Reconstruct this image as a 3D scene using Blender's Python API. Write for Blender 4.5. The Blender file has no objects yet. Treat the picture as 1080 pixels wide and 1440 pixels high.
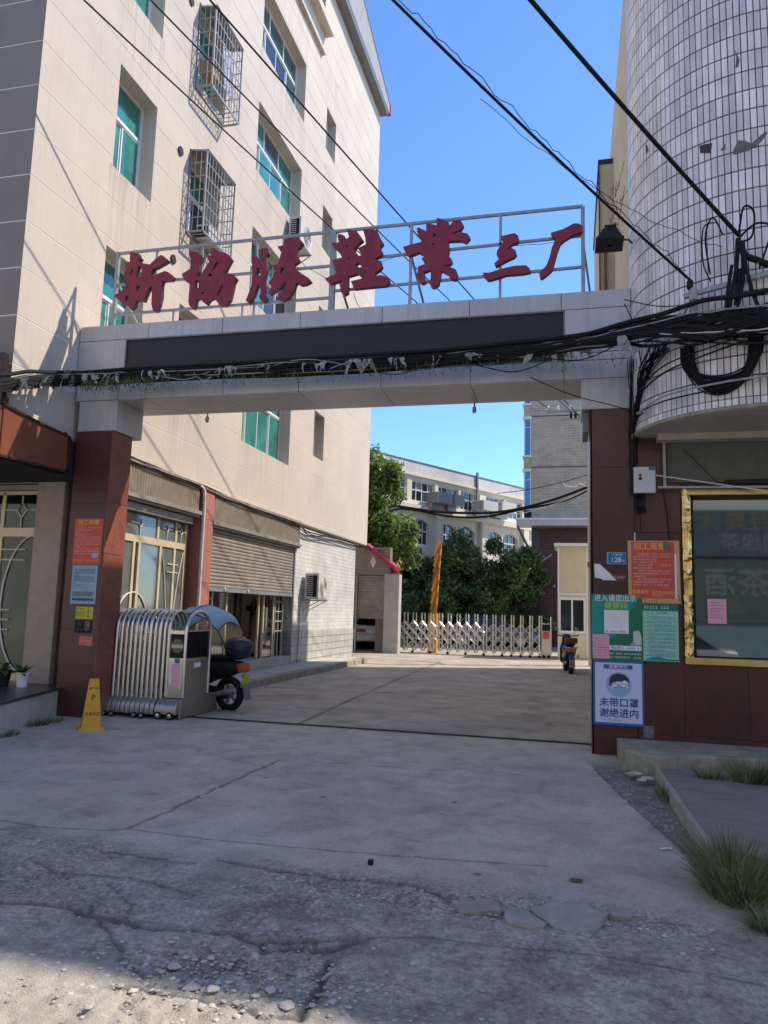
import bpy, math, random
import numpy as np
from mathutils import Vector, Matrix
from mathutils.geometry import tessellate_polygon

random.seed(7)
SC = bpy.context.scene
COL = SC.collection
R = math.radians

# ------------------------------------------------------------------ camera, world, sun, exposure
def cam_rot(y, p, r):
    cy, sy, cp, sp, cr, sr = math.cos(y), math.sin(y), math.cos(p), math.sin(p), math.cos(r), math.sin(r)
    Ry = np.array([[cy, 0, sy], [0, 1, 0], [-sy, 0, cy]])
    Rx = np.array([[1, 0, 0], [0, cp, -sp], [0, sp, cp]])
    Rz = np.array([[cr, -sr, 0], [sr, cr, 0], [0, 0, 1]])
    return Rz @ Rx @ Ry
_M = cam_rot(R(14.08), R(-7.445), R(1.64))
cam = bpy.data.cameras.new('camera')
cam.sensor_fit = 'VERTICAL'
cam.sensor_height = 36.0
cam.lens = 1062.0 / 1440.0 * 36.0
cam.clip_start = 0.05
cam.clip_end = 2000
co = bpy.data.objects.new('camera', cam)
COL.objects.link(co)
rx, ry_, rz_ = _M[0], _M[1], _M[2]
co.matrix_world = Matrix(((rx[0], -ry_[0], -rz_[0], 0), (rx[2], -ry_[2], -rz_[2], 0), (-rx[1], ry_[1], rz_[1], 1.6), (0, 0, 0, 1)))
SC.camera = co

SUN_EL, SUN_AZ = R(49.5), R(29.0)        # azimuth counted from +X towards +Y
world = bpy.data.worlds.new('World')
SC.world = world
world.use_nodes = True
wn = world.node_tree
bg = wn.nodes['Background']
sky = wn.nodes.new('ShaderNodeTexSky')
sky.sky_type = 'NISHITA'
sky.sun_disc = False
sky.sun_elevation = SUN_EL
sky.sun_rotation = math.pi / 2 - SUN_AZ
sky.altitude = 0
sky.air_density = 0.9
sky.dust_density = 0.0
sky.ozone_density = 10.0
wn.links.new(sky.outputs[0], bg.inputs[0])
bg.inputs[1].default_value = 0.15
sl = bpy.data.lights.new('sun', 'SUN')
sl.energy = 2.8
sl.angle = R(0.53)
sl.color = (1.0, 0.90, 0.77)
so = bpy.data.objects.new('sun', sl)
COL.objects.link(so)
sv = Vector((math.cos(SUN_EL) * math.cos(SUN_AZ), math.cos(SUN_EL) * math.sin(SUN_AZ), math.sin(SUN_EL)))
so.rotation_euler = sv.to_track_quat('Z', 'Y').to_euler()
so.location = (20, 10, 40)
SC.view_settings.view_transform = 'Standard'
SC.view_settings.look = 'None'
SC.view_settings.exposure = 0.98
SC.view_settings.gamma = 1.0
SC.view_settings.use_curve_mapping = False

# ------------------------------------------------------------------ helpers
ORG = {}

class MB:
    def __init__(s):
        s.v, s.f = [], []
    def add(s, vs, fs):
        n = len(s.v)
        s.v += [tuple(p) for p in vs]
        s.f += [tuple(i + n for i in f) for f in fs]
        return s
    def box(s, x0, x1, y0, y1, z0, z1):
        return s.add([(x0, y0, z0), (x1, y0, z0), (x1, y1, z0), (x0, y1, z0), (x0, y0, z1), (x1, y0, z1), (x1, y1, z1), (x0, y1, z1)],
                     [(0, 3, 2, 1), (4, 5, 6, 7), (0, 1, 5, 4), (1, 2, 6, 5), (2, 3, 7, 6), (3, 0, 4, 7)])
    def obox(s, c, sz, m):
        c = Vector(c)
        m = m.to_3x3()
        vs = [c + m @ Vector((a * sz[0] / 2, b * sz[1] / 2, d * sz[2] / 2)) for d in (-1, 1) for a, b in ((-1, -1), (1, -1), (1, 1), (-1, 1))]
        return s.add(vs, [(0, 3, 2, 1), (4, 5, 6, 7), (0, 1, 5, 4), (1, 2, 6, 5), (2, 3, 7, 6), (3, 0, 4, 7)])
    def bar(s, p, q, w, h=None):
        """square bar from p to q"""
        p, q = Vector(p), Vector(q)
        d = q - p
        return s.obox((p + q) / 2, (w, h or w, d.length), d.to_track_quat('Z', 'Y').to_matrix())
    def tube(s, pts, r, n=6, closed=False, caps=True):
        pts = [Vector(p) for p in pts]
        m = len(pts)
        rs = r if isinstance(r, (list, tuple)) else [r] * m
        base = len(s.v)
        up = None
        for i in range(m):
            if closed:
                t = pts[(i + 1) % m] - pts[i - 1]
            else:
                t = pts[min(i + 1, m - 1)] - pts[max(i - 1, 0)]
            if t.length < 1e-9:
                t = Vector((0, 0, 1))
            t.normalize()
            if up is None:
                a = Vector((0, 0, 1)) if abs(t.z) < 0.9 else Vector((1, 0, 0))
                up = (a - t * a.dot(t)).normalized()
            else:
                up = up - t * up.dot(t)
                up = up.normalized() if up.length > 1e-6 else Vector((1, 0, 0))
            sd = t.cross(up)
            for k in range(n):
                an = 2 * math.pi * k / n
                s.v.append(tuple(pts[i] + (up * math.cos(an) + sd * math.sin(an)) * rs[i]))
        for i in range(m if closed else m - 1):
            j = (i + 1) % m
            for k in range(n):
                k2 = (k + 1) % n
                s.f.append((base + i * n + k, base + i * n + k2, base + j * n + k2, base + j * n + k))
        if caps and not closed:
            s.f.append(tuple(base + k for k in range(n))[::-1])
            s.f.append(tuple(base + (m - 1) * n + k for k in range(n)))
        return s
    def cyl(s, p, q, r0, r1=None, n=16):
        return s.tube([p, q], [r0, r0 if r1 is None else r1], n)
    def lathe(s, prof, c=(0, 0, 0), n=20, axis='z'):
        base = len(s.v)
        for (r, h) in prof:
            for k in range(n):
                a = 2 * math.pi * k / n
                if axis == 'z':
                    p = (c[0] + r * math.cos(a), c[1] + r * math.sin(a), c[2] + h)
                elif axis == 'x':
                    p = (c[0] + h, c[1] + r * math.cos(a), c[2] + r * math.sin(a))
                else:
                    p = (c[0] + r * math.sin(a), c[1] + h, c[2] + r * math.cos(a))
                s.v.append(p)
        for i in range(len(prof) - 1):
            for k in range(n):
                k2 = (k + 1) % n
                s.f.append((base + i * n + k, base + i * n + k2, base + (i + 1) * n + k2, base + (i + 1) * n + k))
        s.f.append(tuple(base + k for k in range(n))[::-1])
        s.f.append(tuple(base + (len(prof) - 1) * n + k for k in range(n)))
        return s
    def prism(s, loops, fn, d0, d1):
        """polygon with holes, extruded; fn(u, v, d) -> point"""
        tris = tessellate_polygon([[Vector((a, b, 0)) for a, b in l] for l in loops])
        flat = [p for l in loops for p in l]
        n = len(flat)
        base = len(s.v)
        s.v += [tuple(fn(a, b, d0)) for a, b in flat] + [tuple(fn(a, b, d1)) for a, b in flat]
        for t in tris:
            s.f.append(tuple(base + i for i in t))
            s.f.append(tuple(base + n + i for i in t[::-1]))
        o = 0
        for l in loops:
            m = len(l)
            for i in range(m):
                j = (i + 1) % m
                s.f.append((base + o + i, base + o + j, base + n + o + j, base + n + o + i))
            o += m
        return s
    def build(s, name, mat, parent=None, smooth=False, bevel=0, stuff=False, label=None, weld=False):
        me = bpy.data.meshes.new(name)
        o = bpy.data.objects.new(name, me)
        vs = np.array(s.v, dtype=float).reshape(-1, 3)
        if parent is None:
            lo, hi = vs.min(0), vs.max(0)
            org = np.array([(lo[0] + hi[0]) / 2, (lo[1] + hi[1]) / 2, lo[2]])
            o.location = org
        else:
            org = np.array(ORG[parent.name])
            o.parent = parent
        ORG[o.name] = tuple(org)
        me.from_pydata((vs - org).tolist(), [], s.f)
        if mat:
            me.materials.append(mat)
        me.validate()
        import bmesh
        bm = bmesh.new()
        bm.from_mesh(me)
        if weld:
            bmesh.ops.remove_doubles(bm, verts=bm.verts, dist=1e-4)
        bmesh.ops.recalc_face_normals(bm, faces=bm.faces) if len(s.f) < 30000 else None
        if smooth:
            for f in bm.faces:
                f.smooth = True
            for e in bm.edges:
                if len(e.link_faces) == 2 and e.calc_face_angle(0) > 0.7:
                    e.smooth = False
        bm.to_mesh(me)
        bm.free()
        COL.objects.link(o)
        if bevel:
            b = o.modifiers.new('bevel', 'BEVEL')
            b.width = bevel
            b.segments = 2
            b.limit_method = 'ANGLE'
            b.angle_limit = R(40)
        if stuff:
            o['kind'] = 'stuff'
        if label:
            o['label'] = label
        return o

def B(*a):
    return MB().box(*a)

def tag(o, label, cat, group=None):
    o['label'] = label
    o['category'] = cat
    if group:
        o['group'] = group
    return o

def struct(o):
    o['kind'] = 'structure'
    return o

def thing(name, label, cat, loc=(0, 0, 0), group=None, local=False, rz=0):
    o = bpy.data.objects.new(name, None)
    o.empty_display_size = 0.1
    COL.objects.link(o)
    o.location = loc
    o.rotation_euler = (0, 0, rz)
    ORG[o.name] = (0, 0, 0) if local else tuple(loc)
    return tag(o, label, cat, group)

def dup(o, parent=None):
    c = o.copy()
    COL.objects.link(c)
    c.parent = parent
    for ch in list(o.children):
        dup(ch, c)
    ORG[c.name] = ORG.get(o.name, (0, 0, 0))
    return c

def piece(o, loc=None, rot=None):
    """a copy of a part under the same parent, sharing its mesh"""
    c = o.copy()
    COL.objects.link(c)
    if loc is not None:
        c.location = loc
    if rot is not None:
        c.rotation_euler = rot
    return c

_tc = {}
def textmesh(body, size, bold=0.0):
    k = (body, size, bold)
    if k in _tc:
        return _tc[k]
    cu = bpy.data.curves.new('lettering', 'FONT')
    cu.body = body
    cu.size = size
    cu.resolution_u = 2
    cu.align_x = 'CENTER'
    cu.align_y = 'CENTER'
    t = bpy.data.objects.new('lettering', cu)
    COL.objects.link(t)
    dg = bpy.context.evaluated_depsgraph_get()
    me = bpy.data.meshes.new_from_object(t.evaluated_get(dg))
    bpy.data.objects.remove(t)
    bpy.data.curves.remove(cu)
    _tc[k] = me
    return me

def text(body, size, loc, mat, parent, rot=(math.pi / 2, 0, 0), bold=0.0, name='lettering', sx=1.0):
    """flat lettering as a part; loc is in world coordinates (relative to ORG of the parent)"""
    me = textmesh(body, size, 0).copy()
    if bold:            # heavier strokes: the glyphs repeated a hair's breadth apart
        e = size * bold * 0.55
        vs = [tuple(v.co) for v in me.vertices]
        fs = [tuple(f.vertices) for f in me.polygons]
        V_, F_ = [], []
        for q, (dx, dy) in enumerate(((0, 0), (e, 0), (-e, 0), (0, e), (0, -e))):
            o_ = len(V_)
            V_ += [(a + dx, b + dy, c + 0.00012 * q) for a, b, c in vs]
            F_ += [tuple(i + o_ for i in f) for f in fs]
        me = bpy.data.meshes.new('lettering')
        me.from_pydata(V_, [], F_)
    me.materials.clear()
    me.materials.append(mat)
    o = bpy.data.objects.new(name, me)
    COL.objects.link(o)
    o.parent = parent
    g = ORG[parent.name]
    o.location = (loc[0] - g[0], loc[1] - g[1], loc[2] - g[2])
    o.rotation_euler = rot
    o.scale = (sx, 1, 1)
    return o

# ------------------------------------------------------------------ materials
def nodes(name):
    m = bpy.data.materials.new(name)
    m.use_nodes = True
    nt = m.node_tree
    return m, nt, nt.nodes['Principled BSDF']

def N(nt, kind, **kw):
    n = nt.nodes.new(kind)
    for k, v in kw.items():
        if k in ('inp',):
            for a, b in v.items():
                n.inputs[a].default_value = b
        else:
            setattr(n, k, v)
    return n

def ramp(nt, src, stops):
    r = N(nt, 'ShaderNodeValToRGB')
    el = r.color_ramp.elements
    while len(el) < len(stops):
        el.new(0.5)
    for e, (p, c) in zip(el, stops):
        e.position = p
        e.color = (c[0], c[1], c[2], 1) if isinstance(c, (tuple, list)) else (c, c, c, 1)
    nt.links.new(src, r.inputs[0])
    return r

def noise(nt, vec, scale, detail=4, rough=0.55, dist=0.0):
    n = N(nt, 'ShaderNodeTexNoise')
    n.inputs['Scale'].default_value = scale
    n.inputs['Detail'].default_value = detail
    n.inputs['Roughness'].default_value = rough
    n.inputs['Distortion'].default_value = dist
    if vec is not None:
        nt.links.new(vec, n.inputs['Vector'])
    return n

def mixc(nt, fac, a, b, mode='MIX'):
    m = N(nt, 'ShaderNodeMix', data_type='RGBA', blend_type=mode)
    for sock, val in ((m.inputs[0], fac), (m.inputs[6], a), (m.inputs[7], b)):
        if hasattr(val, 'is_output') or hasattr(val, 'links'):
            nt.links.new(val, sock)
        elif isinstance(val, (int, float)):
            sock.default_value = val
        else:
            sock.default_value = (val[0], val[1], val[2], 1)
    return m.outputs[2]

def bump(nt, h, strength, dist, bs):
    b = N(nt, 'ShaderNodeBump')
    b.inputs['Strength'].default_value = strength
    b.inputs['Distance'].default_value = dist
    nt.links.new(h, b.inputs['Height'])
    nt.links.new(b.outputs[0], bs.inputs['Normal'])
    return b

def mat(name, col, rough=0.6, metal=0.0, var=0.12, vscale=3.0, grime=0.0, gcol=(0.05, 0.045, 0.04), gscale=1.5,
        bmp=0.0, bscale=40.0, bdist=0.004, streak=0.0, spec=0.5, pieces=0.0, rvar=0.0):
    m, nt, bs = nodes(name)
    tc = N(nt, 'ShaderNodeTexCoord')
    geo = N(nt, 'ShaderNodeNewGeometry')
    P = geo.outputs['Position']
    n1 = noise(nt, P, vscale, 5, 0.6)
    lo = tuple(c * (1 - var) for c in col)
    hi = tuple(min(1, c * (1 + var)) for c in col)
    c = ramp(nt, n1.outputs[0], [(0.3, lo), (0.7, hi)]).outputs[0]
    if pieces:
        oi = N(nt, 'ShaderNodeObjectInfo')
        ad = N(nt, 'ShaderNodeMath', operation='ADD')
        nt.links.new(oi.outputs['Random'], ad.inputs[0])
        nt.links.new(geo.outputs['Random Per Island'], ad.inputs[1])
        fr = N(nt, 'ShaderNodeMath', operation='FRACT')
        nt.links.new(ad.outputs[0], fr.inputs[0])
        rr = ramp(nt, fr.outputs[0], [(0.0, 1 - pieces), (1.0, 1 + pieces)])
        c = mixc(nt, 1.0, c, rr.outputs[0], 'MULTIPLY')
    if grime:
        n2 = noise(nt, P, gscale, 6, 0.7, 0.4)
        f = ramp(nt, n2.outputs[0], [(0.45, 0.0), (0.72, grime)])
        c = mixc(nt, f.outputs[0], c, gcol)
    if streak:
        mp = N(nt, 'ShaderNodeMapping')
        mp.inputs['Scale'].default_value = (6, 6, 0.35)
        nt.links.new(P, mp.inputs[0])
        n3 = noise(nt, mp.outputs[0], 2.2, 5, 0.65)
        f = ramp(nt, n3.outputs[0], [(0.5, 0.0), (0.75, streak)])
        c = mixc(nt, f.outputs[0], c, gcol)
    nt.links.new(c, bs.inputs['Base Color'])
    bs.inputs['Roughness'].default_value = rough
    if rvar:
        n4 = noise(nt, P, vscale * 2.3, 4, 0.6)
        rr = ramp(nt, n4.outputs[0], [(0.3, max(0, rough - rvar)), (0.7, min(1, rough + rvar))])
        nt.links.new(rr.outputs[0], bs.inputs['Roughness'])
    bs.inputs['Metallic'].default_value = metal
    bs.inputs['Specular IOR Level'].default_value = spec
    if bmp:
        nb = noise(nt, P, bscale, 4, 0.6)
        bump(nt, nb.outputs[0], bmp, bdist, bs)
    return m

M = {}
M['plaster'] = mat('plaster', (0.585, 0.505, 0.415), 0.85, var=0.07, vscale=0.8, grime=0.2, gcol=(0.38, 0.34, 0.29), gscale=0.5, bmp=0.5, bscale=60, bdist=0.006, streak=0.3)
def sill_streaks(m, sill, per, cols):
    """rain dirt that runs down below the window sills of the facade"""
    nt = m.node_tree
    bs = nt.nodes['Principled BSDF']
    src = bs.inputs['Base Color'].links[0].from_socket
    geo = N(nt, 'ShaderNodeNewGeometry')
    sp = N(nt, 'ShaderNodeSeparateXYZ')
    nt.links.new(geo.outputs['Position'], sp.inputs[0])
    def mth(op, a, b=None):
        n = N(nt, 'ShaderNodeMath', operation=op)
        for i, v in enumerate((a, b)):
            if v is None:
                continue
            if isinstance(v, (int, float)):
                n.inputs[i].default_value = v
            else:
                nt.links.new(v, n.inputs[i])
        return n.outputs[0]
    d = mth('MULTIPLY', mth('FRACT', mth('DIVIDE', mth('SUBTRACT', sill, sp.outputs[2]), per)), per)
    fade = ramp(nt, mth('DIVIDE', d, 1.8), [(0.0, 1.0), (0.35, 0.45), (1.0, 0.0)]).outputs[0]
    ym = None
    for a, b in cols:
        g = mth('MULTIPLY', mth('GREATER_THAN', sp.outputs[1], a), mth('LESS_THAN', sp.outputs[1], b))
        ym = g if ym is None else mth('MAXIMUM', ym, g)
    mp = N(nt, 'ShaderNodeMapping')
    mp.inputs['Scale'].default_value = (1, 9, 0.22)
    nt.links.new(geo.outputs['Position'], mp.inputs[0])
    n1 = noise(nt, mp.outputs[0], 1.6, 5, 0.7)
    st = ramp(nt, n1.outputs[0], [(0.46, 0.0), (0.62, 0.62)]).outputs[0]
    f = mth('MULTIPLY', mth('MULTIPLY', fade, ym), st)
    nt.links.new(mixc(nt, f, src, (0.27, 0.235, 0.19)), bs.inputs['Base Color'])
sill_streaks(M['plaster'], 5.48, 3.17, [(9.9, 11.2), (12.2, 13.7), (15.2, 18.4), (20.0, 21.1)])
M['joint'] = mat('joint', (0.88, 0.85, 0.78), 0.8, var=0.05)
M['shaded_plaster'] = mat('shaded_plaster', (0.27, 0.235, 0.20), 0.85, var=0.08, vscale=0.7, bmp=0.4, bscale=60, streak=0.2, gcol=(0.2, 0.18, 0.17))  # darker copy of the plaster: shade of the front face put into its colour
M['white'] = mat('white_frame', (0.78, 0.78, 0.76), 0.35, var=0.04, grime=0.12, gcol=(0.4, 0.38, 0.35))
M['steel'] = mat('stainless', (0.70, 0.67, 0.62), 0.3, 1.0, var=0.03, vscale=2, grime=0.12, gcol=(0.4, 0.36, 0.3), gscale=2)
M['steel_dull'] = mat('steel_dull', (0.42, 0.40, 0.37), 0.42, 0.85, var=0.12, vscale=6, grime=0.35, gcol=(0.16, 0.13, 0.1), gscale=6)
M['galv'] = mat('galvanised', (0.36, 0.37, 0.38), 0.5, 0.6, var=0.12, vscale=6, grime=0.3, gcol=(0.14, 0.1, 0.08), gscale=8)
M['grey_paint'] = mat('grey_paint', (0.2, 0.2, 0.2), 0.5, 0.2, grime=0.3, gscale=5)
M['cladding'] = mat('cladding', (0.52, 0.52, 0.52), 0.38, 0.25, var=0.06, vscale=1.2, grime=0.25, gcol=(0.2, 0.19, 0.18), gscale=1.6, streak=0.35, pieces=0.04)
M['screen'] = mat('screen', (0.012, 0.014, 0.017), 0.45, var=0.1, bmp=0.3, bscale=90)
M['granite'] = mat('sunlit_granite', (0.25, 0.08, 0.052), 0.25, var=0.32, vscale=45, grime=0.4, gcol=(0.05, 0.02, 0.015), gscale=3, spec=0.5, pieces=0.12)  # lighter stone for the left pillar's sunny side, its lit tone in the colour
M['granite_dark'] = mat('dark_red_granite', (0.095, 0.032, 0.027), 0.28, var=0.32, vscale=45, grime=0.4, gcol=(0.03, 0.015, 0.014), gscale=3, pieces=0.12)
M['pink_granite'] = mat('pink_granite', (0.42, 0.16, 0.13), 0.4, var=0.15, vscale=50, grime=0.2, gcol=(0.25, 0.1, 0.09), pieces=0.1)
M['redletter'] = mat('sign_red', (0.27, 0.022, 0.045), 0.5, var=0.14, vscale=6, grime=0.4, gcol=(0.05, 0.008, 0.015), gscale=7)
M['letterside'] = mat('sign_side', (0.06, 0.022, 0.028), 0.5)
M['corr'] = mat('corrugated_brown', (0.30, 0.25, 0.19), 0.5, 0.15, var=0.14, vscale=5, grime=0.3, gscale=3, gcol=(0.12, 0.10, 0.08), streak=0.3)
M['shutter'] = mat('roller_shutter', (0.36, 0.31, 0.26), 0.42, 0.25, var=0.15, vscale=3, grime=0.35, gcol=(0.08, 0.06, 0.045), gscale=2.5)
M['gold'] = mat('gold_aluminium', (0.70, 0.58, 0.38), 0.35, 0.2, var=0.08, grime=0.15, gcol=(0.25, 0.2, 0.12), gscale=5)
M['cream_bar'] = mat('cream_bar', (0.75, 0.7, 0.58), 0.4, var=0.05)
M['dark'] = mat('dark_interior', (0.02, 0.018, 0.016), 0.8, var=0.2)
M['dimroom'] = mat('dim_room', (0.2, 0.18, 0.15), 0.8, var=0.2)
M['pinkpost'] = mat('paper_pink', (0.76, 0.38, 0.44), 0.7, var=0.06, vscale=12)
M['paper'] = mat('paper_white', (0.80, 0.78, 0.76), 0.7, var=0.06, vscale=9)
M['red_poster'] = mat('poster_red', (0.62, 0.085, 0.055), 0.55, var=0.08, vscale=5)
M['orange_card'] = mat('card_tan', (0.60, 0.34, 0.16), 0.6, var=0.14, vscale=8)
M['teal_poster'] = mat('poster_teal', (0.0, 0.28, 0.22), 0.4, var=0.06)
M['green_poster'] = mat('poster_green', (0.008, 0.17, 0.08), 0.4, var=0.06)
M['mint'] = mat('poster_mint', (0.32, 0.62, 0.50), 0.45, var=0.05)
M['blue_poster'] = mat('poster_blue', (0.025, 0.13, 0.38), 0.35, var=0.06)
M['pale_blue'] = mat('poster_pale_blue', (0.62, 0.64, 0.80), 0.35, var=0.04)
M['sky_blue'] = mat('poster_sky', (0.25, 0.42, 0.62), 0.4)
M['plate_blue'] = mat('plate_blue', (0.015, 0.13, 0.32), 0.3)
M['yellow'] = mat('yellow_plastic', (0.72, 0.36, 0.02), 0.45, var=0.06, grime=0.35, gcol=(0.3, 0.16, 0.03), gscale=9)
M['yellow_paper'] = mat('yellow_paper', (0.55, 0.50, 0.04), 0.6)
M['txt_yellow'] = mat('print_yellow', (0.8, 0.42, 0.1), 0.6)
M['txt_green'] = mat('print_lime', (0.38, 0.6, 0.06), 0.6)
M['txt_white'] = mat('print_white', (0.75, 0.75, 0.78), 0.6)
M['txt_pink'] = mat('print_pale', (0.72, 0.45, 0.42), 0.6)
M['txt_dark'] = mat('print_dark', (0.03, 0.04, 0.05), 0.6)
M['txt_blue'] = mat('print_blue', (0.015, 0.06, 0.25), 0.6)
M['txt_mint'] = mat('print_mint_grey', (0.06, 0.16, 0.14), 0.6)
M['black'] = mat('black_rubber', (0.012, 0.012, 0.013), 0.6, var=0.2, spec=0.3)
M['cable'] = mat('black_cable', (0.010, 0.010, 0.011), 0.7, var=0.3, vscale=20, spec=0.25)
M['cable_grey'] = mat('grey_cable', (0.34, 0.33, 0.31), 0.5, var=0.2, vscale=20)
M['cable_white'] = mat('white_cable', (0.6, 0.6, 0.58), 0.5, var=0.15, vscale=20)
M['box_white'] = mat('meter_box', (0.55, 0.56, 0.58), 0.4, var=0.04, grime=0.25, gcol=(0.3, 0.29, 0.27), gscale=8)
M['ac'] = mat('ac_casing', (0.62, 0.60, 0.55), 0.45, var=0.05, grime=0.3, gcol=(0.32, 0.28, 0.22), gscale=6)
M['concrete'] = mat('concrete', (0.38, 0.325, 0.26), 0.9, var=0.16, vscale=5, grime=0.5, gcol=(0.2, 0.17, 0.13), gscale=3, bmp=0.8, bscale=60, bdist=0.008)
M['concrete_lt'] = mat('concrete_light', (0.50, 0.45, 0.38), 0.9, var=0.12, vscale=4, grime=0.3, gcol=(0.16, 0.15, 0.13), gscale=2, bmp=0.6, bscale=50, bdist=0.006)
M['mossy'] = mat('mossy_concrete', (0.36, 0.32, 0.23), 0.95, var=0.2, vscale=6, grime=0.6, gcol=(0.07, 0.075, 0.04), gscale=3, bmp=0.9, bscale=50, bdist=0.01)
M['black_stone'] = mat('black_stone_slab', (0.05, 0.048, 0.05), 0.3, var=0.25, vscale=25, grime=0.3, gcol=(0.12, 0.11, 0.1), gscale=3)
M['terracotta'] = mat('terracotta_slab', (0.27, 0.21, 0.175), 0.85, var=0.14, vscale=8, grime=0.4, gscale=4, bmp=0.5)
M['cream_wall'] = mat('cream_wall', (0.62, 0.53, 0.37), 0.85, var=0.08, vscale=1.0, grime=0.2, gcol=(0.35, 0.27, 0.17), gscale=1.2, streak=0.35)
M['grout'] = mat('grout', (0.10, 0.10, 0.10), 0.9, var=0.25, vscale=6)
M['tile'] = mat('tower_tile', (0.82, 0.77, 0.75), 0.3, var=0.06, vscale=1.5, grime=0.3, gcol=(0.30, 0.27, 0.24), gscale=1.6, pieces=0.2, streak=0.3, rvar=0.15)
M['broken'] = mat('broken_render', (0.16, 0.15, 0.15), 0.9, var=0.3, vscale=14, bmp=0.8, bscale=40)
M['leaf'] = None
M['skin_blank'] = mat('print_face', (0.6, 0.55, 0.5), 0.6)
M['brown_sign'] = mat('brown_sign', (0.22, 0.07, 0.035), 0.4, var=0.12, grime=0.3, gscale=4)
M['brown_dark'] = mat('brown_trim', (0.035, 0.018, 0.014), 0.4, var=0.2)
M['pier'] = mat('beige_pier', (0.42, 0.33, 0.26), 0.8, var=0.09, vscale=9, grime=0.15, gcol=(0.25, 0.2, 0.16), bmp=0.5, bscale=70)
M['rust'] = mat('rust', (0.22, 0.10, 0.045), 0.85, var=0.35, vscale=10)
M['rag'] = mat('plastic_rag', (0.33, 0.34, 0.31), 0.75, var=0.2, vscale=8)
M['vine'] = mat('dry_vine', (0.10, 0.12, 0.045), 0.9, var=0.35, vscale=10)
M['booth'] = mat('booth_panel', (0.68, 0.62, 0.44), 0.6, var=0.05, grime=0.15, gcol=(0.4, 0.36, 0.28))
M['soil'] = mat('soil', (0.1, 0.09, 0.075), 1.0, var=0.3, vscale=12, bmp=1.0, bscale=50, bdist=0.02)
M['roof_red'] = mat('red_roof_edge', (0.5, 0.03, 0.07), 0.5)
M['stone'] = mat('rubble_stone', (0.46, 0.40, 0.33), 0.95, var=0.25, vscale=12, bmp=0.6, pieces=0.25)

def glass(name, col, rough=0.06, spec=0.8, bmp=0.0, metal=0.0, var=0.2):
    m = mat(name, col, rough, metal, var=var, vscale=2.5, bmp=bmp, bscale=1.2, bdist=0.02, spec=spec)
    return m
M['teal_glass'] = glass('teal_glass', (0.035, 0.22, 0.18), 0.06, 1.0, bmp=0.25, var=0.35)
M['blue_glass'] = glass('bluish_glass', (0.03, 0.09, 0.11), 0.05, 1.0)
M['dark_glass'] = glass('dark_glass', (0.012, 0.02, 0.022), 0.05, 0.8)
M['shop_glass'] = glass('shop_glass', (0.13, 0.15, 0.14), 0.05, 0.9)
M['sky_glass'] = glass('sky_glass', (0.05, 0.16, 0.36), 0.08, 1.0)
M['curtain'] = mat('curtain', (0.30, 0.30, 0.28), 0.8, var=0.15, vscale=10)

def clear_glass(name, tint, f=0.35):
    m, nt, bs = nodes(name)
    tr = N(nt, 'ShaderNodeBsdfTransparent')
    tr.inputs[0].default_value = (*tint, 1)
    mx = N(nt, 'ShaderNodeMixShader')
    fr = N(nt, 'ShaderNodeFresnel')
    fr.inputs[0].default_value = 1.5
    mr = N(nt, 'ShaderNodeMath', operation='ADD')
    mr.inputs[1].default_value = f
    nt.links.new(fr.outputs[0], mr.inputs[0])
    gl = N(nt, 'ShaderNodeBsdfGlossy')
    gl.inputs['Roughness'].default_value = 0.03
    gl.inputs[0].default_value = (0.85, 0.9, 0.9, 1)
    nt.links.new(mr.outputs[0], mx.inputs[0])
    nt.links.new(tr.outputs[0], mx.inputs[1])
    nt.links.new(gl.outputs[0], mx.inputs[2])
    nt.links.new(mx.outputs[0], nt.nodes['Material Output'].inputs[0])
    return m
M['clear'] = clear_glass('clear_glass', (0.55, 0.6, 0.58), 0.12)
M['dim_pane'] = clear_glass('dim_window_glass', (0.40, 0.45, 0.42), 0.02)
M['mirrorish'] = clear_glass('dark_window_glass', (0.34, 0.40, 0.39), 0.20)

def canopy_plastic():
    m, nt, bs = nodes('canopy_plastic')
    bs.inputs['Base Color'].default_value = (0.62, 0.80, 0.92, 1)
    bs.inputs['Roughness'].default_value = 0.25
    bs.inputs['Transmission Weight'].default_value = 0.0
    tl = N(nt, 'ShaderNodeBsdfTranslucent')
    tl.inputs[0].default_value = (0.65, 0.85, 0.97, 1)
    mx = N(nt, 'ShaderNodeMixShader')
    mx.inputs[0].default_value = 0.55
    nt.links.new(bs.outputs[0], mx.inputs[1])
    nt.links.new(tl.outputs[0], mx.inputs[2])
    nt.links.new(mx.outputs[0], nt.nodes['Material Output'].inputs[0])
    return m
M['canopy'] = canopy_plastic()

def foil():
    m, nt, bs = nodes('gold_foil')
    geo = N(nt, 'ShaderNodeNewGeometry')
    n1 = noise(nt, geo.outputs['Position'], 4.5, 2, 0.5, 0.9)
    v = N(nt, 'ShaderNodeTexVoronoi')
    v.inputs['Scale'].default_value = 16
    nt.links.new(n1.outputs['Color'], v.inputs['Vector'])
    c = ramp(nt, n1.outputs[0], [(0.3, (0.34, 0.25, 0.07)), (0.5, (0.58, 0.43, 0.15)), (0.75, (0.78, 0.66, 0.34))])
    nt.links.new(c.outputs[0], bs.inputs['Base Color'])
    bs.inputs['Metallic'].default_value = 0.9
    bs.inputs['Roughness'].default_value = 0.22
    bump(nt, n1.outputs[0], 1.0, 0.06, bs)
    return m
M['foil'] = foil()
M['gold_trim'] = mat('gold_trim', (0.75, 0.50, 0.16), 0.28, 0.8, var=0.12, vscale=4, bmp=0.3, bscale=12)

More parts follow.
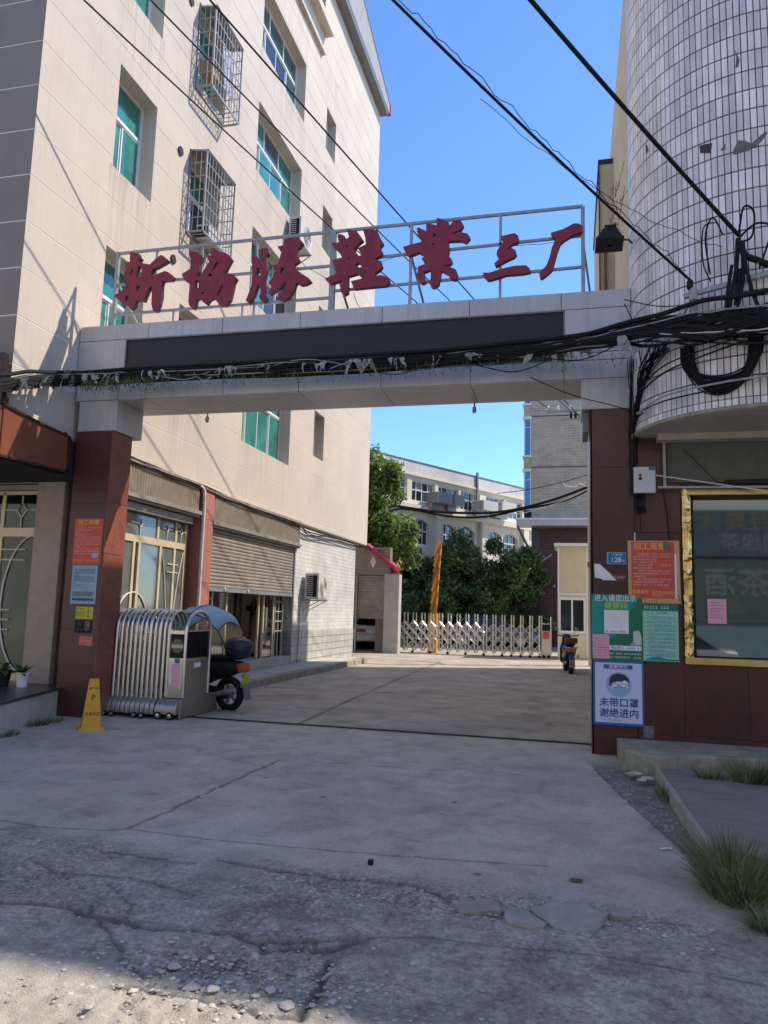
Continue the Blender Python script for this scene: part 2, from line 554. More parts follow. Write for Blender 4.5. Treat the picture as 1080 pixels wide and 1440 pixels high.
def brickmat(name, c1, c2, mortar, axis, bw, bh, ms=0.02, rough=0.7, bias=0.0, bm=0.5, offset=0.5, dirt=0.0):
    """bricks laid on a vertical wall; axis 'x' or 'y' = the wall's horizontal direction"""
    m, nt, bs = nodes(name)
    geo = N(nt, 'ShaderNodeNewGeometry')
    sep = N(nt, 'ShaderNodeSeparateXYZ')
    nt.links.new(geo.outputs['Position'], sep.inputs[0])
    cb = N(nt, 'ShaderNodeCombineXYZ')
    nt.links.new(sep.outputs[0 if axis == 'x' else 1], cb.inputs[0])
    nt.links.new(sep.outputs[2], cb.inputs[1])
    bt = N(nt, 'ShaderNodeTexBrick')
    bt.offset = offset
    bt.inputs['Color1'].default_value = (*c1, 1)
    bt.inputs['Color2'].default_value = (*c2, 1)
    bt.inputs['Mortar'].default_value = (*mortar, 1)
    bt.inputs['Scale'].default_value = 1.0
    bt.inputs['Brick Width'].default_value = bw
    bt.inputs['Row Height'].default_value = bh
    bt.inputs['Mortar Size'].default_value = ms
    bt.inputs['Bias'].default_value = bias
    nt.links.new(cb.outputs[0], bt.inputs['Vector'])
    n1 = noise(nt, geo.outputs['Position'], 1.5, 5, 0.6)
    c = mixc(nt, 1.0, bt.outputs[0], ramp(nt, n1.outputs[0], [(0.3, 0.82), (0.7, 1.1)]).outputs[0], 'MULTIPLY')
    if dirt:
        n2 = noise(nt, geo.outputs['Position'], 0.9, 6, 0.7)
        c = mixc(nt, ramp(nt, n2.outputs[0], [(0.45, 0.0), (0.7, dirt)]).outputs[0], c, (0.25, 0.2, 0.13))
    nt.links.new(c, bs.inputs['Base Color'])
    bs.inputs['Roughness'].default_value = rough
    inv = N(nt, 'ShaderNodeMath', operation='SUBTRACT')
    inv.inputs[0].default_value = 1.0
    nt.links.new(bt.outputs['Fac'], inv.inputs[1])
    bump(nt, inv.outputs[0], bm, 0.006, bs)
    return m
M['white_tiles'] = brickmat('white_wall_tiles', (0.80, 0.78, 0.73), (0.74, 0.72, 0.67), (0.50, 0.47, 0.42), 'y', 0.11, 0.11, 0.006, 0.25, bm=0.6, offset=0.0, dirt=0.25)
M['white_tiles_low'] = brickmat('white_base_tiles', (0.55, 0.54, 0.50), (0.50, 0.49, 0.45), (0.26, 0.24, 0.2), 'y', 0.45, 0.2, 0.012, 0.35, bm=0.6, offset=0.0, dirt=0.4)
M['tan_brick'] = brickmat('tan_facing_brick', (0.46, 0.39, 0.29), (0.35, 0.30, 0.225), (0.50, 0.44, 0.34), 'x', 0.45, 0.14, 0.02, 0.85, bias=-0.3)
M['red_brick'] = brickmat('dark_red_tiles', (0.085, 0.03, 0.03), (0.06, 0.022, 0.024), (0.12, 0.07, 0.07), 'x', 0.5, 0.16, 0.012, 0.45, offset=0.33)
M['foliage_cache'] = None

def leafmat(name, c1, c2, c3):
    m, nt, bs = nodes(name)
    geo = N(nt, 'ShaderNodeNewGeometry')
    n1 = noise(nt, geo.outputs['Position'], 0.9, 4, 0.6)
    a = ramp(nt, geo.outputs['Random Per Island'], [(0.0, c1), (0.6, c2), (1.0, c3)])
    c = mixc(nt, 1.0, a.outputs[0], ramp(nt, n1.outputs[0], [(0.32, 0.42), (0.68, 1.5)]).outputs[0], 'MULTIPLY')
    nt.links.new(c, bs.inputs['Base Color'])
    bs.inputs['Roughness'].default_value = 0.45
    tl = N(nt, 'ShaderNodeBsdfTranslucent')
    nt.links.new(c, tl.inputs[0])
    mx = N(nt, 'ShaderNodeMixShader')
    mx.inputs[0].default_value = 0.45
    nt.links.new(bs.outputs[0], mx.inputs[1])
    nt.links.new(tl.outputs[0], mx.inputs[2])
    nt.links.new(mx.outputs[0], nt.nodes['Material Output'].inputs[0])
    return m
M['leaf'] = leafmat('leaf_bright', (0.10, 0.19, 0.04), (0.20, 0.31, 0.07), (0.36, 0.44, 0.12))
M['leaf_dark'] = leafmat('leaf_dark', (0.05, 0.10, 0.025), (0.13, 0.20, 0.05), (0.30, 0.36, 0.11))
M['grass'] = leafmat('grass_blade', (0.10, 0.16, 0.04), (0.20, 0.25, 0.08), (0.45, 0.40, 0.24))
M['bark'] = mat('bark', (0.10, 0.08, 0.06), 0.95, var=0.3, vscale=8, bmp=1.0, bscale=30, bdist=0.02)
GLYPHS = {'新':[[[(-6453,6857),(-6306,6822),(-6290,6769),(-6255,6745),(-6285,6695),(-6204,6652),(-6103,6627),(-6010,6707),(-5937,6758),(-5893,6749),(-5795,6667),(-5820,6644),(-5989,6566),(-6053,6551),(-6066,6510),(-6061,6432),(-5981,6462),(-5842,6502),(-5776,6475),(-5690,6407),(-5707,6352),(-5864,6349),(-5876,6289),(-5869,6125),(-5891,5984),(-5937,5881),(-5993,5900),(-6027,5994),(-6037,6261),(-6055,6293),(-6103,6204),(-6157,6055),(-6236,6081),(-6291,6075),(-6295,5993),(-6363,5942),(-6430,6018),(-6481,6038),(-6557,6084),(-6671,6176),(-6474,6295),(-6504,6381),(-6521,6528),(-6497,6568),(-6517,6684),(-6441,6704)],[(-6387,6595),(-6424,6499),(-6422,6468),(-6379,6558)],[(-6290,6623),(-6244,6598),(-6236,6566),(-6232,6452),(-6309,6443),(-6305,6531)],[(-6298,6302),(-6227,6317),(-6258,6216),(-6292,6229)],[(-6470,6171),(-6417,6136),(-6444,6061),(-6474,6089)]]],'協':[[[(-5467,6786),(-5315,6741),(-5247,6674),(-5286,6550),(-5286,6458),(-5322,6370),(-5254,6380),(-5130,6587),(-5178,6673),(-5104,6671),(-5112,6789),(-5070,6795),(-4971,6725),(-4875,6696),(-4810,6650),(-4771,6596),(-4840,6461),(-4897,6365),(-4836,6390),(-4730,6351),(-4676,6297),(-4713,6230),(-4736,6092),(-4760,5975),(-4827,5890),(-4910,5896),(-4976,5971),(-5021,6024),(-5082,5999),(-5130,5932),(-5196,5977),(-5242,6041),(-5298,6015),(-5302,5915),(-5337,5877),(-5403,5927),(-5425,6004),(-5421,6267),(-5516,6335),(-5560,6431),(-5432,6501),(-5429,6613)],[(-5014,6567),(-4982,6559),(-5038,6452),(-5069,6450)],[(-5087,6401),(-5058,6358),(-5137,6360),(-5113,6403)],[(-4888,6224),(-4896,6174),(-4939,6038),(-4976,6046),(-4964,6110)],[(-5334,6310),(-5280,6321),(-5276,6194),(-5332,6199)],[(-5224,6120),(-5174,6121),(-5201,6088)]]],'勝':[[[(-4462,6606),(-4390,6610),(-4341,6545),(-4331,6490),(-4311,6488),(-4310,6622),(-4364,6687),(-4304,6717),(-4218,6704),(-4199,6632),(-4237,6586),(-4225,6465),(-4231,6278),(-4217,6020),(-4189,5959),(-4231,5899),(-4294,5943),(-4317,5998),(-4293,6026),(-4306,6165),(-4345,6149),(-4388,6014),(-4463,5901),(-4516,5944),(-4446,6137),(-4431,6334),(-4448,6455)],[(-4365,6428),(-4316,6409),(-4311,6309),(-4365,6299)]],[[(-4072,6720),(-3972,6731),(-3967,6820),(-3897,6833),(-3737,6807),(-3684,6743),(-3731,6678),(-3760,6661),(-3754,6542),(-3728,6501),(-3731,6471),(-3799,6428),(-3765,6347),(-3673,6270),(-3572,6203),(-3536,6157),(-3607,6119),(-3685,6111),(-3756,6150),(-3782,6065),(-3855,5944),(-3951,5893),(-4013,5936),(-4037,6016),(-3958,6020),(-3922,6095),(-3906,6182),(-3945,6166),(-3991,6101),(-4146,6005),(-4183,6037),(-4132,6112),(-4190,6181),(-4110,6268),(-4084,6364),(-4138,6438),(-4040,6469),(-4024,6557),(-4007,6625)],[(-3991,6396),(-3946,6402),(-3954,6363),(-4021,6300)]]],'鞋':[[[(-3035,6878),(-2899,6840),(-2854,6782),(-2799,6700),(-2873,6639),(-2918,6570),(-2888,6514),(-2853,6468),(-2778,6485),(-2831,6519),(-2871,6581),(-2759,6628),(-2766,6716),(-2804,6846),(-2785,6858),(-2605,6826),(-2554,6705),(-2505,6623),(-2550,6570),(-2515,6490),(-2537,6444),(-2620,6413),(-2601,6388),(-2534,6367),(-2509,6289),(-2540,6244),(-2609,6202),(-2612,6155),(-2519,6161),(-2415,6110),(-2400,6061),(-2440,6003),(-2589,6001),(-2908,5993),(-2954,6107),(-2771,6139),(-2810,6162),(-2859,6214),(-2972,6189),(-2995,6187),(-2991,5947),(-3038,5917),(-3097,5965),(-3084,6136),(-3255,6092),(-3335,6176),(-3146,6247),(-3218,6379),(-3240,6444),(-3096,6466),(-3138,6547),(-3248,6664),(-3250,6699),(-3153,6694),(-3171,6794),(-3138,6820),(-3070,6784),(-3049,6733),(-3006,6758)],[(-2905,6333),(-2864,6372),(-2782,6320),(-2833,6296)],[(-3050,6641),(-3011,6632),(-3025,6606)],[(-3009,6448),(-2986,6465),(-2989,6417)]]],'業':[[[(-1768,6920),(-1604,6851),(-1594,6784),(-1532,6853),(-1442,6853),(-1397,6773),(-1431,6720),(-1582,6660),(-1440,6683),(-1342,6646),(-1305,6586),(-1358,6526),(-1429,6560),(-1599,6567),(-1593,6492),(-1587,6416),(-1604,6362),(-1559,6320),(-1540,6272),(-1566,6237),(-1673,6218),(-1601,6212),(-1494,6156),(-1466,6089),(-1491,6008),(-1545,6021),(-1599,6100),(-1690,6154),(-1705,6035),(-1722,5962),(-1784,5920),(-1829,5942),(-1858,6010),(-1831,6054),(-1834,6185),(-1924,6156),(-1902,6004),(-1957,5994),(-2031,6099),(-2007,6200),(-2017,6239),(-1872,6282),(-1927,6297),(-1965,6356),(-1892,6378),(-1975,6423),(-2003,6445),(-2130,6409),(-2177,6432),(-2230,6542),(-1970,6593),(-1971,6622),(-2027,6713),(-2043,6781),(-2020,6808),(-1909,6739),(-1912,6854),(-1811,6825),(-1765,6810)],[(-1790,6699),(-1771,6659),(-1798,6634),(-1812,6673)],[(-1828,6561),(-1796,6553),(-1809,6521)]]],'三':[[[(-900,6568),(-783,6586),(-721,6593),(-675,6559),(-659,6500),(-674,6460),(-751,6442),(-821,6374),(-751,6388),(-705,6355),(-689,6296),(-719,6262),(-812,6225),(-963,6151),(-982,6195),(-913,6259),(-952,6320),(-949,6369),(-907,6424),(-845,6476),(-876,6520)]],[[(-1130,6079),(-1044,6072),(-904,6109),(-719,6139),(-566,6133),(-520,6085),(-508,6035),(-596,6022),(-826,6021),(-1019,5971),(-1066,5971),(-1113,6020)]]],'厂':[[[(-252,6551),(-98,6587),(41,6653),(101,6647),(147,6606),(147,6527),(61,6506),(-6,6476),(-72,6439),(-125,6394),(-166,6282),(-226,6049),(-273,6003),(-359,5938),(-386,5948),(-400,6014),(-313,6100),(-266,6219),(-239,6347),(-185,6472),(-212,6475)]]]}

# ------------------------------------------------------------------ ground
def vnoise(x, y, seed=0):
    xi, yi = np.floor(x).astype(np.int64), np.floor(y).astype(np.int64)
    xf, yf = x - xi, y - yi
    xf, yf = xf * xf * (3 - 2 * xf), yf * yf * (3 - 2 * yf)
    def h(a, b):
        n = (a * 374761393 + b * 668265263 + seed * 1442695041) & 0xffffffff
        n = ((n ^ (n >> 13)) * 1274126177) & 0xffffffff
        return ((n ^ (n >> 16)) & 0xffff) / 65535.0
    return (h(xi, yi) * (1 - xf) + h(xi + 1, yi) * xf) * (1 - yf) + (h(xi, yi + 1) * (1 - xf) + h(xi + 1, yi + 1) * xf) * yf

def fbm(x, y, s, octv=4, seed=0, gain=0.55):
    t, a, w = 0, 1.0, 0
    for o in range(octv):
        t = t + a * (vnoise(x * s, y * s, seed + o * 17) - 0.5)
        w += a
        a *= gain
        s *= 2.03
    return t / w

def sstep(a, b, x):
    t = np.clip((x - a) / (b - a), 0, 1)
    return t * t * (3 - 2 * t)

CRACKS = [  # points, width, depth
    ([(-3.89, 4.73), (-3.67, 4.90), (-3.22, 4.99), (-3.06, 5.06), (-2.41, 5.03), (-1.80, 5.06), (-1.12, 5.11), (-0.56, 5.18), (-0.16, 5.23)], 0.010, 0.012),
    ([(-3.01, 7.82), (-3.07, 6.35), (-3.06, 5.60), (-3.10, 5.07)], 0.016, 0.016),
    ([(-3.01, 7.82), (-1.6, 7.9), (0.2, 8.05)], 0.008, 0.008),
    ([(-7.0, 5.4), (-5.2, 5.15), (-4.2, 4.95), (-3.67, 4.9)], 0.010, 0.012),
    ([(-2.93, 4.57), (-2.67, 4.55), (-2.31, 4.54)], 0.014, 0.02),
    ([(-2.16, 4.66), (-1.81, 4.61), (-1.54, 4.62), (-1.18, 4.61), (-0.90, 4.62), (-0.65, 4.47), (-0.32, 4.37)], 0.02, 0.035),
    ([(-4.6, 3.9), (-3.6, 3.72), (-2.96, 3.65), (-2.75, 3.72), (-2.40, 3.66), (-2.10, 3.62), (-1.87, 3.65), (-1.62, 3.69), (-1.47, 3.63), (-1.22, 3.71), (-0.97, 3.82)], 0.026, 0.04),
    ([(-1.47, 3.63), (-1.40, 3.55), (-1.30, 3.60), (-1.1, 3.62), (-0.97, 3.82)], 0.02, 0.03),
    ([(-0.97, 3.82), (-0.70, 3.90), (-0.35, 3.91), (0.04, 3.96), (0.55, 3.93), (0.84, 3.92)], 0.009, 0.010),
    ([(-1.08, 3.55), (-1.06, 3.23), (-1.04, 3.03)], 0.026, 0.04),
    ([(-2.5, 3.75), (-2.2, 3.5), (-2.0, 3.3), (-1.75, 3.12)], 0.014, 0.02),
    ([(-1.9, 3.05), (-1.5, 3.10), (-1.2, 3.02), (-1.04, 3.03)], 0.02, 0.03),
    ([(0.22, 8.65), (0.41, 7.63), (0.62, 6.51), (0.75, 5.9)], 0.016, 0.016),
    ([(-4.20, 25.04), (-4.01, 17.86), (-3.83, 12.67), (-3.71, 10.2)], 0.03, 0.012),
    ([(-6.1, 14.6), (-2.0, 14.9), (0.7, 14.8)], 0.03, 0.01),
    ([(-3.3, 4.3), (-3.0, 4.15), (-2.5, 4.2), (-2.1, 4.1)], 0.012, 0.014),
    ([(-2.6, 4.1), (-2.3, 3.85), (-2.2, 3.65)], 0.010, 0.012),
]
def axis(parts):
    out = []
    for a, b, st in parts:
        n = max(1, int(round((b - a) / st)))
        out += [a + (b - a) * i / n for i in range(n)]
    out.append(parts[-1][1])
    return np.array(out)
gx = axis([(-400, -60, 60), (-60, -12, 6), (-12, -7, 0.25), (-7, -4.2, 0.045), (-4.2, 1.9, 0.0165), (1.9, 4, 0.08), (4, 12, 1), (12, 60, 8), (60, 400, 60)])
gy = axis([(-300, -30, 40), (-30, -2, 4), (-2, 2.2, 0.3), (2.2, 5.4, 0.0155), (5.4, 10.3, 0.035), (10.3, 30, 0.16), (30, 70, 2), (70, 700, 60)])
X, Y = np.meshgrid(gx, gy)
street = 1 - sstep(4.55, 4.85, Y + 0.25 * fbm(X, Y, 1.2, 3, 3) + 0.04 * (X + 1))
near = 1 - sstep(11, 14, Y)
lowf = fbm(X, Y, 0.5, 3, 1) * 0.05 * near
Z = lowf * street + fbm(X, Y, 6, 4, 5) * 0.006 * near
rough = np.clip(fbm(X, Y, 1.3, 3, 9) * 3.0 + 0.25, 0, 1) * street
left_rough = street * sstep(0.2, -1.6, X)
Z += fbm(X, Y, 16, 4, 11, 0.7) * 0.046 * rough * (0.4 + 0.6 * left_rough)
Z += np.abs(fbm(X, Y, 5, 3, 21)) * -0.05 * left_rough * rough
# broken strip where the apron meets the street, and the pothole beside it
strip = np.exp(-((Y - 4.42 - 0.06 * np.sin(X * 3)) / 0.13) ** 2) * sstep(-1.9, -1.2, X) * sstep(0.75, 0.2, X)
pot = np.exp(-(((X + 1.55) / 0.5) ** 2 + ((Y - 3.28) / 0.2) ** 2) ** 1.5)
pot2 = np.exp(-(((X + 2.9) / 0.7) ** 2 + ((Y - 4.0) / 0.22) ** 2) ** 1.5)
broke = np.clip(strip + pot + 0.6 * pot2, 0, 1)
Z += broke * (-0.022 + fbm(X, Y, 22, 3, 33, 0.7) * 0.05)
# sunken dirt wedge at the right of the apron
wx = 0.22 + (8.65 - Y) * 0.185
wedge = sstep(-0.03, 0.05, X - wx) * sstep(4.4, 5.2, Y) * sstep(9.3, 8.6, Y)
Z -= wedge * (0.022 + fbm(X, Y, 8, 4, 41) * 0.03)
sand = np.clip(sstep(3.35, 2.95, Y + 0.15 * fbm(X, Y, 2, 3, 7)) * sstep(1.0, -1.5, X), 0, 1)
Z += sand * fbm(X, Y, 12, 4, 55, 0.7) * 0.035
crack = np.zeros_like(X)
rr = random.Random(3)
for pts, w, d in CRACKS:
    P = []
    for a, b in zip(pts[:-1], pts[1:]):
        L = math.hypot(b[0] - a[0], b[1] - a[1])
        n = max(1, int(L / 0.06)) if a[1] < 9 else max(1, int(L / 0.6))
        for i in range(n):
            t = i / n
            j = 0.018 if d > 0.014 and w < 0.028 else 0.006
            P.append((a[0] + (b[0] - a[0]) * t + rr.uniform(-j, j), a[1] + (b[1] - a[1]) * t + rr.uniform(-j, j)))
    P.append(pts[-1])
    for a, b in zip(P[:-1], P[1:]):
        m = 0.15
        i0, i1 = np.searchsorted(gy, min(a[1], b[1]) - m), np.searchsorted(gy, max(a[1], b[1]) + m)
        j0, j1 = np.searchsorted(gx, min(a[0], b[0]) - m), np.searchsorted(gx, max(a[0], b[0]) + m)
        if i1 <= i0 or j1 <= j0:
            continue
        x, y = X[i0:i1, j0:j1], Y[i0:i1, j0:j1]
        dx, dy = b[0] - a[0], b[1] - a[1]
        t = np.clip(((x - a[0]) * dx + (y - a[1]) * dy) / (dx * dx + dy * dy + 1e-9), 0, 1)
        dist = np.hypot(x - a[0] - t * dx, y - a[1] - t * dy)
        ww = w * rr.uniform(0.6, 1.4)
        c = np.exp(-(dist / ww) ** 2) * min(1, d / 0.012)
        crack[i0:i1, j0:j1] = np.maximum(crack[i0:i1, j0:j1], c)
        Z[i0:i1, j0:j1] = np.minimum(Z[i0:i1, j0:j1], Z[i0:i1, j0:j1] * 0 + lowf[i0:i1, j0:j1] * street[i0:i1, j0:j1] - d * np.exp(-(dist / ww) ** 2) + 0.004 + 0.5 * dist)
Z[(Y > 14) | (Y < 0) | (X < -8) | (X > 4.5)] = 0
H, W = X.shape
me = bpy.data.meshes.new('ground')
me.vertices.add(H * W)
me.vertices.foreach_set('co', np.stack([X, Y, Z], -1).astype(np.float32).ravel())
idx = np.arange(H * W).reshape(H, W)
q = np.stack([idx[:-1, :-1], idx[:-1, 1:], idx[1:, 1:], idx[1:, :-1]], -1).reshape(-1, 4)
me.loops.add(q.size)
me.loops.foreach_set('vertex_index', q.ravel().astype(np.int32))
me.polygons.add(len(q))
me.polygons.foreach_set('loop_start', (np.arange(len(q)) * 4).astype(np.int32))
me.polygons.foreach_set('loop_total', np.full(len(q), 4, dtype=np.int32))
me.update()
at = me.color_attributes.new('wear', 'FLOAT_COLOR', 'POINT')
alley = sstep(10.05, 10.15, Y)
colr = np.stack([crack, np.clip(0.55 * street + 0.45 * rough + broke, 0, 1), np.clip(sand + 0.5 * wedge, 0, 1), np.ones_like(X)], -1)
at.data.foreach_set('color', colr.astype(np.float32).ravel())
at2 = me.color_attributes.new('zone', 'FLOAT_COLOR', 'POINT')
at2.data.foreach_set('color', np.stack([alley, wedge, street, np.ones_like(X)], -1).astype(np.float32).ravel())
me.polygons.foreach_set('use_smooth', np.ones(len(q), dtype=bool))

def ground_mat():
    m, nt, bs = nodes('ground_concrete')
    geo = N(nt, 'ShaderNodeNewGeometry')
    P = geo.outputs['Position']
    a = N(nt, 'ShaderNodeVertexColor', layer_name='wear')
    z = N(nt, 'ShaderNodeVertexColor', layer_name='zone')
    sa = N(nt, 'ShaderNodeSeparateColor')
    sz = N(nt, 'ShaderNodeSeparateColor')
    nt.links.new(a.outputs[0], sa.inputs[0])
    nt.links.new(z.outputs[0], sz.inputs[0])
    big = noise(nt, P, 0.7, 6, 0.62, 0.3)
    mid = noise(nt, P, 4.5, 6, 0.65, 0.2)
    fine = noise(nt, P, 55, 4, 0.7)
    grit = noise(nt, P, 190, 2, 0.6)
    apron = ramp(nt, big.outputs[0], [(0.3, (0.52, 0.42, 0.31)), (0.5, (0.62, 0.51, 0.385)), (0.72, (0.71, 0.59, 0.455))]).outputs[0]
    alleyc = ramp(nt, big.outputs[0], [(0.28, (0.35, 0.28, 0.20)), (0.5, (0.49, 0.41, 0.305)), (0.72, (0.62, 0.53, 0.41))]).outputs[0]
    strc = ramp(nt, mid.outputs[0], [(0.3, (0.33, 0.27, 0.20)), (0.5, (0.47, 0.39, 0.295)), (0.7, (0.62, 0.52, 0.40))]).outputs[0]
    c = mixc(nt, sz.outputs[0], apron, alleyc)
    c = mixc(nt, sz.outputs[2], c, strc)
    # aggregate showing through the worn street surface
    vo = N(nt, 'ShaderNodeTexVoronoi')
    vo.inputs['Scale'].default_value = 60
    nt.links.new(P, vo.inputs['Vector'])
    ag = ramp(nt, vo.outputs['Color'], [(0.15, 0.72), (0.6, 1.0), (0.95, 1.35)]).outputs[0]
    c = mixc(nt, sa.outputs[1], c, mixc(nt, 1.0, c, ag, 'MULTIPLY'))
    pt = noise(nt, P, 2.3, 8, 0.72, 0.5)
    c = mixc(nt, 1.0, c, ramp(nt, pt.outputs[0], [(0.3, 0.60), (0.48, 0.94), (0.7, 1.18)]).outputs[0], 'MULTIPLY')
    sp = noise(nt, P, 26, 5, 0.8)
    spk = ramp(nt, sp.outputs[0], [(0.36, 0.42), (0.48, 0.93), (0.66, 1.30)]).outputs[0]
    sf_ = N(nt, 'ShaderNodeMath', operation='MULTIPLY_ADD')
    sf_.inputs[1].default_value = 0.7
    sf_.inputs[2].default_value = 0.3
    nt.links.new(sa.outputs[1], sf_.inputs[0])
    c = mixc(nt, sf_.outputs[0], c, mixc(nt, 1.0, c, spk, 'MULTIPLY'))
    pits = N(nt, 'ShaderNodeTexVoronoi', feature='F1')
    pits.inputs['Scale'].default_value = 24
    pits.inputs['Randomness'].default_value = 1.0
    nt.links.new(P, pits.inputs['Vector'])
    pf = ramp(nt, pits.outputs['Distance'], [(0.06, 1.0), (0.17, 0.0)])
    pm = N(nt, 'ShaderNodeMath', operation='MULTIPLY')
    nt.links.new(pf.outputs[0], pm.inputs[0])
    nt.links.new(sa.outputs[1], pm.inputs[1])
    c = mixc(nt, pm.outputs[0], c, (0.12, 0.10, 0.08))
    # oil spots and damp stains
    st = noise(nt, P, 1.6, 5, 0.7, 0.8)
    c = mixc(nt, ramp(nt, st.outputs[0], [(0.56, 0.0), (0.75, 0.55)]).outputs[0], c, (0.26, 0.225, 0.185))
    mp = N(nt, 'ShaderNodeMapping')
    mp.inputs['Scale'].default_value = (0.9, 0.28, 1)
    mp.inputs['Location'].default_value = (3.3, 1.7, 0)
    nt.links.new(P, mp.inputs[0])
    tr = noise(nt, mp.outputs[0], 1.1, 5, 0.6, 0.3)
    c = mixc(nt, ramp(nt, tr.outputs[0], [(0.5, 0.0), (0.72, 0.35)]).outputs[0], c, (0.46, 0.42, 0.36))
    c = mixc(nt, ramp(nt, fine.outputs[0], [(0.35, 0.22), (0.6, 0.0)]).outputs[0], c, (0.08, 0.07, 0.06))
    # sand / dust and soil wedge
    sandc = ramp(nt, mid.outputs[0], [(0.3, (0.36, 0.31, 0.24)), (0.7, (0.55, 0.49, 0.40))]).outputs[0]
    c = mixc(nt, sa.outputs[2], c, sandc)
    soil = ramp(nt, mid.outputs[0], [(0.3, (0.17, 0.15, 0.12)), (0.7, (0.30, 0.27, 0.22))]).outputs[0]
    c = mixc(nt, sz.outputs[1], c, soil)
    f = N(nt, 'ShaderNodeMath', operation='MULTIPLY')
    f.inputs[1].default_value = 0.65
    nt.links.new(sa.outputs[0], f.inputs[0])
    c = mixc(nt, f.outputs[0], c, (0.035, 0.032, 0.03))
    nt.links.new(c, bs.inputs['Base Color'])
    rr_ = ramp(nt, big.outputs[0], [(0.3, 0.72), (0.7, 0.9)])
    nt.links.new(rr_.outputs[0], bs.inputs['Roughness'])
    ad = N(nt, 'ShaderNodeMath', operation='MULTIPLY_ADD')
    ad.inputs[1].default_value = 0.5
    nt.links.new(grit.outputs[0], ad.inputs[0])
    nt.links.new(fine.outputs[0], ad.inputs[2])
    ad2 = N(nt, 'ShaderNodeMath', operation='MULTIPLY_ADD')
    ad2.inputs[1].default_value = 0.9
    nt.links.new(sp.outputs[0], ad2.inputs[0])
    nt.links.new(ad.outputs[0], ad2.inputs[2])
    bump(nt, ad2.outputs[0], 0.7, 0.016, bs)
    return m
me.materials.append(ground_mat())
gr = bpy.data.objects.new('ground', me)
COL.objects.link(gr)
struct(gr)

# gate track: two thin steel rails let into the concrete
tr = MB()
tr.box(-7.1, 0.22, 10.135, 10.150, -0.005, 0.014)
tr.box(-7.1, 0.22, 10.185, 10.200, -0.005, 0.014)
tr.box(-7.1, 0.22, 10.150, 10.185, -0.006, 0.005)
struct(tr.build('gate_track', mat('track_steel', (0.05, 0.045, 0.04), 0.6, 0.5)))

# kerb and raised platform in front of the shops on the left of the alley
pl = MB()
pl.box(-7.6, -6.38, 10.75, 22.9, -0.05, 0.145)
struct(pl.build('shop_platform', M['concrete_lt'], bevel=0.012))
kerbs = []
kb = MB().box(-6.37, -6.20, 10.78, 23.0, -0.06, 0.02)
rk = random.Random(5)
y = 10.75
while y < 23.0:
    L = rk.uniform(0.85, 1.3)
    y2 = min(y + L, 23.05)
    j = rk.uniform(-0.012, 0.012)
    kerbs.append((-6.375, -6.17 + j, y + 0.006, y2 - 0.006, -0.05, 0.15 + rk.uniform(-0.008, 0.006)))
    y = y2
kerb_ = struct(kb.build('alley_kerb', M['mossy']))
for k_ in kerbs:
    B(*k_).build('kerb_stone', M['mossy'], kerb_, bevel=0.015)

# platform at the far left with a black stone top
fp = MB()
poly = [(-9.5, 6.0), (-6.12, 6.0), (-6.62, 7.88), (-7.18, 9.95), (-7.18, 10.6), (-9.5, 10.6)]
fp.prism([poly], lambda a, b, d: (a, b, d), -0.05, 0.355)
struct(fp.build('left_platform', M['concrete_lt'], bevel=0.008))
ft = MB()
poly2 = [(-9.5, 5.97), (-6.09, 5.97), (-6.59, 7.87), (-7.15, 9.95), (-7.15, 10.6), (-9.5, 10.6)]
ft.prism([poly2], lambda a, b, d: (a, b, d), 0.357, 0.395)
struct(ft.build('platform_top', M['black_stone'], bevel=0.004))

# right: concrete ledge under the brown wall and the sloping slab beside the street
le = MB()
le.prism([[(0.50, 9.30), (0.50, 8.78), (0.66, 8.52), (0.86, 8.36), (1.15, 8.62), (4.5, 8.9), (4.5, 9.5), (0.50, 9.5)]], lambda a, b, d: (a, b, d), -0.06, 0.205)
struct(le.build('wall_ledge', M['mossy'], bevel=0.02))
ss = MB()
sp = [(0.84, 8.42), (1.2, 8.5), (4.5, 8.75), (4.5, 4.9), (1.7, 5.15), (0.91, 5.72)]
ss.prism([sp], lambda a, b, d: (a, b, d + 0.015 * (8.4 - b) / 3.0), -0.1, 0.085)
struct(ss.build('sloping_pavement', M['terracotta'], bevel=0.006))
ks = MB()
for a, b in zip([(0.835, 8.40), (0.855, 7.45), (0.875, 6.55)], [(0.853, 7.47), (0.873, 6.57), (0.905, 5.72)]):
    ks.bar((a[0], a[1], 0.03), (b[0], b[1], 0.035), 0.045, 0.14)
struct(ks.build('pavement_kerb', M['concrete'], bevel=0.008))

# ------------------------------------------------------------------ left building
XF = -7.2
bld = thing('apartment_building', 'tall cream plastered building on the left with green tinted windows and shops at street level', 'building', (-7.2, 17, 0))
DEP = 0.27
OPEN = []     # y0, y1, z0, z1 of every opening in the facade
for k in range(4):
    z = 3.17 * k
    OPEN.append((9.98, 11.12, 5.46 + z, 7.27 + z))
    OPEN.append((15.33, 18.27, 5.30 + z + (0.2 if k else 0), 7.25 + z))
    OPEN.append((20.13, 21.03, 5.96 + z, 7.30 + z))
for k in range(3):
    OPEN.append((12.32, 13.56, 5.60 + 3.17 * k, 7.27 + 3.17 * k))

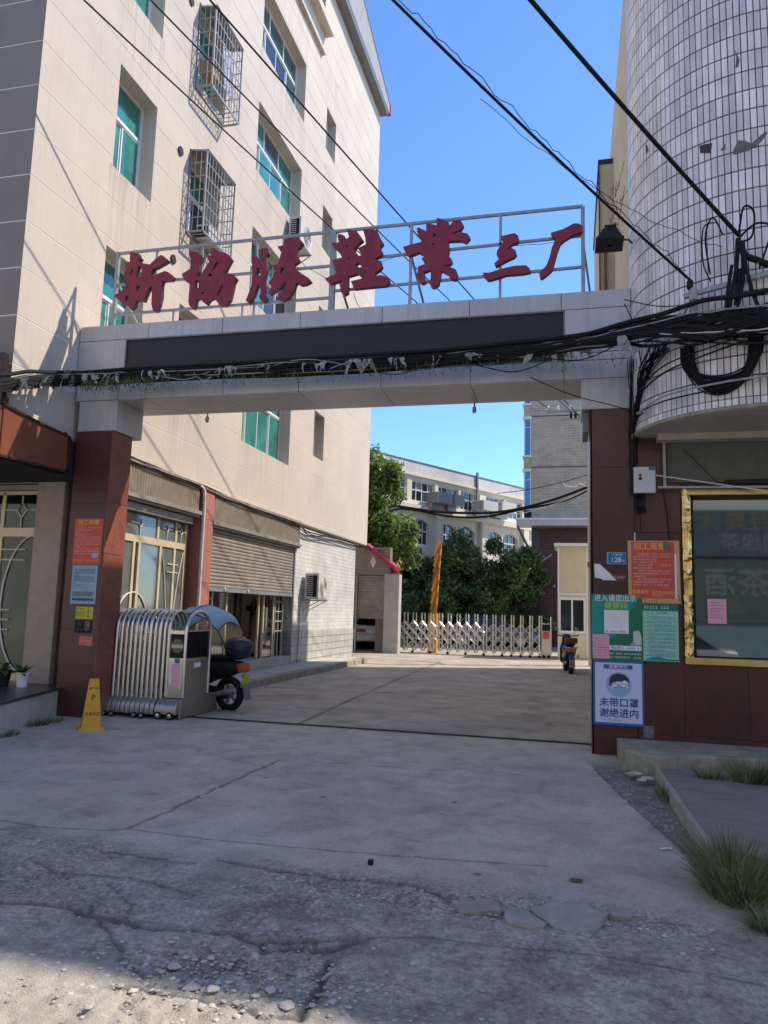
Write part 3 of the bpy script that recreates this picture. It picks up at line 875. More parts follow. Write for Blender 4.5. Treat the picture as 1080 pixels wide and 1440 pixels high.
def cells(a0, a1, z0, z1, holes):
    """rectangles that tile a0..a1 x z0..z1 without the holes"""
    hs = [h for h in holes if h[0] < a1 and h[1] > a0 and h[2] < z1 and h[3] > z0]
    zs = sorted({z0, z1} | {min(max(h[2], z0), z1) for h in hs} | {min(max(h[3], z0), z1) for h in hs})
    out = []
    for za, zb in zip(zs[:-1], zs[1:]):
        if zb - za < 1e-6:
            continue
        hh = sorted(h for h in hs if h[2] < (za + zb) / 2 < h[3])
        a = a0
        for h in hh:
            if h[0] > a:
                out.append((a, h[0], za, zb))
            a = max(a, h[1])
        if a < a1:
            out.append((a, a1, za, zb))
    return out

Y0, Y1, Z0, Z1 = 8.20, 26.3, 3.92, 20.74
back = MB()
for a, b, c, d in cells(Y0 + 0.005, Y1 - 0.002, Z0, Z1, OPEN):
    back.add([(XF - 0.005, a, c), (XF - 0.005, b, c), (XF - 0.005, b, d), (XF - 0.005, a, d)], [(0, 1, 2, 3)])
back.add([(XF - 0.005, 8.205, Z0), (-16, 8.205, Z0), (-16, 8.205, Z1), (XF - 0.005, 8.205, Z1)], [(0, 1, 2, 3)])
back.build('wall_joints', M['joint'], bld)
core = MB()
core.add([(XF - 0.01, Y1, Z0), (-16, Y1, Z0), (-16, Y1, Z1 + 0.4), (XF - 0.01, Y1, Z1 + 0.4)], [(0, 1, 2, 3)])
core.add([(-16, 8.2, Z0), (-16, Y1, Z0), (-16, Y1, Z1), (-16, 8.2, Z1)], [(0, 1, 2, 3)])
core.add([(XF, Y0, Z0), (XF, Y1, Z0), (-16, Y1, Z0), (-16, Y0, Z0)], [(0, 1, 2, 3)])
core.add([(XF, Y0, Z1), (XF, Y1, Z1), (-16, Y1, Z1), (-16, Y0, Z1)], [(0, 1, 2, 3)])
core.build('rear_wall', M['plaster'], bld)
edges = [Z0, 4.045]
z = 4.72
while z < 20.2:
    edges.append(z)
    z += 0.6735
edges.append(Z1)
RC = 0.005
def groups(cs):
    """cells that touch each other belong to one piece"""
    left, out = list(cs), []
    while left:
        g = [left.pop()]
        i = 0
        while i < len(g):
            a = g[i]
            for c in list(left):
                if min(a[1], c[1]) - max(a[0], c[0]) > -1e-6 and min(a[3], c[3]) - max(a[2], c[2]) > -1e-6:
                    left.remove(c)
                    g.append(c)
            i += 1
        out.append(g)
    return out
for z0, z1 in zip(edges[:-1], edges[1:]):
    g = 0.0085
    for grp in groups(cells(Y0, Y1, z0 + g, z1 - g, OPEN)):
        m = MB()
        for a, b, c, d in grp:
            m.box(XF - RC - 0.001, XF, a, b, c, d)
        m.build('wall_band', M['plaster'], bld)
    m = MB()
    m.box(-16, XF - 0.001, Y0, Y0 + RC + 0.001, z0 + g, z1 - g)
    m.build('front_wall_band', M['shaded_plaster'], bld)
for a, b, c, d in OPEN:
    rev = MB()
    x0, x1 = XF, XF - DEP - 0.1
    rev.add([(x0, a, c), (x1, a, c), (x1, b, c), (x0, b, c), (x0, a, d), (x1, a, d), (x1, b, d), (x0, b, d)],
            [(0, 1, 5, 4), (2, 3, 7, 6), (4, 5, 6, 7), (0, 3, 2, 1)])
    rev.build('window_reveal', M['plaster'], bld)
for a, b, c, d in OPEN:
    B(XF - 1.6, XF - 1.55, a - 0.5, b + 0.5, c - 0.4, d + 0.3).build('room_back', M['dimroom'], bld)

wr = random.Random(11)
def window(a, b, c, d, kind):
    x = XF - DEP
    f = MB()
    t = 0.045
    f.box(x - 0.06, x, a + 0.002, a + t, c + 0.002, d - 0.002)
    f.box(x - 0.06, x, b - t, b - 0.002, c + 0.002, d - 0.002)
    f.box(x - 0.06, x, a + t, b - t, c + 0.002, c + t)
    f.box(x - 0.06, x, a + t, b - t, d - t, d - 0.002)
    zt = c + (d - c) * (0.63 if kind != 'S' else 2)
    if kind != 'S':
        f.box(x - 0.06, x + 0.004, a + t, b - t, zt - 0.03, zt + 0.03)
    ncol = {'B': 4, 'W': 2, 'S': 1, 'C': 2}[kind]
    w = (b - a - 2 * t) / ncol
    fr = f.build('window', M['white'], bld)
    zlo = c + t
    zhi = (zt - 0.03) if kind != 'S' else d - t
    for i in range(ncol):
        y0 = a + t + i * w
        y1 = y0 + w
        xs = x - 0.012 if i % 2 else x - 0.035
        s = MB()
        st = 0.03
        s.box(xs - 0.018, xs, y0 + 0.001, y0 + st, zlo, zhi)
        s.box(xs - 0.018, xs, y1 - st, y1 - 0.001, zlo, zhi)
        s.box(xs - 0.018, xs, y0 + st, y1 - st, zlo, zlo + st)
        s.box(xs - 0.018, xs, y0 + st, y1 - st, zhi - st, zhi)
        s.build('sash', M['white'], fr)
        r = wr.random()
        gm = 'teal_glass' if r < 0.62 else ('blue_glass' if r < 0.82 else 'dark_glass')
        if kind == 'S':
            gm = 'dark_glass'
        B(xs - 0.012, xs - 0.008, y0 + st, y1 - st, zlo + st, zhi - st).build('pane', M[gm], fr)
    if kind != 'S':
        nt_ = 3 if kind == 'B' else 1
        w2 = (b - a - 2 * t) / nt_
        for i in range(nt_):
            y0 = a + t + i * w2
            if i:
                B(x - 0.05, x - 0.005, y0 - 0.014, y0 + 0.014, zt + 0.03, d - t).build('mullion', M['white'], fr)
            B(x - 0.04, x - 0.034, y0 + 0.015, y0 + w2 - 0.015, zt + 0.03, d - t).build('pane', M['blue_glass' if wr.random() < 0.6 else 'teal_glass'], fr)
    # curtain behind the glass
    return fr

for a, b, c, d in OPEN:
    w = b - a
    window(a, b, c, d, 'B' if w > 2 else ('W' if abs(w - 1.14) < 0.03 else ('C' if w > 1.2 else 'S')))

# roof edge of ribbed sheet, and the projecting ledge with a louvre
sf = MB()
sf.box(-7.205, -6.92, 8.1, 26.34, 20.75, 20.82)
sf.box(-6.93, -6.88, 8.1, 26.40, 20.74, 20.88)
sf.build('roof_soffit', M['grey_paint'], bld)
rb = MB()
n = 150
for i in range(n):
    ya = 8.1 + (26.4 - 8.1) * i / n
    yb = 8.1 + (26.4 - 8.1) * (i + 1) / n
    ym = (ya + yb) / 2
    def ht(yy):
        return 21.15 + (26.4 - yy) * 0.27
    w = (yb - ya)
    xs = [(ya, -6.87), (ya + w * 0.35, -6.87), (ya + w * 0.5, -6.835), (ya + w * 0.85, -6.835), (yb, -6.87)]
    for (p, xp), (q_, xq) in zip(xs[:-1], xs[1:]):
        rb.add([(xp, p, 20.86), (xq, q_, 20.86), (xq, q_, ht(q_)), (xp, p, ht(p))], [(0, 1, 2, 3)])
rb.build('ribbed_roof_edge', mat('roof_sheet', (0.55, 0.53, 0.48), 0.6, streak=0.4, gcol=(0.3, 0.27, 0.22)), bld, stuff=True)
B(-6.9, -6.80, 26.36, 26.44, 20.8, 21.2).build('roof_corner_trim', M['roof_red'], bld)
cap = MB()
cap.bar((-6.84, 8.1, 21.15 + 18.3 * 0.27 + 0.02), (-6.84, 26.44, 21.17), 0.04)
cap.build('roof_ridge_trim', mat('faded_red_trim', (0.16, 0.07, 0.07), 0.7), bld)
lg = MB()
lg.box(-7.2, -6.93, 13.5, 19.72, 18.78, 19.02)
lg.box(-7.2, -7.08, 13.5, 19.50, 18.02, 18.14)
lg.build('wall_ledge', M['plaster'], bld)
for i in range(14):
    MB().bar((-7.16, 17.0, 19.1 + i * 0.11), (-7.16, 19.45, 19.1 + i * 0.11), 0.07, 0.02).build('louvre', M['grey_paint'], bld)
vp = MB()
for y, z in ((12.0, 13.33), (11.97, 10.15), (11.97, 7.98), (12.0, 16.5)):
    c = MB().cyl((-7.21, y, z), (-7.17, y, z), 0.085, n=18)
    c.build('vent_pipe', M['dark'], bld)
hose = MB()
hose.tube([(-7.95, 8.1, 9.7), (-8.2, 8.1, 9.72), (-8.4, 8.1, 9.6), (-8.5, 8.1, 9.0), (-8.55, 8.1, 8.2), (-8.75, 8.1, 7.5), (-9.0, 8.1, 7.2)], 0.022, 8)
hose.build('drain_hose', M['cable_grey'], bld, smooth=True)

# ---- street level of the building: shops along the alley
GX = -7.33
# brown ribbed fascia boards above the shops
def ribbed(y0, y1, z0, z1, x, pitch, amp, vertical=True):
    m = MB()
    if vertical:
        n = int((y1 - y0) / pitch)
        for i in range(n):
            a = y0 + (y1 - y0) * i / n
            w = (y1 - y0) / n
            for p, q_ in (((a, x), (a + w * .4, x + amp)), ((a + w * .4, x + amp), (a + w * .6, x + amp)), ((a + w * .6, x + amp), (a + w, x))):
                m.add([(p[1], p[0], z0), (q_[1], q_[0], z0), (q_[1], q_[0], z1), (p[1], p[0], z1)], [(0, 1, 2, 3)])
    else:
        n = int((z1 - z0) / pitch)
        for i in range(n):
            a = z0 + (z1 - z0) * i / n
            w = (z1 - z0) / n
            pr = [(a, x), (a + w * .15, x + amp * .8), (a + w * .5, x + amp), (a + w * .8, x + amp * .75), (a + w, x)]
            for p, q_ in zip(pr[:-1], pr[1:]):
                m.add([(p[1], y0, p[0]), (p[1], y1, p[0]), (q_[1], y1, q_[0]), (q_[1], y0, q_[0])], [(0, 1, 2, 3)])
    return m
ribbed(10.1, 13.44, 3.44, 3.95, -7.14, 0.085, 0.02).build('fascia_board', M['corr'], bld, weld=True)
ribbed(14.02, 19.18, 3.32, 3.86, -7.14, 0.085, 0.02).build('fascia_board', M['corr'], bld, weld=True)
for a, b, c in ((10.1, 13.46, 3.44), (14.0, 19.2, 3.32)):
    m = MB()
    m.box(-7.2, -7.07, a, b, c - 0.075, c)
    m.box(-7.3, -7.12, a, b, c - 0.12, c - 0.08)
    m.box(-7.2, -7.09, a, b, c + (0.51 if a < 12 else 0.54), c + (0.55 if a < 12 else 0.6))
    m.build('fascia_trim', M['shutter'], bld)
# pink granite column in slabs with a white pipe beside it
col = MB().box(-7.6, -7.13, 13.66, 14.0, 0.1, 3.95)
for i in range(6):
    z0 = 0.145 + i * 0.635
    B(-7.145, -7.10, 13.62, 14.02, z0 + 0.003, min(z0 + 0.632, 3.93)).build('granite_slab', M['pink_granite'], bld, bevel=0.003)
B(-7.6, -7.146, 13.625, 14.015, 0.1, 3.95).build('column_core', M['pink_granite'], bld)
pp = MB()
pp.tube([(-7.2, 13.35, 3.92), (-7.10, 13.45, 3.93), (-7.07, 13.5, 3.86), (-7.07, 13.53, 3.6), (-7.07, 13.53, 0.2)], 0.033, 10)
pp.build('drain_pipe', M['cable_white'], bld, smooth=True)

# shop door 1: gold frame with decorated glass
sd = MB()
x = GX
def fb(m, y0, y1, z0, z1, dx=0.05):
    m.box(x - dx, x, y0, y1, z0, z1)
fb(sd, 10.3, 13.40, 2.66, 2.78)
for y in (10.3, 12.30, 12.95, 13.62 - 0.28):
    fb(sd, y, y + 0.07, 2.78, 3.17, 0.045)
for y in (11.55, 11.72, 12.42, 12.93):
    fb(sd, y, y + 0.075, 0.145, 2.66, 0.045)
fb(sd, 13.32, 13.40, 0.145, 2.66, 0.045)
fb(sd, 10.9, 11.55, 0.145, 0.3, 0.04)
fb(sd, 11.80, 12.42, 0.145, 0.3, 0.04)
fb(sd, 12.5, 13.32, 0.145, 0.3, 0.04)
door1 = sd.build('shop_door', M['gold'], bld, bevel=0.004)
for a, b, c, d in ((10.35, 12.30, 2.78, 3.17), (12.37, 12.95, 2.78, 3.17), (13.02, 13.34, 2.78, 3.17), (10.4, 11.55, 0.3, 2.66), (11.80, 12.42, 0.3, 2.66), (12.5, 12.93, 0.3, 2.66), (13.0, 13.32, 0.3, 2.66)):
    B(x - 0.03, x - 0.024, a, b, c, d).build('pane', M['shop_glass'], door1)
orn = MB()
def diamond(y, z, s):
    pts = [(x - 0.01, y, z + s), (x - 0.01, y + s * .8, z), (x - 0.01, y, z - s), (x - 0.01, y - s * .8, z)]
    orn.tube(pts, 0.012, 5, closed=True)
for y in (11.0, 11.75, 12.66, 13.18):
    diamond(y, 3.0, 0.07)
    orn.tube([(x - 0.01, y, 2.93), (x - 0.01, y, 2.79)], 0.011, 5)
    w = 0.3 if y < 12 else 0.17
    orn.tube([(x - 0.01, y - w, 3.0), (x - 0.01, y - 0.06, 3.0)], 0.011, 5)
    orn.tube([(x - 0.01, y + 0.06, 3.0), (x - 0.01, y + w, 3.0)], 0.011, 5)
orn.tube([(x - 0.01, 11.66 + 0.48 * math.cos(t), 1.25 + 0.55 * math.sin(t)) for t in np.linspace(-1.2, math.pi + 1.2, 22)], 0.014, 5)
orn.tube([(x - 0.01, 12.52 + 0.27 * (1 - ((z_ - 1.0) / 1.6) ** 2) * 1.0, z_) for z_ in np.linspace(0.35, 2.6, 14)], 0.014, 5)
orn.tube([(x - 0.01, 13.30 - 0.27 * (1 - ((z_ - 1.0) / 1.6) ** 2) * 1.0, z_) for z_ in np.linspace(0.35, 2.6, 14)], 0.014, 5)
for z_ in (2.2, 2.35, 0.98, 1.12, 0.84):
    orn.tube([(x - 0.01, 12.75, z_), (x - 0.01, 12.93, z_)], 0.011, 5)
    orn.tube([(x - 0.01, 13.0, z_), (x - 0.01, 13.12, z_)], 0.011, 5)
for z_ in (0.95, 1.1, 1.25):
    orn.tube([(x - 0.01, 12.12, z_), (x - 0.01, 12.4, z_)], 0.011, 5)
orn.build('glass_ornament', M['cream_bar'], door1, smooth=True, stuff=True)
hd = MB()
hd.tube([(x, 11.68, 1.5), (x + 0.06, 11.68, 1.5), (x + 0.06, 11.68, 1.1), (x, 11.68, 1.1)], 0.014, 8)
hd.tube([(x, 11.9, 1.5), (x + 0.06, 11.9, 1.5), (x + 0.06, 11.9, 1.1), (x, 11.9, 1.1)], 0.014, 8)
hd.build('door_handle', M['gold'], door1, smooth=True)
# rolled up shutter box above it with two small stickers
sb = MB().box(-7.36, -7.2, 10.2, 13.36, 3.175, 3.30)
sb.build('shutter_box', M['galv'], bld)
B(-7.2, -7.197, 11.55, 11.66, 3.2, 3.25).build('sticker', M['paper'], bld)
B(-7.2, -7.197, 12.25, 12.36, 3.2, 3.25).build('sticker', M['sky_blue'], bld)

# roller shutter 2, pulled half down over the open glass doors
ribbed(14.1, 18.98, 1.98, 3.20, -7.235, 0.075, 0.028, vertical=False).build('roller_shutter', M['shutter'], bld, weld=True)
sh = MB()
sh.box(-7.27, -7.20, 14.1, 18.98, 1.90, 1.98)
sh.box(-7.3, -7.18, 18.985, 19.06, 0.145, 3.3)
sh.box(-7.3, -7.18, 14.02, 14.09, 0.145, 3.3)
sh.build('shutter_rail', M['galv'], bld)
for y in (14.9, 16.1):
    MB().cyl((-7.2, y, 1.96), (-7.17, y, 1.96), 0.03, n=10).build('shutter_knob', M['cable_white'], bld)
sd2 = MB()
x = -7.40
for y in (14.12, 14.75, 15.45, 17.25, 17.55, 18.2, 18.85):
    sd2.box(x - 0.05, x, y, y + 0.06, 0.145, 2.4)
sd2.box(x - 0.045, x - 0.005, 14.18, 15.45, 0.15, 0.24)
sd2.box(x - 0.045, x - 0.005, 17.31, 18.85, 0.15, 0.24)
door2 = sd2.build('sliding_door', M['gold'], bld, bevel=0.003)
for a, b in ((14.18, 14.75), (14.81, 15.45), (17.61, 18.2), (18.26, 18.85)):
    B(x - 0.03, x - 0.025, a, b, 0.24, 2.4).build('pane', M['mirrorish'], door2)
o2 = MB()
for a, b in ((14.3, 14.7), (18.35, 18.8)):
    for z_ in (1.0, 1.25, 1.5, 1.75):
        o2.tube([(x - 0.01, a, z_), (x - 0.01, b, z_)], 0.01, 4)
    o2.tube([(x - 0.01, a, 0.3), (x - 0.01, a, 2.2)], 0.01, 4)
    o2.tube([(x - 0.01, (a + b) / 2, 0.3), (x - 0.01, (a + b) / 2, 2.2)], 0.01, 4)
o2.build('glass_ornament', M['cream_bar'], door2, smooth=True, stuff=True)
h2 = MB().tube([(x, 17.58, 1.55), (x + 0.07, 17.58, 1.6), (x + 0.07, 17.58, 1.0), (x, 17.58, 0.95)], 0.018, 8)
h2.build('door_handle', M['gold'], door2, smooth=True)
rm = MB()
rm.add([(-7.55, 14.0, 0.362), (-11, 14.0, 0.362), (-11, 19.0, 0.362), (-7.55, 19.0, 0.362)], [(0, 1, 2, 3)])
rm.add([(-9.3, 14.0, 0.1), (-9.3, 19.0, 0.1), (-9.3, 19.0, 3.8), (-9.3, 14.0, 3.8)], [(0, 1, 2, 3)])
rm.add([(-7.45, 19.1, 0.1), (-11, 19.1, 0.1), (-11, 19.1, 3.8), (-7.45, 19.1, 3.8)], [(0, 1, 2, 3)])
rm.add([(-7.45, 14.0, 0.1), (-11, 14.0, 0.1), (-11, 14.0, 3.8), (-7.45, 14.0, 3.8)], [(0, 1, 2, 3)])
rm.build('shop_interior', mat('shop_inner_wall', (0.66, 0.60, 0.46), 0.8), bld)
B(-7.9, -7.82, 16.9, 17.2, 0.147, 2.6).build('inner_post', M['brown_dark'], bld)

B(-7.6, -7.20, 10.75, 19.07, 0.146, 0.36).build('shop_sill', M['concrete_lt'], bld, bevel=0.01)
# wall above/between, behind the fascia
wl = MB()
wl.box(-7.5, -7.37, 10.0, 14.0, 3.2, 3.915)
wl.box(-7.5, -7.30, 14.0, 19.1, 3.22, 3.915)
wl.box(-7.7, -7.47, 10.25, 10.35, 0.1, 3.915)
wl.build('shop_wall', M['grout'], bld)
rm1 = MB()
rm1.add([(-8.6, 10.2, 0.14), (-8.6, 13.6, 0.14), (-8.6, 13.6, 3.5), (-8.6, 10.2, 3.5)], [(0, 1, 2, 3)])
rm1.build('shop_interior', M['dimroom'], bld)

# white tiled wall beyond the shutter
B(-7.6, -7.2, 19.08, 24.85, 0.98, 3.80).build('tiled_wall', M['white_tiles'], bld)
B(-7.6, -7.192, 19.08, 24.86, 0.0, 0.98).build('tiled_wall_base', M['white_tiles_low'], bld)
bk = MB().box(-9.0, -7.6, 19.15, 24.8, 0, 3.9)
bk.build('shop_block', M['plaster'], bld)

# ---- the shop facing the street at the far left
x1 = -7.42
B(-7.93, -7.45, 9.80, 10.2, 0.39, 3.92).build('shop_pier', M['pier'], bld, bevel=0.006)
B(-7.45, -7.22, 9.9, 10.3, 0.0, 3.92).build('granite_pier', M['granite_dark'], bld)
ps = MB()
ps.box(-16, -7.93, 10.3, 10.4, 0.39, 3.92)
ps.build('shop_back', M['dark'], bld)
for i in range(7):
    B(-16, -7.95, 9.88, 9.93, 3.30 + i * 0.095, 3.38 + i * 0.095).build('shutter_slat', M['shutter'], bld, bevel=0.008)
g = MB()
yq = 9.98
for xa in (-8.02, -8.70, -9.6):
    g.box(xa, xa + 0.06, yq, yq + 0.05, 0.39, 3.28)
g.box(-9.6, -7.96, yq - 0.004, yq + 0.05, 2.58, 2.72)
g.box(-9.6, -7.96, yq, yq + 0.05, 3.24, 3.30)
g.box(-8.64, -8.02, yq, yq + 0.05, 0.39, 0.50)
g.box(-9.54, -8.70, yq, yq + 0.05, 0.39, 0.50)
d3 = g.build('shop_window', M['gold'], bld, bevel=0.003)
for a, b, c, d in ((-8.64, -8.02, 0.5, 2.58), (-9.54, -8.70, 0.5, 2.58), (-8.64, -8.02, 2.72, 3.24), (-9.54, -8.70, 2.72, 3.24)):
    B(a, b, yq + 0.02, yq + 0.026, c, d).build('pane', M['dim_pane'], d3)
o3 = MB()
yy = yq + 0.005
o3.tube([(-8.05 - 0.52 * math.cos(t), yy, 1.55 + 1.05 * math.sin(t)) for t in np.linspace(-1.35, 1.45, 24)], 0.014, 5)
for z_ in (2.38, 2.22, 1.45, 1.3, 1.15):
    o3.tube([(-8.66, yy, z_), (-8.4 if z_ < 2 else -8.2, yy, z_)], 0.011, 5)
o3.tube([(-8.33, yy, 3.12), (-8.24, yy, 3.0), (-8.33, yy, 2.88), (-8.42, yy, 3.0)], 0.012, 5, closed=True)
for a, b in (((-8.66, 3.0), (-8.42, 3.0)), ((-8.24, 3.0), (-8.0, 3.0)), ((-8.33, 2.88), (-8.33, 2.73)), ((-8.33, 3.12), (-8.33, 3.22)), ((-8.8, 2.3), (-8.8, 1.0)), ((-8.95, 2.3), (-8.95, 1.0))):
    o3.tube([(a[0], yy, a[1]), (b[0], yy, b[1])], 0.011, 5)
o3.build('glass_ornament', M['cream_bar'], d3, smooth=True, stuff=True)
dsp = MB()
dsp.box(-9.3, -8.1, 10.15, 10.28, 0.4, 1.0)
dsp.build('display_shelf', M['rust'], bld)

# sign box that wraps the corner above that shop
sgn = thing('shop_sign_box', 'brown shop sign box wrapping the building corner above the far left shop', 'sign box', (-7.1, 8.6, 3.5))
sp_ = MB()
sp_.prism([[(8.02, 3.44), (9.33, 3.47), (9.31, 3.97), (8.7, 4.01), (8.02, 4.09)]], lambda a, b, d: (d, a, b), -7.14, -7.10)
sp_.build('side_panel', M['brown_sign'], sgn)
sp_ = MB()
sp_.bar((-7.09, 8.0, 4.10), (-7.09, 8.72, 4.02), 0.03)
sp_.bar((-7.09, 8.72, 4.02), (-7.09, 9.34, 3.98), 0.03)
sp_.bar((-7.09, 8.0, 3.43), (-7.09, 9.35, 3.46), 0.03)
sp_.bar((-7.09, 9.34, 3.45), (-7.09, 9.34, 3.98), 0.03)
sp_.build('side_trim', M['brown_dark'], sgn)
m = MB()
m.box(-16, -7.12, 7.98, 8.02, 3.44, 4.75)
m.build('front_panel', M['brown_sign'], sgn)
m = MB()
m.box(-16, -7.11, 7.95, 8.03, 4.70, 4.78)
m.box(-7.16, -7.10, 7.95, 8.03, 4.1, 4.7)
m.box(-16, -7.11, 7.95, 8.03, 3.40, 3.46)
m.build('front_trim', M['brown_dark'], sgn)
m = MB()
m.box(-16, -7.15, 8.03, 9.8, 3.40, 3.44)
m.box(-16, -7.15, 9.34, 9.8, 3.44, 3.95)
m.build('sign_back', M['dark'], sgn)

# small ground floor wing with a second roller shutter, beyond the tiled wall
wing = thing('garage_wing', 'low brown garage wing with a half raised roller shutter beyond the white tiled wall', 'garage', (-7.4, 28.5, 0))
m = MB()
m.box(-8.6, -6.85, 28.5, 28.9, 2.98, 4.05)
w_ = m.build('fascia', M['corr'], wing)
dm = MB()
dm.prism([[(-7.52, 3.72), (-7.40, 3.48), (-7.52, 3.24), (-7.64, 3.48)]], lambda a, b, d: (a, d, b), 28.47, 28.495)
dm.build('diamond_ornament', M['cream_bar'], w_)
m = MB()
m.prism([[(-7.9, 4.10), (-6.62, 3.16), (-6.58, 3.30), (-7.86, 4.24)]], lambda a, b, d: (a, d, b), 28.3, 29.2)
m.build('red_roof_edge', M['roof_red'], wing)
rs = MB()
n = 16
for i in range(n):
    z0 = 1.28 + (2.98 - 1.28) * i / n
    h = (2.98 - 1.28) / n
    rs.add([(-8.4, 28.60, z0), (-7.02, 28.60, z0), (-7.02, 28.57, z0 + h * .5), (-8.4, 28.57, z0 + h * .5), (-7.02, 28.60, z0 + h), (-8.4, 28.60, z0 + h)], [(0, 1, 2, 3), (3, 2, 4, 5)])
rs.build('roller_shutter', M['shutter'], wing, weld=True)
m = MB()
m.box(-7.0, -6.42, 28.3, 28.75, 0, 3.0)
m.build('end_pier', M['concrete_lt'], wing)
m = MB()
m.box(-8.19, -8.12, 28.45, 28.55, 0, 3.0)
m.build('post', M['steel_dull'], wing)
m = MB()
m.box(-9.9, -9.85, 28.6, 34.2, 0, 3.0)
m.prism([[(-6.50, 28.76), (-6.44, 28.76), (-7.75, 34.2), (-7.81, 34.2)]], lambda a, b, d: (a, b, d), 0, 3.0)
m.box(-9.9, -7.7, 34.2, 34.3, 0, 3.0)
m.prism([[(-9.9, 28.6), (-6.5, 28.6), (-7.8, 34.3), (-9.9, 34.3)]], lambda a, b, d: (a, b, d), 3.002, 3.08)
m.build('wall', M['grey_paint'], wing)
B(-7.6, -7.02, 29.4, 29.5, 0, 1.3).build('inner_board', M['pier'], wing)

# ------------------------------------------------------------------ gateway
gw = thing('factory_gateway', 'grey metal clad gateway beam on red granite pillars across the alley, with a black screen', 'gateway', (-3.2, 9.8, 0))
YF, YB = 9.52, 10.42
# top course panels, lower course panels, end panels (each its own sheet with open joints)
def panel(x0, x1, z0, z1, name='cladding_panel', y0=None, y1=None):
    B(x0 + 0.004, x1 - 0.004, y0 if y0 is not None else YF - 0.012, y1 if y1 is not None else YF + 0.01, z0 + 0.004, z1 - 0.004).build(name, M['cladding'], gw, bevel=0.003)
tops = [-7.19, -6.03, -4.85, -3.67, -2.49, -1.30, -0.12, 0.73]
for a, b in zip(tops[:-1], tops[1:]):
    panel(a, b, 5.48, 5.70)
lows = [-7.17, -6.47, -6.02, -4.79, -3.65, -2.48, -1.28, -0.09, 0.73]
for a, b in zip(lows[:-1], lows[1:]):
    panel(a, b, 4.56, 4.80)
panel(-7.19, -6.40, 4.80, 5.48)
panel(-0.08, 0.73, 4.80, 5.48)
B(-6.39, -0.09, YF + 0.01, YF + 0.05, 4.80, 5.48).build('led_screen', M['screen'], gw)
m = MB()
m.box(-6.40, -0.08, YF - 0.015, YF + 0.012, 5.462, 5.482)
m.box(-6.40, -0.08, YF - 0.015, YF + 0.012, 4.798, 4.816)
m.box(-6.402, -6.385, YF - 0.015, YF + 0.012, 4.816, 5.462)
m.box(-0.095, -0.078, YF - 0.015, YF + 0.012, 4.816, 5.462)
m.build('screen_frame', M['grey_paint'], gw)
B(-7.18, 0.72, YF + 0.05, YB - 0.02, 4.58, 5.69).build('beam_core', M['grey_paint'], gw)
sofs = [-7.17, -6.0, -4.8, -3.65, -2.48, -1.28, -0.09, 0.73]
for a, b in zip(sofs[:-1], sofs[1:]):
    B(a + 0.004, b - 0.004, YF + 0.012, YB, 4.555, 4.578).build('soffit_panel', M['cladding'], gw)
    B(a + 0.004, b - 0.004, YF - 0.01, YB, 5.695, 5.712).build('top_panel', M['cladding'], gw)
    B(a + 0.004, b - 0.004, YB - 0.02, YB + 0.005, 4.58, 5.69).build('rear_panel', M['cladding'], gw)
# pillar caps
for x0, x1 in ((-7.10, -6.46), (0.12, 0.72)):
    B(x0, x1, YF - 0.01, 10.2, 4.10 if x0 < -1 else 4.165, 4.553).build('pillar_cap', M['cladding'], gw, bevel=0.004)
B(0.14, 0.21, 9.62, 10.2, 3.9, 4.16).build('pillar_neck', M['grey_paint'], gw)
# left pillar: granite slabs
lp = MB().box(-7.08, -6.52, 9.53, 10.0, 0, 4.1)
lp.build('pillar_core', M['concrete_lt'], gw)
zs = [0, 0.66, 1.24, 2.10, 2.98, 3.57, 4.10]
zs = [0.0, 0.72, 1.22, 2.26, 3.02, 3.66, 4.10]
for a, b in zip(zs[:-1], zs[1:]):
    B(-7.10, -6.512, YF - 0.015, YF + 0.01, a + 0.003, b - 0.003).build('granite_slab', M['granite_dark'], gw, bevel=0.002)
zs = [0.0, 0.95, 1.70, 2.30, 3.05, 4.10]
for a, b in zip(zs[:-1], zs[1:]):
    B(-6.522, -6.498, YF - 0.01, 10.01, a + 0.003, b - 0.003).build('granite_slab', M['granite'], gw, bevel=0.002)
# right pillar
m = MB().box(0.245, 0.72, 9.53, 10.1, 0, 4.16)
m.build('pillar_core', M['concrete_lt'], gw)
for a, b in zip([0.0, 0.26, 2.62, 3.42], [0.26, 2.62, 3.42, 4.16]):
    B(0.228, 0.735, YF - 0.012, YF + 0.01, a + 0.003, b - 0.003).build('granite_slab', M['granite_dark'], gw, bevel=0.002)
B(0.222, 0.246, YF - 0.012, 10.1, 0, 4.16).build('side_slab', M['granite_dark'], gw)
# two small soffit lamps
for x in (-5.46, -1.33):
    m = MB()
    m.cyl((x, 10.38, 4.555), (x, 10.38, 4.50), 0.012, n=8)
    m.lathe([(0.012, -0.055), (0.028, -0.07), (0.03, -0.13), (0.018, -0.15)], (x, 10.38, 4.555), 10)
    m.build('soffit_lamp', M['cable_grey'], gw, smooth=True)

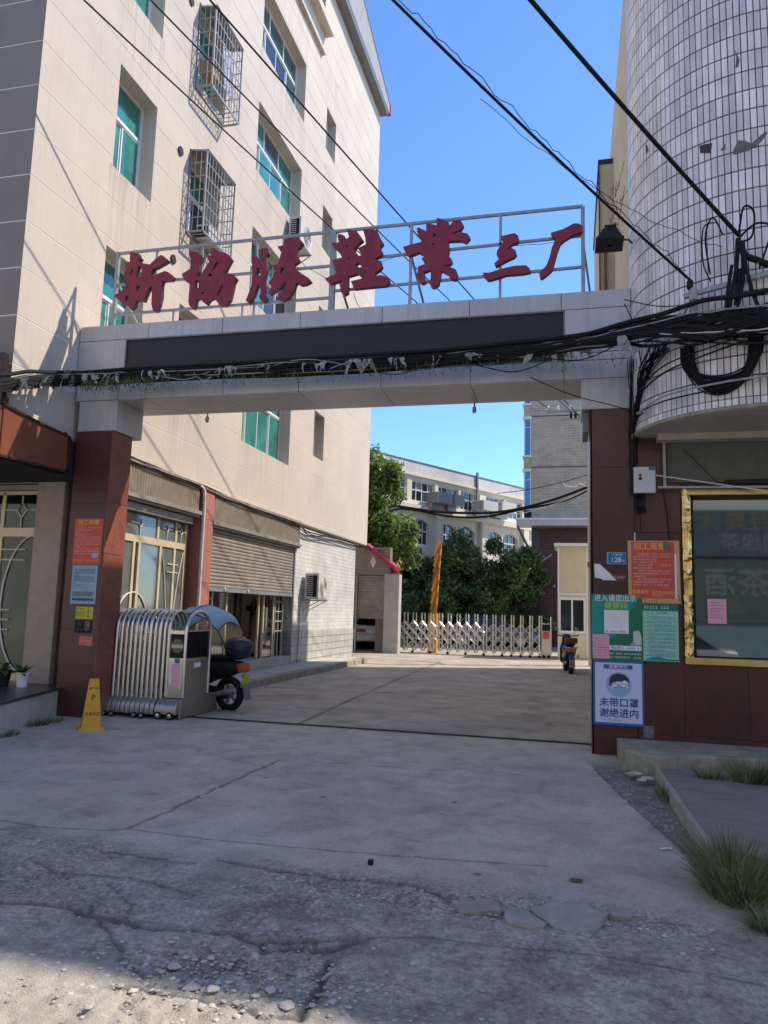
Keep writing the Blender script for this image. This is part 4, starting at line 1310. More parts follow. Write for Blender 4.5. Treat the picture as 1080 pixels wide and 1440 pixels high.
# ---- sign above the beam
sg = thing('factory_sign', 'maroon Chinese characters on a grey metal frame standing on top of the gateway beam', 'sign', (-3.2, 9.6, 5.71))
def bar(name, p, q, w=0.032, mt='galv'):
    return MB().bar(p, q, w).build(name, M[mt], sg)
YS = 9.60
bar('top_rail', (-6.72, YS, 6.89), (0.16, YS, 6.92), 0.036)
bar('middle_rail', (-6.72, YS, 6.385), (-3.27, YS, 6.395), 0.034)
bar('middle_rail', (-3.23, YS, 6.45), (0.15, YS, 6.515), 0.034)
bar('lower_rail', (-6.72, YS, 5.915), (-3.27, YS, 5.925), 0.034)
bar('lower_rail', (-3.23, YS, 6.02), (0.15, YS, 6.085), 0.034)
for x, w in ((-6.70, 0.05), (-6.04, 0.028), (-5.29, 0.028), (-4.42, 0.028), (-3.25, 0.075), (-2.13, 0.038), (-0.91, 0.034), (0.155, 0.05)):
    z0 = 5.712
    if x in (-6.04, -5.29):
        bar('upright', (x, YS, 6.39), (x, YS, 6.89), w)
    else:
        bar('upright', (x, YS, z0), (x, YS, 6.91), w)
for x in (-6.70, -5.2, -3.25, -2.13, 0.155):
    bar('brace', (x, YS + 0.02, 6.45), (x + 0.14, 10.3, 5.712), 0.026)
for x in (-5.7, -4.6):
    bar('upright', (x, YS, 5.712), (x, YS, 5.92), 0.022)
for gi, (ch, pieces_) in enumerate(GLYPHS.items()):
    root = None
    for loops in pieces_:
        lp_ = [[(a / 1000.0, b / 1000.0) for a, b in l] for l in loops]
        yo = YF
        body = MB().prism(lp_, lambda a, b, d: (a, d, b), yo + 0.0, yo + 0.075)
        o = body.build('sign_character', M['letterside'], sg)
        face = MB()
        tris = tessellate_polygon([[Vector((a, b, 0)) for a, b in l] for l in lp_])
        flat = [p for l in lp_ for p in l]
        face.add([(a, yo - 0.003, b) for a, b in flat], [tuple(t) for t in tris])
        face.build('letter_face', M['redletter'], o)
    if gi < 5:
        pass
wr2 = random.Random(4)
for (xa, za, xb, zb) in ((-0.9, 6.5, 0.1, 6.53), (-3.1, 6.45, -2.3, 6.47), (-3.1, 5.95, -2.95, 5.72), (-2.95, 6.0, -2.8, 5.72), (-4.0, 6.75, -3.3, 6.2)):
    MB().tube([(xa + (xb - xa) * t + wr2.uniform(-.01, .01), YS + 0.03, za + (zb - za) * t - 0.05 * math.sin(math.pi * t) + wr2.uniform(-.008, .008)) for t in np.linspace(0, 1, 9)], 0.004, 4).build('loose_wire', M['cable'], sg)

# ------------------------------------------------------------------ folded retractable gate
rg = thing('retractable_gate', 'stainless steel retractable gate folded up beside the left pillar, hoops nested together', 'gate', (-6.0, 10.3, 0))
def hoop(x, tilt=0.0):
    m = MB()
    pts = []
    yc, hw = 10.20, 0.255
    for z in (0.27, 0.7, 1.0, 1.24):
        pts.append((x, yc - hw - 0.015 * (1.24 - z), z))
    for t in np.linspace(math.pi, 0, 11)[1:-1]:
        pts.append((x, yc + hw * math.cos(t), 1.24 + 0.27 * math.sin(t)))
    for z in (1.24, 1.0, 0.7, 0.30):
        pts.append((x, yc + hw + 0.015 * (1.24 - z), z))
    m.tube(pts, 0.0245, 14)
    return m
hx = [-6.72 + i * 0.0765 for i in range(14)]
hx = [-6.70 + i * 0.0775 for i in range(14)]
h0 = hoop(0, 1.0)
ORG['__'] = (0, 0, 0)
first = None
for i, x in enumerate(hx):
    if first is None:
        first = hoop(x, 1.0).build('hoop', M['steel'], rg, smooth=True)
    else:
        piece(first, loc=(x - hx[0], 0.004 * (i % 3), 0.006 * math.sin(i * 2.1)))
# ribbed lower housings, one to each hoop
hs = None
for i, x in enumerate(hx):
    if hs is None:
        m = MB()
        prof = [(9.80, 0.06), (9.80, 0.16), (9.82, 0.22), (9.88, 0.27), (9.95, 0.285), (10.45, 0.285), (10.52, 0.27), (10.58, 0.22), (10.6, 0.16), (10.6, 0.06)]
        xa, xb = x - 0.095, x - 0.095 + 0.068
        n = len(prof)
        m.add([(xa, a, b) for a, b in prof] + [(xb, a, b) for a, b in prof],
              [(k, (k + 1) % n, n + (k + 1) % n, n + k) for k in range(n)] + [tuple(range(n)), tuple(range(2 * n - 1, n - 1, -1))])
        hs = m.build('wheel_housing', M['steel_dull'], rg, smooth=True, bevel=0.008)
    else:
        piece(hs, loc=(x - hx[0], 0.003 * (i % 2), 0))
hb = MB().box(-6.75, -5.66, 9.95, 10.45, 0.10, 0.24)
hb.build('lower_frame', M['black'], rg)
# thin lattice rods seen inside the hoops
lt = MB()
for i, x in enumerate(hx[:-1]):
    for z in (0.5, 0.9, 1.25):
        lt.bar((x, 10.02, z - 0.1), (x + 0.07, 10.02, z + 0.1), 0.012)
        lt.bar((x, 10.38, z + 0.1), (x + 0.07, 10.38, z - 0.1), 0.012)
lt.build('lattice', M['steel_dull'], rg, stuff=True)
def wheel(x, y, r=0.045):
    m = MB().lathe([(r * .6, -0.02), (r, -0.016), (r, 0.016), (r * .6, 0.02)], (x, y, r), 16, axis='y')
    w = m.build('wheel', M['black'], rg, smooth=True)
    MB().lathe([(r * .5, -0.024), (r * .55, -0.022), (r * .5, 0.0)], (x, y, r), 12, axis='y').build('hub', M['steel'], w, smooth=True)
for x in (-6.70, -6.61, -6.50, -6.38, -6.02, -5.90):
    wheel(x, 9.80, 0.042)
wheel(-5.64, 9.795, 0.055)
wheel(-5.46, 9.795, 0.055)
# drive box at the leading end
m = MB()
prof = [(9.79, 0.07), (9.79, 0.17), (9.83, 0.23), (9.90, 0.27), (9.95, 0.28), (10.5, 0.28), (10.5, 0.07)]
n = len(prof)
m.add([(-5.70, a, b) for a, b in prof] + [(-5.37, a, b) for a, b in prof], [(k, (k + 1) % n, n + (k + 1) % n, n + k) for k in range(n)] + [tuple(range(n)), tuple(range(2 * n - 1, n - 1, -1))])
m.build('drive_housing', M['steel_dull'], rg, smooth=True, bevel=0.01)
m = MB()
m.prism([[(9.87, 0.02), (11.05, 0.02), (10.98, 0.22), (10.70, 0.30), (10.68, 0.84), (9.99, 0.84), (9.99, 0.33), (9.90, 0.26)]], lambda a, b, d: (d, a, b), -5.372, -5.345)
m.build('end_plate', M['steel_dull'], rg, bevel=0.004)
m = MB()
m.box(-5.60, -5.375, 9.93, 9.95, 0.29, 0.82)
m.build('front_plate', M['steel'], rg, bevel=0.003)
B(-5.60, -5.375, 9.96, 10.6, 0.28, 0.84).build('motor_box', M['grey_paint'], rg)
m = MB()
for (x, y0, y1) in ((-5.615, 9.93, 10.45), (-5.35, 9.93, 10.68)):
    yc, hw = (y0 + y1) / 2, (y1 - y0) / 2
    pts = [(x, y0, 0.3), (x, y0, 0.8), (x, y0, 1.22)] + [(x, yc - hw * math.cos(t), 1.22 + 0.29 * math.sin(t)) for t in np.linspace(0, math.pi, 13)[1:-1]] + [(x, y1, 1.22), (x, y1, 0.8), (x, y1, 0.3)]
    MB().tube(pts, 0.024, 10).build('end_hoop', M['steel'], rg, smooth=True)
m = MB()
m.box(-5.60, -5.37, 9.92, 9.95, 1.185, 1.235)
m.box(-5.60, -5.37, 9.92, 9.95, 0.80, 0.845)
m.box(-5.37, -5.34, 9.95, 10.68, 0.80, 0.84)
m.box(-5.37, -5.34, 9.95, 10.68, 1.22, 1.235)
m.build('cross_rail', M['steel'], rg)
m = MB()
m.box(-5.595, -5.375, 9.95, 9.97, 0.845, 1.185)
m.build('black_panel', M['black'], rg)
m = MB()
m.lathe([(0.10, -0.012), (0.105, -0.006), (0.105, 0.0)], (-5.485, 9.955, 1.015), 24, axis='y')
dsk = m.build('round_window', M['dark_glass'], rg, smooth=True)
B(-5.58, -5.39, 9.936, 9.941, 0.985, 1.035).build('window_strip', M['steel_dull'], rg)
m = MB()
for k in range(9):
    B(-5.368, -5.35, 10.02 + k * 0.07, 10.05 + k * 0.07, 0.85, 1.21).build('grille_slat', M['black'], rg)
m.box(-5.40, -5.368, 9.98, 10.66, 0.845, 1.218)
m.build('side_grille', M['black'], rg)
pk = MB()
pk.add([(-5.545, 9.922, 0.46), (-5.415, 9.920, 0.455), (-5.405, 9.924, 0.76), (-5.54, 9.921, 0.765)], [(0, 1, 2, 3)])
pk.build('pink_notice', M['pinkpost'], rg)
m = MB()
m.add([(-5.57, 9.926, 0.50), (-5.39, 9.926, 0.42), (-5.385, 9.926, 0.80), (-5.57, 9.926, 0.80)], [(0, 1, 2, 3)])
m.build('torn_paper', M['paper'], rg)
B(-5.50, -5.42, 9.918, 9.922, 0.775, 0.84).build('blue_label', M['plate_blue'], rg)
B(-5.342, -5.34, 10.2, 10.4, 0.70, 0.77).build('side_label', M['paper'], rg)

# ------------------------------------------------------------------ yellow no parking cone sign
cn = thing('parking_cone', 'yellow square no parking cone with a black letter P, left of the folded gate', 'parking cone', (-5.955, 8.72, 0))
m = MB()
def frust(m, x, y, a0, a1, z0, z1):
    m.add([(x - a0, y - a0, z0), (x + a0, y - a0, z0), (x + a0, y + a0, z0), (x - a0, y + a0, z0), (x - a1, y - a1, z1), (x + a1, y - a1, z1), (x + a1, y + a1, z1), (x - a1, y + a1, z1)],
          [(0, 3, 2, 1), (4, 5, 6, 7), (0, 1, 5, 4), (1, 2, 6, 5), (2, 3, 7, 6), (3, 0, 4, 7)])
CX, CY = -5.955, 8.72
frust(m, 0, 0, 0.118, 0.055, 0.035, 0.63)
m2 = MB()
frust(m2, 0, 0, 0.165, 0.155, 0, 0.022)
frust(m2, 0, 0, 0.15, 0.122, 0.022, 0.045)
rot = Matrix.Rotation(R(38), 3, 'Z')
for mm in (m, m2):
    mm.v = [tuple(rot @ Vector(p) + Vector((CX, CY, 0))) for p in mm.v]
c_ = m.build('body', M['yellow'], cn, bevel=0.008)
m2.build('base', M['yellow'], cn, bevel=0.006)
for fa in (38, -52 + 180 - 90 + 0 + 0,):
    pass
tilt = math.atan2(0.118 - 0.055, 0.595)
for side, az in (('a', 38), ('b', 38 + 90)):
    az_ = R(az)
    # face normal directions: -Y face rotated by az, and +X face
    nrm = Vector((math.sin(az_ if side == 'a' else az_ ), -math.cos(az_ if side == 'a' else az_), 0))
    for body, size, z in (('P', 0.10, 0.40), ('请勿泊车', 0.030 if side == 'a' else 0.03, 0.515), ('专用车位', 0.044, 0.20)):
        half = 0.118 - (0.118 - 0.055) * (z - 0.035) / 0.595
        p = Vector((CX, CY, z)) + nrm * (half + 0.003)
        text(body, size, p, M['txt_dark'], cn, rot=(math.pi / 2 - tilt, 0, az_), bold=0.02)

# ------------------------------------------------------------------ scooter builder (local: x = length, front at +x)
def scooter(name, label, loc, rz, body_mat, group=None):
    s = thing(name, label, 'scooter', loc, group, local=True, rz=rz)
    def wheelset(x, r=0.215):
        w = MB()
        pts = [(x + r * math.cos(t), 0, r + 0.03 + r * math.sin(t)) for t in np.linspace(0, 2 * math.pi, 28, endpoint=False)]
        w.tube(pts, 0.058, 10, closed=True)
        t_ = w.build('tyre', M['black'], s, smooth=True)
        h = MB().lathe([(0.06, -0.05), (0.06, 0.05)], (x, 0, r + 0.03), 14, axis='y')
        for k in range(5):
            a = 2 * math.pi * k / 5
            h.bar((x, 0, r + 0.03), (x + 0.175 * math.cos(a), 0, r + 0.03 + 0.175 * math.sin(a)), 0.03, 0.045)
        h.tube([(x + 0.175 * math.cos(t), 0, r + 0.03 + 0.175 * math.sin(t)) for t in np.linspace(0, 2 * math.pi, 24, endpoint=False)], 0.016, 6, closed=True)
        h.build('rim', M['grey_paint'], t_, smooth=True)
    wheelset(-0.60)
    wheelset(0.62)
    def loft(secs, name, mt, n=16, smooth=True):
        m = MB()
        base = 0
        for (x, zc, hw, hh) in secs:
            for k in range(n):
                a = 2 * math.pi * k / n
                c, s_ = math.cos(a), math.sin(a)
                e = 0.75
                m.v.append((x, hw * abs(c) ** e * (1 if c > 0 else -1), zc + hh * abs(s_) ** e * (1 if s_ > 0 else -1)))
        for i in range(len(secs) - 1):
            for k in range(n):
                k2 = (k + 1) % n
                m.f.append((i * n + k, i * n + k2, (i + 1) * n + k2, (i + 1) * n + k))
        m.f.append(tuple(range(n)))
        m.f.append(tuple(range((len(secs) - 1) * n, len(secs) * n))[::-1])
        return m.build(name, mt, s, smooth=smooth)
    loft([(-0.86, 0.70, 0.03, 0.03), (-0.80, 0.68, 0.10, 0.08), (-0.6, 0.64, 0.155, 0.13), (-0.3, 0.60, 0.17, 0.17), (-0.05, 0.52, 0.17, 0.2), (0.05, 0.42, 0.14, 0.12)], 'rear_body', body_mat)
    loft([(-0.62, 0.79, 0.10, 0.03), (-0.5, 0.80, 0.15, 0.045), (-0.2, 0.79, 0.155, 0.045), (0.0, 0.76, 0.12, 0.04), (0.08, 0.75, 0.05, 0.02)], 'seat', M['black'])
    loft([(-0.1, 0.29, 0.14, 0.05), (0.3, 0.27, 0.16, 0.04), (0.42, 0.32, 0.13, 0.06)], 'footboard', M['black'])
    m = MB()
    prof = [(0.36, 0.28), (0.42, 0.45), (0.45, 0.65), (0.42, 0.85), (0.38, 0.98)]
    vs = []
    for (x, z) in prof:
        wv = 0.19 if z < 0.8 else 0.13
        for k in range(7):
            a = -1 + 2 * k / 6
            vs.append((x - 0.10 * a * a + 0.05, wv * a, z))
    for (x, z) in prof:
        wv = 0.18 if z < 0.8 else 0.12
        for k in range(7):
            a = -1 + 2 * k / 6
            vs.append((x - 0.10 * a * a + 0.02, wv * a, z))
    fs = []
    o = 7 * len(prof)
    for i in range(len(prof) - 1):
        for k in range(6):
            a = i * 7 + k
            fs.append((a, a + 1, a + 8, a + 7))
            fs.append((o + a, o + a + 7, o + a + 8, o + a + 1))
    for i in range(len(prof) - 1):
        fs.append((i * 7, i * 7 + 7, o + i * 7 + 7, o + i * 7))
        fs.append((i * 7 + 6, o + i * 7 + 6, o + i * 7 + 13, i * 7 + 13))
    for k in range(6):
        fs.append((k, o + k, o + k + 1, k + 1))
        t = (len(prof) - 1) * 7 + k
        fs.append((t, t + 1, o + t + 1, o + t))
    m.add(vs, fs)
    m.build('leg_shield', body_mat, s, smooth=True)
    loft([(0.38, 0.55, 0.03, 0.05), (0.55, 0.56, 0.07, 0.05), (0.75, 0.50, 0.07, 0.04), (0.86, 0.40, 0.05, 0.03)], 'front_mudguard', body_mat)
    MB().tube([(0.62, 0.06, 0.25), (0.5, 0.05, 0.6), (0.36, 0.0, 1.0)], 0.02, 8).build('fork', M['galv'], s, smooth=True)
    loft([(0.28, 1.00, 0.05, 0.03), (0.34, 1.02, 0.12, 0.06), (0.44, 1.0, 0.11, 0.07), (0.5, 0.97, 0.06, 0.05)], 'handlebar_cover', body_mat)
    MB().tube([(0.24, -0.34, 1.04), (0.34, -0.15, 1.02), (0.36, 0, 1.01), (0.34, 0.15, 1.02), (0.24, 0.34, 1.04)], 0.016, 8).build('handlebar', M['black'], s, smooth=True)
    for sd in (-1, 1):
        MB().tube([(0.34, 0.2 * sd, 1.03), (0.36, 0.24 * sd, 1.14), (0.34, 0.27 * sd, 1.19)], 0.007, 6).build('mirror_stem', M['black'], s, smooth=True)
        MB().lathe([(0.03, -0.008), (0.055, 0.0), (0.03, 0.01)], (0.33, 0.28 * sd, 1.22), 14, axis='x').build('mirror', M['galv'], s, smooth=True)
    m = MB()
    m.obox((-0.86, 0, 0.66), (0.10, 0.20, 0.13), Matrix.Rotation(R(25), 3, 'Y'))
    m.build('tail_light', mat('tail_red', (0.40, 0.10, 0.04), 0.3), s, bevel=0.01)
    m = MB()
    m.obox((-0.90, 0, 0.46), (0.006, 0.15, 0.20), Matrix.Rotation(R(-18), 3, 'Y'))
    pl_ = m.build('number_plate', M['yellow_paper'] if group is None and 'canopy' in label else M['plate_blue'], s)
    m = MB()
    m.obox((-0.94, 0, 0.30), (0.01, 0.16, 0.24), Matrix.Rotation(R(12), 3, 'Y'))
    m.obox((-0.88, 0, 0.53), (0.05, 0.10, 0.04), Matrix.Rotation(R(-30), 3, 'Y'))
    m.build('mud_flap', M['grey_paint'], s, bevel=0.004)
    MB().tube([(-0.2, 0.13, 0.22), (-0.45, 0.16, 0.24), (-0.7, 0.17, 0.3), (-0.85, 0.17, 0.33)], [0.025, 0.035, 0.045, 0.04], 10).build('exhaust', M['galv'], s, smooth=True)
    m = MB()
    m.obox((-0.42, 0.1, 0.27), (0.42, 0.1, 0.15), Matrix.Rotation(R(-8), 3, 'Y'))
    m.build('engine', M['black'], s, bevel=0.03)
    MB().tube([(-0.1, -0.1, 0.25), (-0.06, -0.2, 0.02)], 0.012, 6).build('side_stand', M['black'], s)
    return s

s1 = scooter('scooter', 'black scooter with sky blue rain canopy and bagged top box, behind the folded gate', (-5.78, 11.30, 0), R(165), M['black'])
# rain canopy: a hood that runs from the front down to the rear carrier
m = MB()
path = [(0.78, 1.28), (0.6, 1.52), (0.35, 1.66), (0.05, 1.70), (-0.22, 1.62), (-0.42, 1.42), (-0.50, 1.15), (-0.52, 0.92)]
path = [(a - 0.12, b * 0.95) for a, b in path]
wd = [0.20, 0.32, 0.38, 0.39, 0.36, 0.30, 0.24, 0.18]
vs, fs = [], []
for (x, z), w in zip(path, wd):
    for k in range(9):
        a = -1 + k / 4
        vs.append((x - 0.02 * a * a, w * a, z - 0.14 * a * a * (1 if z > 1.3 else 0.4)))
for i in range(len(path) - 1):
    for k in range(8):
        a = i * 9 + k
        fs.append((a, a + 1, a + 10, a + 9))
up_f = [f for i, f in enumerate(fs) if i // 8 < 5]
lo_f = [f for i, f in enumerate(fs) if i // 8 >= 5]
def used(fl):
    ids = sorted({i for f in fl for i in f})
    mp = {a: b for b, a in enumerate(ids)}
    return [vs[i] for i in ids], [tuple(mp[i] for i in f) for f in fl]
cm_ = MB().add(*used(up_f))
cp = cm_.build('rain_canopy', M['canopy'], s1, smooth=True)
cp.modifiers.new('solid', 'SOLIDIFY').thickness = 0.004
lw = MB().add(*used(lo_f)).build('clear_rear_sheet', clear_glass('clear_plastic', (0.72, 0.70, 0.66), 0.28), s1, smooth=True)
e = MB()
e.tube([(vs[i * 9][0], vs[i * 9][1], vs[i * 9][2]) for i in range(8)], 0.009, 6)
e.tube([(vs[i * 9 + 8][0], vs[i * 9 + 8][1], vs[i * 9 + 8][2]) for i in range(8)], 0.009, 6)
e.tube([vs[3 * 9 + k] for k in range(9)], 0.006, 5)
e.tube([vs[k] for k in range(9)], 0.009, 5)
e.tube([vs[5 * 9 + k] for k in range(9)], 0.008, 5)
e.build('canopy_piping', M['black'], s1, smooth=True)
MB().tube([(0.36, 0, 1.03), (0.42, 0, 1.3), (0.25, 0, 1.56)], 0.012, 6).build('canopy_pole', M['galv'], s1)
bx = MB()
bx.lathe([(0.02, -0.17), (0.14, -0.14), (0.18, -0.03), (0.19, 0.05), (0.15, 0.13), (0.05, 0.17)], (0, 0, 0), 18)
br = random.Random(2)
bx.v = [((a * 1.3 + br.uniform(-.006, .006)) - 0.74, b * 1.05, c + 0.95 + br.uniform(-.006, .006)) for a, b, c in bx.v]
bx.build('top_box', mat('bagged_box', (0.012, 0.016, 0.035), 0.25, bmp=0.8, bscale=22, bdist=0.02), s1, smooth=True)

s2 = scooter('scooter', 'dark scooter with rear rack and blue number plate, parked before the guard booth', (-0.12, 22.75, 0), R(97), mat('dark_brown_paint', (0.04, 0.022, 0.016), 0.3))
m = MB()
m.obox((-0.72, 0, 0.92), (0.30, 0.34, 0.16), Matrix.Rotation(0, 3, 'Y'))
m.build('rear_box', mat('brown_box', (0.10, 0.05, 0.035), 0.5), s2, bevel=0.04)
m = MB()
for yy in (-0.19, 0.19):
    m.tube([(-0.2, yy, 0.62), (-0.6, yy, 0.76), (-0.86, yy * .9, 0.74), (-0.9, 0, 0.72)], 0.012, 6)
    m.tube([(-0.25, yy, 0.5), (-0.6, yy * 1.1, 0.45), (-0.88, yy, 0.55)], 0.012, 6)
m.build('rear_rack', M['steel'], s2, smooth=True)

# ------------------------------------------------------------------ right: corner building with the tiled round tower
cb_ = thing('corner_building', 'corner building with a round tower clad in tall off-white tiles above a dark red shopfront', 'building', (2.1, 9.6, 0))
TX, TY, TR = 2.16, 9.62, 1.42
TZ0, TZ1 = 3.80, 13.5
m = MB()
n = 96
for i in range(n):
    a0, a1 = 2 * math.pi * i / n, 2 * math.pi * (i + 1) / n
    m.add([(TX + TR * math.cos(a0), TY + TR * math.sin(a0), TZ0), (TX + TR * math.cos(a1), TY + TR * math.sin(a1), TZ0),
           (TX + TR * math.cos(a1), TY + TR * math.sin(a1), TZ1), (TX + TR * math.cos(a0), TY + TR * math.sin(a0), TZ1)], [(0, 1, 2, 3)])
m.build('tower_render', M['grout'], cb_, weld=True)
sf = MB()
sf.add([(TX + TR * math.cos(2 * math.pi * i / n), TY + TR * math.sin(2 * math.pi * i / n), TZ0 + 0.001) for i in range(n)], [tuple(range(n))])
sf.add([(TX + (TR + 0.014) * math.cos(2 * math.pi * i / n), TY + (TR + 0.014) * math.sin(2 * math.pi * i / n), TZ0 - 0.02) for i in range(n)], [tuple(range(n))])
sf.build('tower_soffit', M['concrete_lt'], cb_)
rim = MB()
rim.tube([(TX + (TR + 0.01) * math.cos(a), TY + (TR + 0.01) * math.sin(a), TZ0 - 0.005) for a in np.linspace(0, 2 * math.pi, 80, endpoint=False)], 0.03, 6, closed=True)
rim.build('soffit_rim', M['mossy'], cb_, smooth=True)
# tiles: 67 mm wide, 225 mm tall courses
TW, TH, TT = 0.067, 0.228, 0.010
da = TW / TR
rt = random.Random(21)
courses = []
z = TZ0 + 0.02
courses.append((z, 0.075)); z += 0.085
while z < 12.8:
    courses.append((z, TH - 0.017))
    z += TH
def tmesh(h):
    w = TW - 0.011
    m = MB().box(-TT / 2, TT / 2, -w / 2, w / 2, 0, h)
    return m
campos = Vector((0, 0, 1.6))
cand = []
for ci, (z, h) in enumerate(courses):
    a = math.pi * 0.86
    k = 0
    while a < math.pi * 1.86:
        p = Vector((TX + TR * math.cos(a), TY + TR * math.sin(a), z + h / 2))
        miss = False
        # broken patch
        if False:
            if False:
                miss = True
        if ci > 0 and miss:
            a += da
            continue
        cand.append(((p - campos).length - (0.5 if 4 < z < 7 else 0), ci, a, z, h))
        a += da
cand.sort()
vis = [c for c in cand if c[1] > 0]
top = set()
proto = None
for c in vis:
    if len(top) >= 300:
        break
    d, ci, a, z, h = c
    p = (TX + TR * math.cos(a), TY + TR * math.sin(a))
    if p[0] > 2.45 or z > 8.3:
        continue
    top.add((ci, a))
    if proto is None:
        mm = tmesh(h)
        proto = mm.build('tile', M['tile'], cb_)
        ORGc = ORG[cb_.name]
        me_ = proto.data
        for v in me_.vertices:        # bring the mesh back to its own origin
            v.co = v.co + Vector(ORGc)
        t = proto
    else:
        t = piece(proto)
    t.location = (p[0] + TT / 2 * math.cos(a) - ORGc[0], p[1] + TT / 2 * math.sin(a) - ORGc[1], z - ORGc[2])
    t.rotation_euler = (rt.uniform(-.004, .004), rt.uniform(-.012, .012), a)
rest = MB()
for d, ci, a, z, h in cand:
    if (ci, a) in top:
        continue
    w = TW - 0.011
    aw = w / TR / 2
    r0, r1 = TR, TR + TT + rt.uniform(-.001, .001)
    q = [(r0, -aw), (r1, -aw), (r1, aw), (r0, aw)]
    pts = [(TX + r * math.cos(a + b), TY + r * math.sin(a + b)) for r, b in q]
    rest.add([(x, y, z) for x, y in pts] + [(x, y, z + h) for x, y in pts], [(0, 1, 5, 4), (1, 2, 6, 5), (2, 3, 7, 6), (3, 0, 4, 7), (0, 3, 2, 1), (4, 5, 6, 7)])
rest.build('tile_cladding', M['tile'], cb_, stuff=True)
# patch of bare render and red brick where tiles have fallen
m = MB()
PATCH = [('granite_dark', [(4.152, 6.847), (4.249, 6.817), (4.234, 6.704), (4.157, 6.751)]),
         ('broken', [(4.303, 6.696), (4.343, 6.756), (4.339, 6.681)]),
         ('broken', [(4.392, 6.622), (4.399, 6.669), (4.436, 6.752), (4.482, 6.723), (4.539, 6.662), (4.503, 6.606), (4.398, 6.599)]),
         ('broken', [(4.522, 6.678), (4.552, 6.717), (4.623, 6.794), (4.628, 6.763), (4.585, 6.677), (4.538, 6.633)]),
         ('grout', [(3.613, 7.288), (3.637, 7.254), (3.653, 7.174), (3.623, 7.145)]),
         ('broken', [(4.429, 7.832), (4.451, 7.738), (4.462, 7.692), (4.448, 7.616), (4.43, 7.605), (4.438, 7.724)])]
for mt, P in PATCH:
    rr3 = TR + 0.0115
    MB().prism([[(a * rr3, z) for a, z in P]], lambda u, v, d: (TX + (rr3 + d) * math.cos(u / rr3), TY + (rr3 + d) * math.sin(u / rr3), v), 0.0, 0.003).build('bare_patch', M[mt], cb_)

# walls of the building behind the tower
m = MB()
m.box(0.88, 4.0, 9.75, 24.8, 0.0, 12.05)
m.build('alley_wall', M['cream_wall'], cb_)
m = MB()
m.prism([[(4.0, 9.35), (9.9, 9.33), (10.6, 9.2), (11.6, 8.5), (13.0, 7.6), (16, 6.8), (16, 24), (4.0, 24)]], lambda a, b, d: (a, b, d), 0.0, 15.0)  # unseen block; slanted front shaped to place the shadow edge on the street
m.build('rear_block', M['cream_wall'], cb_)
m = MB()
m.box(0.60, 0.878, 15.6, 19.5, 4.2, 11.15)
m.build('side_bay', M['cream_wall'], cb_)
m = MB()
m.box(0.57, 0.88, 15.57, 19.53, 11.152, 11.25)
m.box(0.575, 0.598, 15.56, 15.62, 4.2, 11.15)
m.build('bay_trim', M['brown_dark'], cb_)
m = MB()
m.box(0.84, 4.0, 9.2, 9.74, 12.05, 12.3)
m.build('roof_edge', M['cream_wall'], cb_)
MB().tube([(0.70, 15.58, 6.2), (0.70, 15.55, 8.5), (0.70, 15.55, 9.6)], 0.03, 6).build('side_pipe', M['rust'], cb_)

# dark red panel wall with the posters
YW = 9.52
m = MB()
m.box(0.745, 1.27, YW, YW + 0.06, 0.2, 3.78)
m.box(1.27, 6.0, YW, YW + 0.06, 0.2, 1.09)
w_ = None
for (a, b, c, d) in ((0.742, 1.262, 0.26, 2.62), (0.742, 1.262, 2.62, 3.78), (0.742, 2.0, 0.0, 0.26), (2.0, 3.3, 0.0, 0.26), (1.262, 1.95, 0.26, 1.085), (1.95, 2.75, 0.26, 1.085), (2.75, 3.6, 0.26, 1.085)):
    B(a + .002, b - .002, YW - 0.004, YW + 0.02, c + .002, d - .002).build('granite_slab', M['granite_dark'], cb_, bevel=0.002)
B(0.75, 6.0, YW + 0.021, YW + 0.2, 0.0, 1.07).build('wall_backing', M['grout'], cb_)
B(0.75, 1.25, YW + 0.021, YW + 0.2, 1.07, 3.78).build('wall_backing', M['grout'], cb_)
B(0.76, 6.0, YW + 0.021, YW + 0.2, 3.20, 3.78).build('wall_backing', M['grout'], cb_)
# broken slab corner showing grey mortar
B(0.80, 0.92, YW - 0.006, YW - 0.002, 0.22, 0.36).build('mortar_patch', M['broken'], cb_)
# grey panel above the window
B(1.12, 6.0, YW - 0.03, YW + 0.02, 3.22, 3.70).build('lintel_panel', mat('lintel_grey', (0.12, 0.125, 0.11), 0.8, grime=0.4, gscale=3, streak=0.4, gcol=(0.05, 0.05, 0.04)), cb_)
B(1.0, 6.0, 9.30, YW - 0.03, 3.705, 3.78).build('lintel_ledge', M['concrete_lt'], cb_)

# shop window
x0, x1, z0, z1 = 1.275, 3.6, 1.10, 3.14
m = MB()
fr = MB()
sw = thing('shop_window', 'large shop window in a crinkled gold foil frame with a pink notice on its glass', 'window', (2.4, 9.5, 1.1))
segs = 26
for i in range(segs):
    za = z0 + (z1 - z0) * i / segs
    zb = z0 + (z1 - z0) * (i + 1) / segs
    j = [rt.uniform(-.012, .008) for _ in range(4)]
    m.add([(x0 + j[0] * .5, 9.49, za), (x0 + 0.05, 9.475 + j[1], za), (x0 + 0.095, 9.495 + j[2], za), (x0 + 0.10, 9.53, za),
           (x0 + j[3] * .5, 9.49, zb), (x0 + 0.05, 9.475 + j[3], zb), (x0 + 0.095, 9.495 + j[0], zb), (x0 + 0.10, 9.53, zb)], [(0, 1, 5, 4), (1, 2, 6, 5), (2, 3, 7, 6)])
m.build('foil_frame', M['foil'], sw, smooth=False, weld=True)
m = MB()
m.box(x0, x1, 9.47, 9.53, 1.085, 1.165)
m.build('frame_sill', M['gold_trim'], sw, bevel=0.006)
m = MB()
m.box(x0, x1, 9.48, 9.53, 3.065, 3.14)
